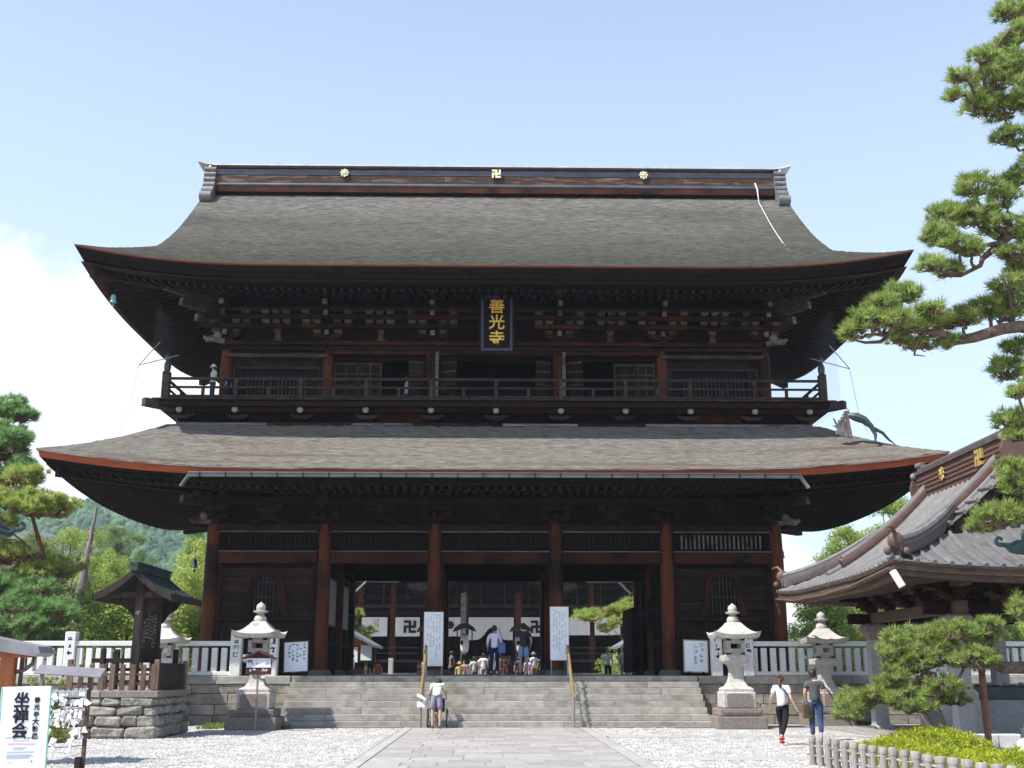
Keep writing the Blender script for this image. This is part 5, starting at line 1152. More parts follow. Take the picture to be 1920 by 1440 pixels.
# ------------------------------------------------------------------ bronze lanterns at both frame edges
def bronze_lantern(x, y, label, m, zs=4.12, cat='bronze lantern'):
    t = empty('bronze_lantern', (x, y, 0), label, cat); 
    def hexz(prof, z0=0): return MB().lathe([(r, z + z0) for r, z in prof], (x, y, 0), 6, math.pi / 6)
    st = put('granite_base', hexz([(1.15, -.05), (1.15, .42), (1.05, .48)]), M_GRANITE, t)
    put('carved_tier', hexz([(.95, .475), (1.0, .52), (1.0, .70), (.9, .74)]), M_GRANITE, t)
    put('lotus_foot', hexz([(.75, .735), (.80, .80), (.55, .98), (.34, 1.12), (.26, 1.5), (.24, 2.1)]), m, t)
    put('shaft', hexz([(.24, 2.09), (.27, 2.25), (.24, 2.4), (.26, 2.8), (.45, 2.95), (.62, 3.05), (.62, 3.15)]), m, t)
    put('firebox', hexz([(.46, 3.14), (.44, 3.9), (.5, 3.98)]), m, t)
    mb = MB()
    for q in range(6):
        a0 = math.pi / 6 + q * math.pi / 3; a1 = a0 + math.pi / 3
        def f(u, v):
            r = 1.0 - .86 * v; p = Vector((math.cos(a0), math.sin(a0), 0)) * r * (1 - u) + Vector((math.cos(a1), math.sin(a1), 0)) * r * u
            return (x + p.x, y + p.y, zs - .12 + .75 * v ** 1.6 + .10 * (2 * u - 1) ** 4 * (1 - v) ** 2)
        mb.grid(f, 8, 8)
        def g(u, v):
            r = 1.0 - .5 * v; p = Vector((math.cos(a0), math.sin(a0), 0)) * r * (1 - u) + Vector((math.cos(a1), math.sin(a1), 0)) * r * u
            return (x + p.x, y + p.y, zs - .20 + .10 * (2 * u - 1) ** 4 * (1 - v) ** 2 - (.0 if v == 0 else .02))
        mb.grid(g, 8, 2, flip=True)
        def e(u, v):
            p = Vector((math.cos(a0), math.sin(a0), 0)) * (1 - u) + Vector((math.cos(a1), math.sin(a1), 0)) * u
            return (x + p.x, y + p.y, zs - .20 + .08 * v + .10 * (2 * u - 1) ** 4)
        mb.grid(e, 8, 1)
    rf = put('roof', mb, m, t, smooth=True)
    for q in range(6):
        a = math.pi / 6 + q * math.pi / 3; pts = []
        for k in range(11):
            th = k / 10 * 5.0; rr = .09 * (1 - k / 14); pts.append((1.02 + .06 + rr * math.sin(th) * 1.0, zs - .03 + .09 - rr * math.cos(th)))
        put('curled_tip', MB().tube([(x + math.cos(a) * (.7 + .03), y + math.sin(a) * .73, zs + .02), (x + math.cos(a) * .9, y + math.sin(a) * .9, zs - .05)] + [(x + math.cos(a) * p, y + math.sin(a) * p, z) for p, z in pts], [.05, .05] + [.045 - .002 * k for k in range(11)], 8), m, rf, smooth=True)
    put('jewel', MB().lathe([(.15, zs + .60), (.2, zs + .7), (.12, zs + .8), (.2, zs + .95), (.02, zs + 1.25)], (x, y, 0), 12), m, t, smooth=True)
bronze_lantern(10.72, 21.6, 'green bronze lantern on a white stone base, cut off by the right frame edge', M_COPPER, 4.12)
bronze_lantern(-10.35, 22.0, 'dark bronze lantern with a curled roof tip, cut off by the left frame edge', M_PATINA, 4.42)

# ------------------------------------------------------------------ water pavilion on the right
PX, PY = 13.15, 31.5
pav = empty('water_pavilion', (PX, PY, 0), 'grey tile-roofed water pavilion on stone pillars at the right', 'pavilion')
PA, PB, PG = 5.45, 4.15, 3.1           # half length along y, half width along x, half ridge
_pd = [0, .8, 1.6, 2.45, 3.35, 4.15]; _pz = [4.02, 4.30, 4.76, 5.40, 6.08, 6.92]; _pp = np.polyfit(_pd, _pz, 2)
def zpv(d): return float(np.polyval(_pp, d))
PLf = (.18, 3.6, 2.2)
pr = put('tiled_roof', roof_sheet('y', PX, PY, PA, PB, PG, PB, zpv, *PLf, 3.0, ns=40, nd=16), M_TILE, pav, smooth=True)
put('roof_eave_board', eave_ribbon('y', PX, PY, PA, PB, [(0, zpv(0)), (.02, zpv(0) - .07), (.06, zpv(0) - .07), (.06, zpv(0) - .20), (.14, zpv(0) - .21), (.14, zpv(0) - .34), (.5, zpv(0) - .33)], *PLf, ns=40), M_FASCIA, pr)
put('eave_soffit', roof_sheet('y', PX, PY, PA, PB, 2.6, 2.6, lambda d: 3.80 + .12 * d, *PLf, 3.5, ns=30, nd=5, d0=.35), M_SOFFIT, pr)
put('rafters', rafters('y', PX, PY, PA, PB, .42, 3.69, 2.2, 3.90, .07, .09, .17, *PLf), M_FASCIA, pr, kind='stuff')
# round cover tiles down the slopes
def troll(al, side, main=True):
    pts = []; half = PA if main else PB
    dmax = (PB if abs(al) <= PG else PA - abs(al)) if main else min(PA - PG, PB - abs(al))
    n = max(3, int(dmax / .35))
    for k in range(n + 1):
        d = dmax * k / n - .02; u = (half - abs(al)); z = zpv(max(0, d)) + lift(u, *PLf) * max(0, 1 - d / 3.0) + .02
        pts.append((PX + side * (PB - d), PY + al, z) if main else (PX + al, PY + side * (PA - d), z))
    return pts
n = 33
for k in range(n):
    al = -PA + .2 + k * (2 * PA - .4) / (n - 1)
    for s in (-1, 1):
        if abs(abs(al) - PG) < .1: continue
        put('round_tile_row', MB().tube(troll(al, s), .055, 6), M_TILE, pr, smooth=True)
for k in range(21):
    al = -PB + .2 + k * (2 * PB - .4) / 20
    for s in (-1, 1): put('round_tile_row', MB().tube(troll(al, s, False), .06, 6), M_TILE, pr, smooth=True)
# gable verges: short cross tiles, descending ridges, bargeboards
for s in (-1, 1):
    yv = PY + s * PG
    for t_ in (-1, 1):
        def rp(d, o=0, dz=0): return (PX + t_ * (PB - d), yv + o, zpv(d) + dz + lift(PA - PG, *PLf) * max(0, 1 - d / 3.0))
        ds = [.95 + k * (PB - 1.0) / 9 for k in range(10)]
        put('descending_ridge', MB().tube([rp(d, -s * .62, .17) for d in ds[1:]] , .14, 8, squash=1.25), M_TILER, pr, smooth=True)
        put('descending_ridge_cap', MB().tube([rp(d, -s * .62, .36) for d in ds[1:]], .085, 8), M_TILE, pr, smooth=True)
        put('verge_roll', MB().tube([rp(d, -s * .28, .09) for d in ds], .08, 8), M_TILE, pr, smooth=True)
        put('verge_slope', MB().grid(lambda u, v: rp(.9 + u * (PB - .92), s * (.42 * v), .05 - .02 * v), 14, 1, flip=(s * t_ > 0)), M_TILE, pr)
        put('verge_board', MB().grid(lambda u, v: rp(.9 + u * (PB - .92), s * (.43 - .02), .02 - .34 * v), 14, 1, flip=(s * t_ < 0)).grid(lambda u, v: rp(.9 + u * (PB - .92), s * .36, .0 - .30 * v), 14, 1), M_DARK2, pr)
        for k in range(8):
            d = 1.15 + k * .36; q = MB().tube([rp(d, -s * .22, .12), rp(d, s * .10, .10), rp(d, s * .46, .07)], .065, 6); put('verge_tile', q, M_TILE, pr, smooth=True)
    # gable wall
    vs = [(PX - (PB - d), yv - s * .25, zpv(d) - .15) for d in np.linspace(1.9, PB, 8)] + [(PX + (PB - d), yv - s * .25, zpv(d) - .15) for d in np.linspace(PB, 1.9, 8)[1:]]
    put('gable_wall', MB().add(vs, [tuple(range(len(vs)))]), M_DARK2, pr)
# corner ridges with their end tiles
for sy in (-1, 1):
    for sx in (-1, 1):
        pts = []
        for k in range(9):
            d = 2.6 - k * .30; z = zpv(d) + lift(d, *PLf) * max(0, 1 - d / 3.0); pts.append((PX + sx * (PB - d), PY + sy * (PA - d), z + .16 + .06 * (k / 8) ** 2))
        put('corner_ridge', MB().tube(pts, .15, 8, squash=1.3), M_TILED, pr, smooth=True)
        put('corner_ridge_cap', MB().tube([(p[0], p[1], p[2] + .22) for p in pts], .09, 8), M_TILE, pr, smooth=True)
        e = pts[-1]; og = put('demon_face_tile', MB().ball((e[0], e[1], e[2] + .18), .20, 10, 6, 1, .6, 1.1).ball((e[0] - .22, e[1] - .05, e[2] - .06), .10, 8, 5).ball((e[0] + .22, e[1] - .05, e[2] - .06), .10, 8, 5).tube([(e[0], e[1], e[2] + .34), (e[0] + sx * .12, e[1] + sy * .12, e[2] + .50), (e[0] + sx * .26, e[1] + sy * .26, e[2] + .46)], [.06, .045, .02], 6), M_TILER, pr, smooth=True)
# main ridge: stacked red-brown tiles, dark cap and gold crests
zr = zpv(PB)
rg = put('ridge', MB().span(PX - .17, PX + .17, PY - PG + .15, PY + PG - .15, zr - .1, zr + .62), M_TILER, pav)
for k in range(4): put('ridge_course', MB().span(PX - .21, PX + .21, PY - PG + .12, PY + PG - .12, zr + .03 + k * .13, zr + .11 + k * .13), M_TILER, rg)
put('ridge_cap', MB().span(PX - .24, PX + .24, PY - PG - .0, PY + PG + .0, zr + .62, zr + .74).cyl((PX, PY - PG - .05, zr + .80), (PX, PY + PG + .05, zr + .80), .10, n=10), M_TILED, rg)
for s in (-1, 1):
    e = PY + s * (PG + .05)
    put('ridge_end_tile', MB().prism([(-.45, -.55), (-.30, -.1), (-.34, .25), (-.20, .62), (0, .80), (.20, .62), (.34, .25), (.30, -.1), (.45, -.55)], -.09, .09), M_TILER, rg, basis=Matrix.Translation((PX, e + s * .05, zr + .05)))
    put('ridge_end_scroll', MB().ball((PX - .36, e, zr - .42), .13, 8, 6).ball((PX + .36, e, zr - .42), .13, 8, 6).cyl((PX, e - .2, zr + .95), (PX, e + .2, zr + .98), .10, n=10).ball((PX - .22, e, zr + .62), .12, 8, 6).ball((PX + .22, e, zr + .62), .12, 8, 6), M_ONI, rg, smooth=True)
for k, yy in enumerate((PY - 1.7, PY + .9)):
    B = Matrix.Translation((PX - .25, yy, zr + .34)) @ Matrix.Rotation(-math.pi / 2, 4, 'Z')
    if k == 0: put('gilt_manji_crest', manji_mesh(.22, .09, .07), M_GOLD, rg, basis=B)
    else: put('round_gilt_crest', wheel_mesh(.21, .06), M_GOLD, rg, basis=B)
for s in (-1,): put('far_corner_tile', MB().box((PX + s * (PB - .45), PY + PA - .4, 4.45), (.5, .3, .3)), M_ONI, rg)
put('white_downpipe', MB().cyl((9.02, 26.1, 3.92), (9.18, 26.0, 3.56), .085, n=12), M_PVC, pav)
put('side_gutter', MB().tube([(8.97, 26.1, 3.98), (8.95, 29.0, 3.76), (8.95, 31.5, 3.72), (8.95, 34.5, 3.74), (8.98, 36.8, 3.92), (9.12, 37.0, 3.48)], .05, 6), M_FASCIA, pav)
pcm = MB().sq([(.30, 0), (.30, .10), (.205, .16), (.19, 2.6)]).mesh('stone_pillar'); pcm.materials.append(M_GREYGRAN)
pcc = MB().sq([(.19, 2.6), (.22, 2.72), (.31, 2.86), (.31, 3.02), (.26, 3.08)]).mesh('pillar_capital'); pcc.materials.append(M_LANT2)
for x in (11.40, 15.1):
    for y in (28.7, 34.9):
        p = put('stone_pillar', pcm, None, pav, basis=TR(x, y, 0)); put('pillar_capital', pcc, None, p, basis=TR(x, y, 0))
for y in (28.7, 34.9):
    put('lintel', MB().cbox((0, 0, 0), (5.0, .24, .30), .02), M_DARK, pav, basis=TR(PX, y, 3.22))
    put('curved_beam', MB().prism([(-1.85, 0), (-1.2, .16), (0, .26), (1.2, .16), (1.85, 0), (1.85, .40), (-1.85, .40)], -.08, .08), M_DARK, pav, basis=TR(PX, y, 2.98) @ Matrix.Translation((0, 0, -.1)))
    put('upper_lintel', MB().cbox((0, 0, 0), (5.4, .26, .20), .02), M_DARK, pav, basis=TR(PX, y, 3.82))
for x in (11.40, 15.1):
    put('lintel', MB().cbox((0, 0, 0), (.24, 7.4, .30), .02), M_FASCIA, pav, basis=TR(x, 31.8, 3.24))
    put('upper_lintel', MB().cbox((0, 0, 0), (.26, 8.0, .20), .02), M_FASCIA, pav, basis=TR(x, 31.8, 3.84))
for x, y in [(11.4, 28.7), (11.4, 30.25), (11.4, 31.8), (11.4, 33.35), (11.4, 34.9), (12.6, 28.7), (13.9, 28.7), (15.1, 28.7)]:
    b = put('bracket_set', MB().box((0, 0, .07), (.26, .26, .14)).prism([(-.42, .30), (-.42, .22), (-.30, .14), (.30, .14), (.42, .22), (.42, .30)], -.06, .06).add(*(lambda m: (m.v, m.f))(MB().box((0, 0, .22), (.12, .84, .12)))), M_SOFFIT, pav, basis=TR(x, y, 3.40))
    for o in (-.32, 0, .32): put('bearing_block', MASUL, None, b, basis=TR(x + o, y, 3.76, s=.8)); put('bearing_block', MASUL, None, b, basis=TR(x, y + (o or .01), 3.76, s=.8))
    put('carved_animal_nose', MB().tube([(x - .1, y - .1, 3.5), (x - .38, y - .3, 3.52), (x - .5, y - .42, 3.62), (x - .62, y - .44, 3.52)], [.08, .10, .08, .03], 7), M_SOFFIT, b, smooth=True)
put('ceiling', MB().span(11.3, 15.2, 28.6, 35.0, 3.98, 4.02), M_DARK2, pav)
put('paved_floor', MB().cbox((PX, 31.8, .0), (6.2, 9.2, .12), .02), M_PAVE, pav)
bs = empty('water_basin', (13.6, 31.2, 0), 'large grey stone water basin with a dark metal rim inside the pavilion', 'water basin')
put('stone_trough', MB().sq([(1.75, .05), (1.70, .10), (1.62, 1.0)], (13.6, 31.4, 0)), M_GREYGRAN, bs); put('metal_rim', MB().sq([(1.66, .998), (1.68, 1.02), (1.68, 1.30), (1.60, 1.32), (1.55, 1.1)], (13.6, 31.4, 0)), M_BASIN, bs)
put('white_corner_stone', MB().prism([(-.13, 0), (.13, 0), (.09, 1.12), (0, 1.2), (-.09, 1.12)], -.12, .12), M_LANT, bs, basis=TR(12.05, 29.60, .05))
rr = random.Random(1)
for k in range(5): T(put('ladle', MB().cyl((-.22, 0, 0), (.2, 0, .02), .012, n=5).lathe([(.05, 0), (.06, .08)], (.24, 0, 0), 8), M_STEEL, basis=TR(12.6 + k * .42, 30.05, 1.335, rz=.9)), 'small water ladle lying on the rim of the pavilion basin', 'ladle', 'ladles on the basin rim')
bk = T(put('pail', MB().lathe([(.13, 0), (.16, .24), (.165, .25), (.14, .24), (.12, .02)], (0, 0, 0), 14), M_GREYGRAN, smooth=True, basis=TR(11.85, 28.25, .07)), 'small pale pail standing between the near pavilion pillar and the basin', 'pail')
T(put('pail', MB().lathe([(.13, 0), (.16, .24), (.165, .25), (.14, .24), (.12, .02)], (0, 0, 0), 14), M_PVC, smooth=True, basis=TR(13.0, 28.9, .07)), 'small white pail beside the stone basin', 'pail')
sbn = empty('stone_bench', (10.9, 27.0, 0), 'low white stone kerb frame before the near pavilion pillar', 'stone kerb')
for (x, w, z) in ((10.55, .30, .14), (10.95, .9, .22), (11.62, .55, .22)): put('kerb_stone', MB().cbox((0, 0, 0), (w, .24, z * 1.4), .02), M_GRANITE, sbn, basis=TR(x, 26.9, z * .7))
lb = empty('leaning_board', (11.6, 30.5, 0), 'dark board leaning behind the near pavilion pillar', 'board')
put('board', MB().box((0, 0, .5), (.6, .04, 1.0)), M_GREYMETAL, lb, basis=Matrix.Translation((11.35, 30.3, .1)) @ Matrix.Rotation(-.3, 4, 'Y')); put('strut', MB().cyl((-.35, 0, 1.0), (.05, 0, 0), .03, n=6), M_REDBARK, lb, basis=TR(11.2, 30.2, .1))

# ------------------------------------------------------------------ low stake fence at the lower right
fn = empty('stake_fence', (6.2, 19, 0), 'low fence of grey round stakes tied in two rows at the lower right', 'fence')
fa, fb_ = Vector((5.86, 22.3, 0)), Vector((6.62, 13.4, 0)); L = (fb_ - fa).length; nst = 46
stk = MB().lathe([(.062, -.1), (.060, .43), (.066, .435), (.066, .515), (.060, .522)], (0, 0, 0), 10).mesh('stake', True); stk.materials.append(M_BAMBOO)
rr = random.Random(9); dirv = (fb_ - fa) / L; nrm = Vector((dirv.y, -dirv.x, 0))
for k in range(nst):
    p = fa + dirv * (L * k / (nst - 1)) + nrm * (.035 if k % 2 else -.035)
    put('stake', stk, None, fn, basis=TR(p.x, p.y, rr.uniform(-.02, .012)) @ Matrix.Rotation(rr.uniform(-.02, .02), 4, 'X'))
for z in (.36, .19):
    pts = []
    for k in range(nst * 2): 
        q = fa + dirv * (L * (k / 2 - .25) / (nst - 1)) + nrm * (.06 * math.sin(k * math.pi / 2 + .8)); pts.append((q.x, q.y, z + .012 * math.sin(k)))
    put('woven_rail', MB().tube(pts, .03, 6, squash=.6), M_BAMBOO, fn, smooth=True)

# ------------------------------------------------------------------ main hall beyond the courtyard
CZ = .85
hall = empty('main_hall', (0, 100, CZ), 'dark timber main hall with white curtains seen through the gate', 'temple hall')
put('stone_base', MB().span(-16, 16, 94.2, 118, CZ, CZ + .7), M_WALLST, hall)
put('veranda', MB().span(-15.5, 15.5, 94.6, 97, CZ + 1.55, CZ + 1.75), M_RAIL, hall)
for k in range(7): put('hall_step', MB().span(-6, 6, 91.6 + k * .42, 92.04 + k * .42, CZ, CZ + .2 + k * .22), M_RAIL, hall)
for zz in (2.2, 2.65): put('veranda_rail', MB().span(-15.5, -6, 94.7, 94.8, CZ + zz, CZ + zz + .09).span(6, 15.5, 94.7, 94.8, CZ + zz, CZ + zz + .09), M_RAIL, hall)
HC = [-14.2, -10.9, -8.2, -5.5, -2.2, 2.2, 5.5, 8.2, 10.9, 14.2]
hc = MB().lathe([(.30, 0), (.28, 7.2)], (0, 0, 0), 12).mesh('hall_pillar', True); hc.materials.append(M_COLUMN)
for x in HC: put('hall_pillar', hc, None, hall, basis=TR(x, 96, CZ + .7))
for x in (-2.3, 2.0): put('porch_pillar', MB().cbox((0, 0, 3.6), (.45, .45, 6.6), .04), M_GREYWOOD if x < 0 else M_RED, hall, basis=TR(x * 1.0, 92.0, CZ + .0))
put('back_wall', MB().span(-15, 15, 101, 101.2, CZ, 10), M_DARK2, hall)
for s in (-1, 1): put('side_wall', MB().span(s * 15 - .1, s * 15 + .1, 96, 118, CZ, 10), M_DARK, hall)
for (z, h_, m_) in ((6.15, .35, M_DARK), (6.8, .25, M_RAIL), (7.5, .30, M_DARK), (8.4, .25, M_DARK)): put('hall_beam', MB().span(-15, 15, 95.8, 96.2, z, z + h_), m_, hall)
put('transom_wall', MB().span(-15, 15, 96.25, 96.35, 6.1, 10.2), M_DARK2, hall)
for k in range(14): put('transom_mullion', MB().span(-.05, .05, 95.7, 95.8, 6.9, 8.8), M_RAIL, hall, basis=TR(-13 + k * 2.0, 0, 0))
# eaves of the hall and porch
put('porch_eave', MB().prism([(-6.6, 8.0), (-5.6, 7.75), (-4.2, 7.9), (-2.4, 8.9), (0, 9.35), (2.4, 8.9), (4.2, 7.9), (5.6, 7.75), (6.6, 8.0), (6.6, 8.3), (4.5, 8.4), (2.5, 9.4), (0, 9.8), (-2.5, 9.4), (-4.5, 8.4), (-6.6, 8.3)], 89.6, 96), M_DARK, hall)
put('main_eave', MB().prism([(-19, 9.4), (-15, 8.8), (15, 8.8), (19, 9.4), (19, 9.9), (15, 9.4), (-15, 9.4), (-19, 9.9)], 91.5, 120), M_DARK2, hall)
for s in (-1, 1): put('hall_gutter', MB().cyl((s * 7.4, 91.0, 8.55), (s * 17, 91.2, 8.7), .09, n=6).cyl((s * 9.9, 91.0, 8.6), (s * 10.9, 90.9, 7.6), .09, n=6), M_GUTTER, hall)
put('hall_roof', MB().grid(lambda u, v: ((2 * u - 1) * (19 - 7 * min(1, v * 1.6)), 91.5 + 14 * v, 9.6 + 12 * v ** 1.35), 20, 12).grid(lambda u, v: ((2 * u - 1) * (19 - 7 * min(1, v * 1.6)), 120 - 14.5 * v, 9.6 + 12 * v ** 1.35), 20, 12, flip=True), M_THATCH, hall, smooth=True)
# row of white blocks standing in for sky light between the rear rafters
tip = MB().box((0, 0, 0), (.13, .05, .09)).mesh('sky_gap_block'); tip.materials.append(M_PVC)
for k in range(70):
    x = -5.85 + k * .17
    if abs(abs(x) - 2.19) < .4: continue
    put('sky_gap_block', tip, None, gate, basis=TR(x, 49.75, 5.70, s=.62))
# curtains
def curtain(x0, x1, z0, z1, label, swag=0):
    def f(u, v):
        x = x0 + u * (x1 - x0); zb = z0 + swag * math.exp(-((u - .5) / .17) ** 2); return (x, 95.35 + .05 * math.sin(u * (x1 - x0) * 9) * v, z1 + (zb - z1) * v)
    return T(put('curtain', MB().grid(f, 24, 6), M_CLOTH, smooth=True), label, 'curtain', 'white curtains across the main hall')
z0, z1 = 4.45, 5.98
c1 = curtain(-10.7, -8.6, z0, z1, 'white hall curtain at the far left with small vertical writing')
put('vertical_writing', brush_marks(2, -.25, .25, 4.6, 5.8, .17, 5, 1, .16), M_INK, c1, basis=TR(-9.5, 95.25, 0))
c2 = curtain(-7.95, -5.95, z0, z1, 'white hall curtain bearing a black manji, left of the left middle pillar'); put('black_manji', manji_mesh(.50, .20, .02), M_INK, c2, basis=TR(-6.75, 95.25, 5.22))
c3 = curtain(-4.6, -2.5, z0, z1, 'white hall curtain with a dark round crest beside the porch pillar'); put('round_crest', wheel_mesh(.34, .02), M_INK, c3, basis=TR(-3.45, 95.25, 5.35))
c4 = curtain(-1.95, 1.75, 3.95 + .2, z1, 'wide white hall curtain gathered up in the middle', 1.0)
c5 = curtain(2.35, 4.55, z0, z1, 'white hall curtain bearing a black manji, right of the hall entrance'); put('black_manji', manji_mesh(.50, .20, .02), M_INK, c5, basis=TR(3.65, 95.25, 5.22))
c6 = curtain(5.9, 8.0, z0 + .1, z1, 'plain white hall curtain left of the courtyard pine'); c7 = curtain(8.4, 10.5, z0 + .1, z1, 'plain white hall curtain at the far right behind the pine')
oc = T(put('offertory_box', MB().cbox((0, 0, .35), (2.9, .8, .6), .03).box((0, 0, .72), (3.0, .9, .08)), M_BEIGE, basis=TR(0.0, 93.4, CZ + 1.25)), 'pale wooden offertory box on the steps of the main hall', 'offertory box')
def paper_lantern(x, y, label, side):
    t = empty('paper_lantern_stand', (x, y, CZ), label, 'lantern stand', 'roofed paper lanterns in the courtyard'); 
    put('stand', MB().cbox((0, 0, .85), (.30, .30, 1.7), .02), M_DARK2, t, basis=TR(x, y, CZ))
    put('little_roof', MB().prism([(-.62, -.08), (-.5, .12), (-.25, .30), (0, .36), (.25, .30), (.5, .12), (.62, -.08), (.4, -.02), (.0, .12), (-.4, -.02)], -.5, .5), M_DARK, t, basis=TR(x, y, CZ + 2.95))
    put('side_frame', MB().span(-.42, -.36, -.05, .05, 1.6, 3.0).span(.36, .42, -.05, .05, 1.6, 3.0), M_DARK2, t, basis=TR(x, y, CZ))
    l = put('paper_lantern', MB().lathe([(.12, 1.80), (.18, 1.86), (.225, 2.05), (.23, 2.3), (.22, 2.55), (.17, 2.72), (.12, 2.76)], (0, 0, 0), 16), M_CLOTH, t, smooth=True, basis=TR(x, y, CZ))
    put('crest', MB().ball((-.11, -.14, 2.3), .14, 8, 6, .8, .7, 1.0), M_INK, l, basis=TR(x, y, CZ))
paper_lantern(-3.45, 56.9 + 5, 'white paper lantern under a little dark roof, left of the left tall board', 0)
paper_lantern(-1.22 - .3, 61.5, 'white paper lantern under a little dark roof, left of the two men', 0)
paper_lantern(1.45, 62.0, 'white paper lantern under a little dark roof, between the two men', 0)
for k, (x, y, h, l_) in enumerate(((-5.75, 66, 1.55, 'thin pale stone post in the courtyard, the shorter-topped left one'), (-3.4, 58.5, 1.28, 'thick white stone post under the left paper lantern'))):
    T(put('stone_marker_post', MB().cbox((0, 0, h / 2), (.26 if k == 0 else .36, .26, h), .03), M_GRANITE if k else M_LANT, basis=TR(x, y, CZ)), l_, 'stone post')
# amulet stalls either side behind the gate
for s, x, lbl in ((-1, -8.0, 'small brown roofed stall behind the gate, seen at the left of the passage'), (1, 8.4, 'small stall with white notices, seen at the right of the passage')):
    t = empty('amulet_stall', (x, 61, CZ), lbl, 'stall'); 
    put('stall_roof', MB().prism([(-2.0, 2.0), (0, 3.1), (2.0, 2.0), (2.0, 2.12), (0, 3.25), (-2.0, 2.12)], -2.5, 2.5), M_GREYMETAL, t, basis=TR(x, 61, CZ))
    put('stall_gable', MB().prism([(-1.7, 2.1), (0, 3.0), (1.7, 2.1)], -2.2, -2.1), M_ORANGEWOOD, t, basis=TR(x, 61, CZ))
    for a in (-1.6, 1.6):
        for b in (-2, 2): put('stall_post', MB().cbox((0, 0, 1.05), (.16, .16, 2.1), .01), M_BEIGE if s > 0 else M_FASCIA, t, basis=TR(x + a, 61 + b, CZ))
    put('counter', MB().cbox((0, 0, .5), (3.2, 1.0, 1.0), .02), M_FASCIA, t, basis=TR(x, 61, CZ))
    for k in range(3): put('white_notice', MB().box((0, 0, 0), (.55, .03, .75)), M_BOARDW, t, basis=TR(x - s * 1.6 + s * k * .7, 58.85, CZ + 1.75 - .1 * k))
# far house roof among the trees on the left
fh = empty('far_house', (-36, 92, 0), 'distant house with a grey-brown roof among the trees behind the dead trunk', 'house')
put('wall', MB().span(-40, -33, 92, 97, 0, 9.0), M_LANT2, fh); put('roof', MB().prism([(-5.5, -1.2), (-3.5, 0), (-1, 1.7), (0, 2.3), (1.2, 1.5), (3.5, -.2), (5.5, -1.6), (5.5, -1.9), (0, 1.9), (-5.5, -1.5)], -1.0, 6), M_GREYMETAL, fh, basis=TR(-36.5, 92, 10.4))
# aerial pole seen over the eave tip
T(put('lamp_pole', MB().cyl((0, 0, 0), (0, 0, 1), .06, n=6), M_GREYWOOD, basis=TR(-14.4, 37.6, 8.55) @ Matrix.Diagonal((.3, .3, .45, 1))), 'tiny thin rod standing on the left tip of the lower roof', 'rod')
# ------------------------------------------------------------------ plants
def frames(d, rot):
    d = d / np.linalg.norm(d, axis=-1, keepdims=True); ref = np.where(np.abs(d[..., 2:3]) < .9, np.array([0, 0, 1.]), np.array([1., 0, 0]))
    a = np.cross(d, ref); a /= np.linalg.norm(a, axis=-1, keepdims=True); b = np.cross(d, a)
    return a * np.cos(rot)[..., None] + b * np.sin(rot)[..., None]
def needles(centres, ups, nper, L, w, seed, spread=1.0):
    """tufts of pine needles: thin triangles fanning out from each centre"""
    g = np.random.default_rng(seed); n = len(centres)
    d = g.normal(0, 1, (n, nper, 3)); d /= np.linalg.norm(d, axis=-1, keepdims=True); d = d * spread + ups[:, None, :] * .95
    d /= np.linalg.norm(d, axis=-1, keepdims=True)
    Ls = L * g.uniform(.65, 1.15, (n, nper, 1)) * g.uniform(.65, 1.25, (n, 1, 1)); base = centres[:, None, :] + d * (L * .08) + g.normal(0, L * .10, (n, nper, 3))
    a = frames(d, g.uniform(0, 6.28, (n, nper))); ww = w * g.uniform(.7, 1.3, (n, nper, 1))
    V = np.stack([base - a * ww, base + a * ww, base + d * Ls], 2).reshape(-1, 3); F = np.arange(len(V)).reshape(-1, 3); return V, F
def leaves(centres, nper, rad, size, seed, squash=.8):
    g = np.random.default_rng(seed); n = len(centres)
    o = g.normal(0, 1, (n, nper, 3)); o /= np.linalg.norm(o, axis=-1, keepdims=True); o *= (rad * g.random((n, nper, 1)) ** .45)
    o[..., 2] *= squash; c = centres[:, None, :] + o
    d = g.normal(0, 1, (n, nper, 3)) + np.array([-.35, -.35, .7]) * .0 + np.array([0, 0, .6]) + 1.6 * o / max(rad, 1e-3); d /= np.linalg.norm(d, axis=-1, keepdims=True); a = frames(d, g.uniform(0, 6.28, (n, nper))); b = np.cross(d, a)
    s = size * g.uniform(.6, 1.3, (n, nper, 1))
    V = np.stack([c - a * s, c - b * s * .5, c + a * s, c + b * s * .5], 2).reshape(-1, 3); F = np.arange(len(V)).reshape(-1, 4); return V, F
def pad_points(c, r, n, g, shell=.5):
    """points through a flattened cloud, more of them on its upper side"""
    p = g.normal(0, 1, (n, 3)); p /= np.linalg.norm(p, axis=-1, keepdims=True); p *= g.uniform(shell, 1, (n, 1)) ** .6; p[:, 2] = np.where(g.random(n) < .22, -.7 * np.abs(p[:, 2]), np.abs(p[:, 2]) - .2 * g.random(n)); p *= g.uniform(.8, 1.22, (n, 1))
    return p * np.array(r) + np.array(c)
def branch(mb, p, q, r0, r1, g, sag=.1, n=5, kink=.08):
    p, q = np.array(p, float), np.array(q, float); L = np.linalg.norm(q - p); pts = []
    for k in range(n + 1):
        t = k / n; w = p + (q - p) * t + g.normal(0, kink * L / n, 3) * (0 if k in (0, n) else 1); w[2] += sag * L * math.sin(math.pi * t) * -.5; pts.append(tuple(w))
    mb.tube(pts, [r0 + (r1 - r0) * k / n for k in range(n + 1)], 7); return pts
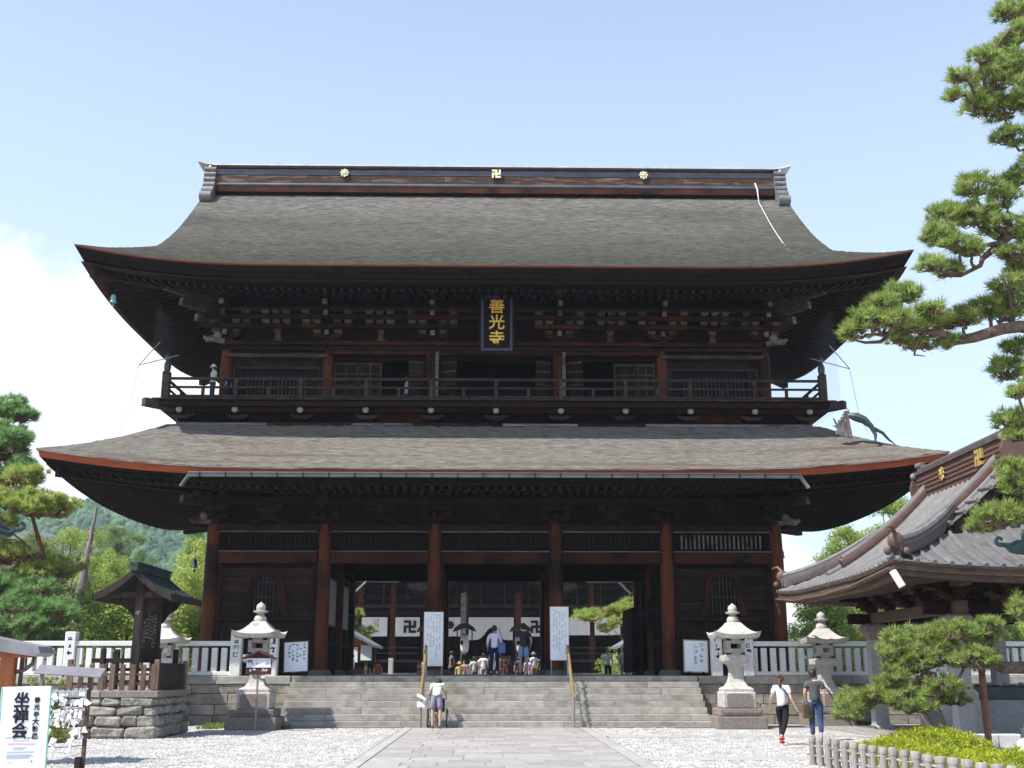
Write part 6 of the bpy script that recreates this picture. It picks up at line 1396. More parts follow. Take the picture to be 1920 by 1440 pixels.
def pine(name, label, trunk, tr, pads, seed, leafm, barkm, L=.13, w=.006, nper=34, dens=1.0, group=None, stems=None, cat='pine tree'):
    g = np.random.default_rng(seed); t = empty(name, trunk[0], label, cat, group)
    tb = MB(); tb.tube(trunk, tr, 12)
    bb = MB(); cs = []; ups = []
    for (c, r, n) in pads:
        c = np.array(c, float); n = int(n * dens)
        # the limb that carries the pad leaves the trunk a little lower
        if stems is None:
            k = min(range(len(trunk)), key=lambda i: abs(trunk[i][2] - (c[2] - .35)) + .0 * i); root = trunk[k]
        else: root = min(stems, key=lambda s: (s[0] - c[0]) ** 2 + (s[1] - c[1]) ** 2 + 2 * (s[2] - c[2] + .2) ** 2)
        hub = c + np.array([0, 0, -r[2] * .45]); pts = branch(bb, root, hub, .018 * np.linalg.norm(np.array(r)) + .03, .022, g, sag=-.12, n=6, kink=.35)
        P = pad_points(c, r, n, g)
        # twigs
        for q in P[:: max(1, int(len(P) / (14 + 8 * np.linalg.norm(r))))]:
            a = hub + (q - hub) * g.uniform(.0, .3); a[2] = hub[2]; branch(bb, a, q, .014 * (L / .13), .005, g, sag=.2, n=3, kink=.3)
        cs.append(P); u = np.zeros_like(P); u[:, 2] = 1; u += (P - c) / np.max(r) * .6; ups.append(u / np.linalg.norm(u, axis=-1, keepdims=True))
    put('trunk', tb, barkm, t, smooth=True); put('branches', bb, barkm, t, smooth=True)
    V, F = needles(np.concatenate(cs), np.concatenate(ups), nper, L, w, seed + 1)
    put('crown', np_mesh('crown', V, F), leafm, t); return t
def leafy(name, label, x, y, z, h, cr, seed, leafm, n=60, nper=70, rad=.55, size=.10, cat='tree', group=None, squash=.85, shape='round', barkm=None, tilt=0):
    g = np.random.default_rng(seed); t = empty(name, (x, y, z), label, cat, group); tb = MB()
    top = np.array([x + g.normal(0, .3), y, z + h * .93]); pts = [(x, y, z - .1), (x + g.normal(0, .1), y, z + h * .3), tuple((np.array([x, y, z + h * .3]) + top) / 2 + g.normal(0, .1, 3)), tuple(top)]
    tb.tube(pts, [.035 * h * .6, .028 * h * .6, .018 * h * .6, .02], 8)
    lobes = [(g.normal(0, .42, 3), g.uniform(.38, .62)) for _ in range(9)]
    c = []
    for k in range(n):
        if shape == 'cone':
            f = g.random() ** .8; r = cr * (1 - f) * g.uniform(.5, 1) + .15; a = g.uniform(0, 6.28); q = np.array([x + r * math.cos(a), y + r * math.sin(a), z + h * (.18 + .8 * f)])
        elif shape == 'tier':
            lev = g.integers(0, 6); f = lev / 5; r = cr * (1 - .55 * f) * math.sqrt(g.random()); a = g.uniform(0, 6.28); q = np.array([x + r * math.cos(a), y + r * math.sin(a), z + h * (.30 + .66 * f) + g.normal(0, h * .022) - .05 * r])
        else:
            p = g.normal(0, 1, 3); p /= np.linalg.norm(p); p *= g.random() ** .16; p[2] = p[2] if p[2] > -.6 else -p[2]; lc, lr = lobes[g.integers(0, 9)]; p = p * lr + np.clip(lc, -.6, .6); q = np.array([x, y, z + h * .60]) + p * np.array([cr, cr, h * .40])
        c.append(q)
    c = np.array(c); bb = MB()
    for q in c[:: max(1, n // 22)]:
        f = min(.9, max(.2, (q[2] - z) / h - .12)); a = (x, y, z + h * f); branch(bb, a, q, .012 * h * .5, .01, g, n=4, kink=.2)
    put('trunk', tb, barkm or M_BARK, t, smooth=True); put('limbs', bb, barkm or M_BARK, t, smooth=True)
    V, F = leaves(c, nper, rad, size, seed + 3, squash); put('crown', np_mesh('crown', V, F), leafm, t); return t
def U(px, py, y):            # only used to lay out the crowns at real places
    return 0
# --- tall foreground pine whose limbs reach in from the right
g0 = np.random.default_rng(5)
pads = [((10.62,20.91,14.98),(0.36,0.29,0.27),54),((10.42,20.9,14.18),(0.36,0.29,0.24),49),((9.5,20.1,13.46),(0.3,0.25,0.21),40),((9.05,20.13,13.08),(0.25,0.25,0.16),28),((10.0,20.8,13.3),(0.57,0.45,0.33),94),((10.49,20.71,13.6),(0.41,0.33,0.38),81),((9.72,20.65,12.75),(0.46,0.37,0.3),74),((8.99,20.33,12.75),(0.15,0.25,0.13),18),((10.06,20.6,12.61),(0.41,0.33,0.27),61),((10.15,20.6,11.99),(0.36,0.29,0.21),45),((10.55,20.57,14.28),(0.31,0.25,0.27),48),((10.52,20.19,12.65),(0.4,0.32,0.63),133),((10.59,20.44,11.34),(0.41,0.33,0.43),92),((9.26,20.4,10.84),(0.41,0.32,0.3),67),((9.9,20.7,10.7),(0.31,0.25,0.27),48),((10.33,20.95,11.21),(0.26,0.25,0.27),41),((8.9,20.9,10.43),(0.42,0.33,0.31),67),((9.26,20.54,10.28),(0.46,0.37,0.32),79),((9.72,20.45,10.04),(0.41,0.33,0.27),61),((8.38,20.29,9.74),(0.35,0.28,0.26),54),((8.69,20.08,9.52),(0.35,0.28,0.19),41),((8.09,20.07,9.09),(0.25,0.25,0.19),32),((8.55,20.47,9.13),(0.31,0.25,0.17),33),((8.99,20.34,9.47),(0.25,0.25,0.13),24),((9.84,20.39,9.43),(0.25,0.25,0.19),32),((10.14,20.85,9.32),(0.21,0.25,0.22),29),((10.45,20.52,9.75),(0.41,0.33,0.64),133),((7.66,20.55,8.65),(0.36,0.29,0.24),49),((7.18,20.26,8.34),(0.35,0.28,0.23),49),((6.84,20.07,7.97),(0.35,0.28,0.23),49),((6.62,20.34,7.84),(0.25,0.25,0.21),35),((7.38,20.17,8.0),(0.4,0.32,0.21),50),((7.9,20.51,8.05),(0.41,0.33,0.24),54),((8.6,20.95,8.25),(0.42,0.33,0.24),54),((8.9,20.66,8.22),(0.36,0.29,0.22),45),((8.11,20.21,8.25),(0.3,0.25,0.13),27),((8.0,20.85,7.76),(0.36,0.29,0.11),27),((7.57,20.77,7.84),(0.26,0.25,0.11),22),((8.52,20.71,7.77),(0.21,0.25,0.13),21),((9.43,20.87,8.51),(0.41,0.33,0.2),46),((9.9,20.74,8.61),(0.31,0.25,0.27),48),((9.73,20.76,8.32),(0.36,0.29,0.16),36),((9.66,20.37,8.82),(0.3,0.25,0.21),40),((9.74,20.93,7.27),(0.31,0.25,0.31),52),((9.94,20.92,7.71),(0.26,0.25,0.22),35),((9.53,20.2,6.65),(0.14,0.25,0.15),19),((9.59,20.73,6.25),(0.31,0.25,0.22),40),((9.64,20.69,5.95),(0.21,0.25,0.16),24),((9.38,20.47,5.23),(0.26,0.25,0.27),42),((9.48,20.53,4.96),(0.26,0.25,0.21),35),((9.06,20.49,4.41),(0.43,0.34,0.21),52),((8.92,20.88,4.28),(0.29,0.25,0.15),29),((9.34,20.5,4.45),(0.31,0.25,0.27),48),((9.43,20.8,2.75),(0.14,0.25,0.27),27),((10.06,20.37,6.94),(0.3,0.25,0.64),102),((10.06,20.84,5.01),(0.31,0.25,0.65),102)]
stems = [(11.07,20.50,14.31),(10.78,20.60,14.68),(10.73,20.70,13.23),(10.46,20.50,13.23),(10.09,20.60,12.81),(9.82,20.70,12.81),(10.43,20.50,11.48),(10.27,20.60,10.13),(9.78,20.70,9.90),(9.49,20.50,9.57),(9.14,20.60,9.24),(8.87,20.70,9.66),(8.82,20.50,9.11),(10.05,20.60,8.12),(9.43,20.70,8.04),(8.74,20.50,7.83),(8.29,20.60,7.90),(7.69,20.70,7.97),(7.27,20.50,7.86),(9.94,20.60,7.13),(9.85,20.70,8.17),(9.82,20.50,6.10),(9.71,20.60,5.10),(9.58,20.70,4.36),(9.33,20.50,4.36),(9.55,20.60,2.79)]
tall = pine('pine_tree', 'tall pine reaching in from the right edge before the gate', [(11.5, 21.2, 0), (11.3, 21.2, 3), (11.7, 21.1, 6), (11.4, 21.1, 9), (11.8, 21.0, 12), (12.0, 21.0, 15.5)], [.34, .30, .27, .23, .16, .06], pads, 21, M_NEEDLE, M_BARK, L=.165, w=.0088, nper=40, dens=1.0, stems=stems)
for P_, R__ in (([(11.13,20.50,7.76),(10.60,20.60,7.99),(9.95,20.70,8.11),(9.53,20.50,8.00),(9.00,20.60,7.85),(8.69,20.70,7.82),(8.35,20.50,7.91),(7.69,20.60,7.99),(7.36,20.70,7.88),(7.18,20.50,7.73),(6.91,20.60,7.74),(6.64,20.70,7.84)], [0.17, 0.14, 0.12, 0.11, 0.1, 0.095, 0.07, 0.05, 0.042, 0.038, 0.028, 0.015]),
    ([(11.57,20.50,9.59),(10.89,20.60,10.02),(10.16,20.70,10.04),(9.88,20.50,9.91),(9.65,20.60,9.71),(9.37,20.70,9.48),(9.23,20.50,9.27),(8.87,20.60,9.09),(8.56,20.70,9.11)], [0.16, 0.13, 0.12, 0.1, 0.08, 0.055, 0.045, 0.032, 0.015]),
    ([(9.69,20.50,9.74),(9.29,20.60,9.70),(8.87,20.70,9.61),(8.52,20.50,9.78)], [0.05, 0.04, 0.03, 0.012]),
    ([(11.96,20.50,12.65),(11.13,20.60,12.94),(10.55,20.70,13.05),(10.32,20.50,12.90),(10.04,20.60,12.80),(9.72,20.70,12.89),(9.41,20.50,12.98)], [0.15, 0.12, 0.1, 0.09, 0.065, 0.04, 0.015]),
    ([(12.17,20.50,14.33),(11.32,20.60,14.56),(10.67,20.70,14.68),(10.31,20.50,14.31),(10.05,20.60,14.00)], [0.11, 0.09, 0.06, 0.04, 0.015]),
    ([(8.04,20.50,7.93),(7.89,20.60,7.74),(7.87,20.70,7.53),(8.00,20.50,7.45)], [0.035, 0.03, 0.022, 0.008]),
    ([(9.91,20.50,8.49),(9.72,20.60,8.39),(9.55,20.70,8.19),(9.58,20.50,8.01)], [0.04, 0.035, 0.035, 0.05]),
    ([(10.68,20.50,4.13),(10.11,20.60,4.27),(9.58,20.70,4.36),(9.14,20.50,4.36),(8.84,20.60,4.27)], [0.08, 0.07, 0.05, 0.035, 0.015])): put('limb', MB().tube(P_, R__, 9), M_BARK, tall, smooth=True)
# --- low spreading pine before the pavilion, propped on a post
pads = [((9.28,25.66,2.27),(0.77,0.61,0.47),118),((9.86,25.26,2.51),(0.63,0.5,0.33),74),((10.6,25.36,2.4),(0.5,0.4,0.33),61),((9.02,25.68,1.84),(0.51,0.41,0.33),61),((8.74,25.5,2.11),(0.38,0.3,0.4),55),((9.59,25.29,2.0),(0.63,0.5,0.33),74),((10.19,25.05,1.95),(0.56,0.45,0.33),67),((10.71,25.14,2.65),(0.25,0.25,0.2),24),((8.5,25.48,1.38),(0.32,0.25,0.33),41),((8.71,25.0,1.07),(0.43,0.35,0.26),45),((9.38,25.67,1.29),(0.38,0.31,0.24),37),((9.57,25.09,1.35),(0.44,0.35,0.24),41),((10.01,25.67,1.08),(0.38,0.31,0.16),27),((8.97,25.13,0.93),(0.5,0.4,0.16),33),((7.9,25.71,1.06),(0.51,0.41,0.27),50),((7.58,25.49,0.81),(0.32,0.25,0.29),37),((8.13,25.3,1.17),(0.31,0.25,0.18),27),((8.63,25.32,1.57),(0.25,0.25,0.26),29),((10.73,25.44,1.95),(0.23,0.25,0.33),32)]
st2 = [(10.84,25.40,2.08),(10.75,25.50,2.53),(10.34,25.60,1.96),(9.86,25.40,1.91),(9.31,25.50,1.70),(8.90,25.60,1.59),(10.12,25.40,2.19),(9.51,25.50,1.96),(8.76,25.60,1.34),(8.27,25.40,1.12),(10.71,25.50,2.19)]
low = pine('pine_tree', 'low spreading pine with one limb propped on a post before the pavilion', [(14.2, 25.9, 0), (13.9, 25.8, .9), (13.2, 25.7, 1.55)], [.26, .22, .17], pads, 33, M_NEEDLE, M_BARK, L=.16, w=.0092, nper=40, dens=1.0, stems=st2)
for P_, R__ in (([(13.08,25.40,1.34),(12.30,25.50,1.66),(11.61,25.60,1.77),(11.02,25.40,1.77),(10.87,25.50,1.91),(10.84,25.60,2.11),(10.79,25.40,2.36),(10.73,25.50,2.59),(10.53,25.60,2.76)], [0.18, 0.16, 0.14, 0.13, 0.14, 0.11, 0.09, 0.07, 0.03]),
    ([(10.82,25.40,2.11),(10.49,25.50,2.30),(10.23,25.60,2.08),(9.80,25.40,1.91),(9.32,25.50,1.73),(8.90,25.60,1.61),(8.59,25.40,1.48)], [0.075, 0.065, 0.055, 0.05, 0.045, 0.035, 0.015]),
    ([(9.32,25.40,1.73),(9.05,25.50,1.34),(8.75,25.60,1.23),(8.27,25.40,1.10),(7.74,25.50,1.03)], [0.04, 0.035, 0.03, 0.022, 0.01]),
    ([(10.11,25.40,2.04),(10.20,25.50,1.74),(9.98,25.60,1.34),(9.79,25.40,1.18)], [0.035, 0.03, 0.022, 0.01])): put('limb', MB().tube(P_, R__, 9), M_BARK, low, smooth=True)
T(put('support_post', MB().cyl((10.72, 25.8, 0), (10.72, 25.8, 2.1), .075, n=10), M_REDBARK, smooth=True), 'reddish wooden prop post under the low pine beside the near pavilion pillar', 'post')
T(put('support_post', MB().cyl((12.2, 25.65, 0), (12.2, 25.65, 1.55), .07, n=10), M_REDBARK, smooth=True), 'second prop post of the low pine, nearer to its trunk', 'post')
# --- golden juniper mounds and the shrubs
def mound(name, label, blobs, m, seed, L=.10, w=.012, nper=10, dens=260, cat='shrub'):
    g = np.random.default_rng(seed); cs = []; us = []
    for (c, r) in blobs:
        n = int(dens * r[0] * r[1] * 2); p = g.normal(0, 1, (n, 3)); p /= np.linalg.norm(p, axis=-1, keepdims=True); p[:, 2] = np.abs(p[:, 2]); q = p * np.array(r) * g.uniform(.75, 1.02, (n, 1)) * (1 + .10 * np.sin(p[:, :1] * 9 + p[:, 1:2] * 7)) + np.array(c); cs.append(q); us.append(p)
    V, F = needles(np.concatenate(cs), np.concatenate(us), nper, L, w, seed, .8)
    t = empty(name, blobs[0][0], label, cat); put('foliage', np_mesh('foliage', V, F), m, t)
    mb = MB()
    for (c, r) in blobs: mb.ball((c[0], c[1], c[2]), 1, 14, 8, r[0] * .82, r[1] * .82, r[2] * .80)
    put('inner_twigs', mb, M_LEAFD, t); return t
mound('juniper', 'large golden-green creeping juniper behind the stake fence at the lower right', [((9.0, 24.6, 0), (1.15, 1.5, .52)), ((8.1, 24.0, 0), (.9, 1.4, .34)), ((8.3, 22.4, 0), (1.2, 1.1, .24)), ((7.7, 21.0, -.02), (.8, 1.0, .2))], M_JUNIPER, 3, dens=330)
mound('juniper', 'smaller golden-green creeping juniper mound by the white lantern base at the lower right', [((8.35, 19.2, 0), (.62, .9, .42)), ((7.85, 18.4, 0), (.55, .9, .26)), ((8.55, 18.0, 0), (.6, .8, .33))], M_JUNIPER, 4, dens=420)
mound('shrub', 'yellowish shrub behind the fortune-paper rack at the lower left', [((-12.3, 32.6, 0), (1.0, 1.2, 1.65)), ((-13.6, 31.6, 0), (1.3, 1.2, 1.7)), ((-11.2, 29.4, 0), (.7, .6, .6)), ((-12.6, 29.6, 0), (1.1, .9, 1.0))], M_YELSHRUB, 6, L=.12, w=.022, dens=130, nper=9)
mound('shrub', 'green shrub low behind the shelter post at the left edge', [((-15.3, 31.0, 0), (1.2, 1.2, 1.2)), ((-14.5, 34.0, 0), (1.3, 1.0, 1.6))], M_LEAF, 8, L=.12, w=.022, dens=110, nper=9)
g = np.random.default_rng(17); P = np.stack([np.concatenate([g.uniform(-9.0, -8.3, 160), g.uniform(-6.6, -6.3, 60), g.uniform(10.6, 13, 120)]), np.concatenate([g.uniform(35.9, 38.6, 160), g.uniform(36.0, 36.5, 60), g.uniform(38.6, 38.95, 120)]), np.zeros(340)], -1)
V, F = needles(P, np.tile([0, 0, 1.], (340, 1)), 9, .13, .012, 3, .6); T(put('grass', np_mesh('grass', V, F), M_GRASS), 'tufts of grass along the foot of the terrace wall and lantern plinth', 'grass', kind='stuff')
# --- left pines and trees behind the balustrade
def lp(px_pads, seed, label, trunk, tr, leafm, barkm, **k):
    gq = np.random.default_rng(seed); q_ = []
    for (c, r, n) in px_pads:      # each pad is a loose group of smaller clumps
        for _ in range(4): q_.append(((c[0] + gq.uniform(-.6, .6) * r[0], c[1] + gq.uniform(-.6, .6) * r[1], c[2] + gq.uniform(-.6, .7) * r[2]), (r[0] * .55, r[1] * .55, r[2] * .85), int(n * .36)))
    px_pads = q_
    return pine('pine_tree', label, trunk, tr, px_pads, seed, leafm, barkm, group=None, **k)
lp([((-20.0, 45, 11.9), (1.3, 1.3, .45), 50), ((-20.3, 45, 11.2), (1.2, 1.3, .5), 44), ((-19.5, 44.8, 10.5), (1.0, 1.2, .35), 44), ((-20.2, 45, 9.9), (1.6, 1.3, .5), 60), ((-19.9, 45, 9.1), (1.5, 1.2, .4), 46), ((-18.6, 44.6, 9.2), (.7, .9, .40), 30)], 41, 'tall dark pine at the left edge, its top above the lower roof tip', [(-21.2, 45.5, 0), (-21.0, 45.4, 5), (-21.3, 45.3, 9), (-20.8, 45.2, 12.3)], [.28, .24, .18, .05], M_NEEDLE2, M_REDBARK, L=.30, w=.016, nper=40, dens=2.2)
lp([((-17.9, 43.2, 7.9), (1.6, 1.4, .50), 90), ((-16.9, 43.0, 7.5), (1.1, 1.2, .45), 66), ((-19.3, 43.2, 8.1), (1.3, 1.3, .55), 60), ((-18.6, 43, 7.0), (1.5, 1.3, .4), 60), ((-17.9, 43.4, 8.9), (.9, .9, .35), 34), ((-18.6, 43, 6.0), (1.4, 1.3, .35), 44), ((-17.2, 43, 5.2), (1.3, 1.3, .45), 60)], 43, 'sunlit yellow-green pine overlapping the left tip of the lower roof', [(-17.2, 43.8, 0), (-17.4, 43.8, 3), (-17.0, 43.7, 5.6), (-18.0, 43.6, 8.4)], [.16, .14, .11, .04], M_NEEDLE3, M_REDBARK, L=.26, w=.014, nper=40, dens=1.7)
lp([((-18.6, 42, 4.6), (1.4, 1.2, .45), 70), ((-16.9, 41.8, 4.2), (1.4, 1.2, .5), 80), ((-15.8, 41.6, 3.5), (1.2, 1.1, .45), 66), ((-17.6, 41.8, 3.1), (1.5, 1.2, .45), 70), ((-16.0, 41.6, 2.7), (1.5, 1.0, .35), 60), ((-19.2, 42, 3.2), (1.2, 1.2, .5), 50), ((-17.8, 41.6, 2.3), (1.4, 1.0, .30), 44)], 45, 'low dark green pine just behind the left balustrade', [(-18.2, 42.4, 0), (-18.6, 42.4, 2.2), (-17.9, 42.2, 3.1), (-17.3, 42.2, 4.2)], [.2, .18, .13, .05], M_NEEDLE2, M_REDBARK, L=.26, w=.014, nper=40, dens=1.7)
lp([((-19.5, 47, 6.3), (1.6, 1.4, .5), 66), ((-17.9, 47, 5.6), (1.5, 1.4, .5), 66), ((-20.5, 47, 5.0), (1.6, 1.3, .5), 50), ((-19.0, 47, 4.6), (1.5, 1.3, .4), 50)], 47, 'middle-sized pine between the two front pines at the left', [(-19.2, 47.4, 0), (-19.0, 47.3, 3), (-19.3, 47.2, 6.3)], [.2, .16, .06], M_NEEDLE, M_REDBARK, L=.28, w=.015, nper=36, dens=1.5)
leafy('broadleaf_shrub', 'pale green rounded tree behind the notice house', -14.4, 46, 0, 4.4, 2.9, 51, M_LEAF, n=80, nper=110, rad=.7, size=.085, cat='tree')
leafy('broadleaf_shrub', 'second pale green mound right of the notice house roof', -11.7, 47.5, 0, 4.3, 2.0, 52, M_NEEDLE3, n=60, nper=110, rad=.6, size=.085, cat='tree')
for k, (x, y, h, cr, m_, lab, sh) in enumerate((
    (-16.8, 66, 8.6, 2.6, M_NEEDLE3, 'loose yellow-green tree left of the dead trunk', 'round'),
    (-22.6, 68, 8.6, 2.8, M_LEAF, 'bright tree behind the front pines at the left', 'round'),
    (-18.6, 64, 6.8, 2.4, M_NEEDLE3, 'olive-green tree under the dead trunk', 'round'),
    (-15.9, 70, 10.2, 2.2, M_NEEDLE, 'layered conifer right of the dead trunk', 'tier'),
    (-13.4, 74, 9.8, 2.1, M_LEAF, 'layered green tree above the notice house roof', 'tier'),
    (-20.2, 84, 9.6, 3.0, M_LEAFD, 'darker tree before the hillside', 'round'),
    (-11.7, 62, 7.6, 1.9, M_NEEDLE3, 'sunlit conifer against the left corner pillar of the gate', 'tier'),
    (-27.5, 74, 10.5, 3.2, M_LEAFD, 'dark tree behind the leftmost pine', 'round'),
    (-32.0, 88, 12.0, 3.8, M_LEAF, 'far pale tree at the left edge', 'round'),
    (-24.0, 92, 12.0, 2.8, M_NEEDLE, 'far conifer under the lower eave at the left', 'cone'),
    (-31.0, 96, 13.5, 4.5, M_LEAFD, 'far dark tree near the distant house', 'round'),
    (-27.0, 104, 14.5, 4.4, M_NEEDLE2, 'far dark conifer beside the distant house', 'cone'))):
    leafy('background_tree', lab, x, y, 0, h, cr, 60 + k, m_, n=240, nper=185, rad=.50 if sh != 'cone' else .55, size=.066, cat='tree', shape=sh, group=None)
# dead trunk
t = empty('dead_tree', (-21.3, 60, 0), 'bare grey dead trunk rising among the trees at the left', 'dead tree'); mb = MB()
mb.tube([(-21.2, 60, 0), (-21.3, 60, 3), (-21.35, 60, 5.5), (-21.1, 60, 8), (-20.9, 60, 10.0)], [.42, .36, .26, .15, .06], 10); put('trunk', mb, M_DEADWOOD, t, smooth=True)
mb = MB(); gg = np.random.default_rng(3)
for k in range(16):
    z = 4.2 + k * .34; a = gg.uniform(-1, 1) + (0 if k % 2 else math.pi); L_ = gg.uniform(.5, 1.3) * (1 - k * .03); branch(mb, (-21.2, 60, z), (-21.2 + L_ * math.cos(a), 60 + L_ * math.sin(a) * .5, z - gg.uniform(.1, .9)), .05, .01, gg, n=4, kink=.4)
mb.tube([(-21.3, 60, 4.6), (-21.9, 59.9, 5.6), (-21.6, 59.8, 7.2), (-21.4, 59.8, 7.9)], [.10, .07, .05, .02], 6)
put('bare_branches', mb, M_DEADWOOD, t, smooth=True)
# right side trees behind the gate and pavilion
for k, (x, y, h, cr, m_, lab, sh) in enumerate(((19.0, 60, 8.8, 3.0, M_LEAF, 'bright green tree right of the gate under the lower eave', 'round'), (16.2, 57, 6.4, 2.0, M_NEEDLE3, 'small yellow-green tree beside the right corner pillar', 'tier'), (23.5, 66, 11.5, 3.2, M_NEEDLE, 'layered pine behind the pavilion roof', 'tier'), (27, 58, 9, 3.2, M_LEAF, 'green tree behind the pavilion', 'round'), (22, 50, 4.2, 2.6, M_LEAF, 'low bright tree seen between the pavilion pillars', 'round'))):
    leafy('background_tree', lab, x, y, 0, h, cr, 90 + k, m_, n=200, nper=180, rad=.5, size=.068, cat='tree', shape=sh)
# trees seen through the gate
lp([((8.9, 74, 5.35), (1.8, 1.2, .50), 80), ((6.6, 74, 5.0), (1.5, 1.1, .35), 60), ((10.3, 74, 7.0), (1.3, 1.2, .6), 56), ((9.6, 74, 6.1), (1.2, 1.1, .45), 44), ((10.2, 74, 4.3), (1.4, 1.1, .45), 56), ((7.4, 74, 4.4), (.8, .8, .35), 26)], 71, 'sunlit pine in the courtyard seen through the right bay of the gate', [(11.2, 74.5, CZ), (10.9, 74.4, 3), (10.6, 74.3, 5.2), (10.9, 74.2, 7.3)], [.22, .19, .15, .05], M_NEEDLE3, M_REDBARK, L=.28, w=.018, nper=40, dens=1.7)
lp([((-8.9, 66, 5.4), (.9, .9, .6), 50), ((-8.3, 66, 4.5), (1.1, .9, .45), 56), ((-7.6, 66, 3.7), (.9, .8, .30), 40), ((-8.9, 66, 3.4), (1.0, .9, .4), 40), ((-9.4, 66, 6.4), (.8, .8, .5), 30)], 73, 'bright pine seen through the left bay of the gate', [(-9.8, 66.3, CZ), (-9.6, 66.3, 3), (-9.2, 66.3, 6.2)], [.18, .15, .05], M_NEEDLE3, M_REDBARK, L=.24, w=.016, nper=40, dens=1.8)
mound('clipped_shrub', 'bright clipped shrubs in the courtyard behind the two visitors at the right', [((6.9, 60, CZ), (1.3, .9, 1.1)), ((8.6, 59.5, CZ), (1.2, .9, .9)), ((5.8, 59.8, CZ), (.8, .7, .75))], M_LEAF, 12, L=.14, w=.03, dens=90, nper=8)
mound('clipped_shrub', 'dark green clipped shrub layer above the bright courtyard shrubs', [((7.3, 64, CZ + .9), (1.7, .9, 1.2))], M_NEEDLE, 13, L=.14, w=.03, dens=90, nper=8)
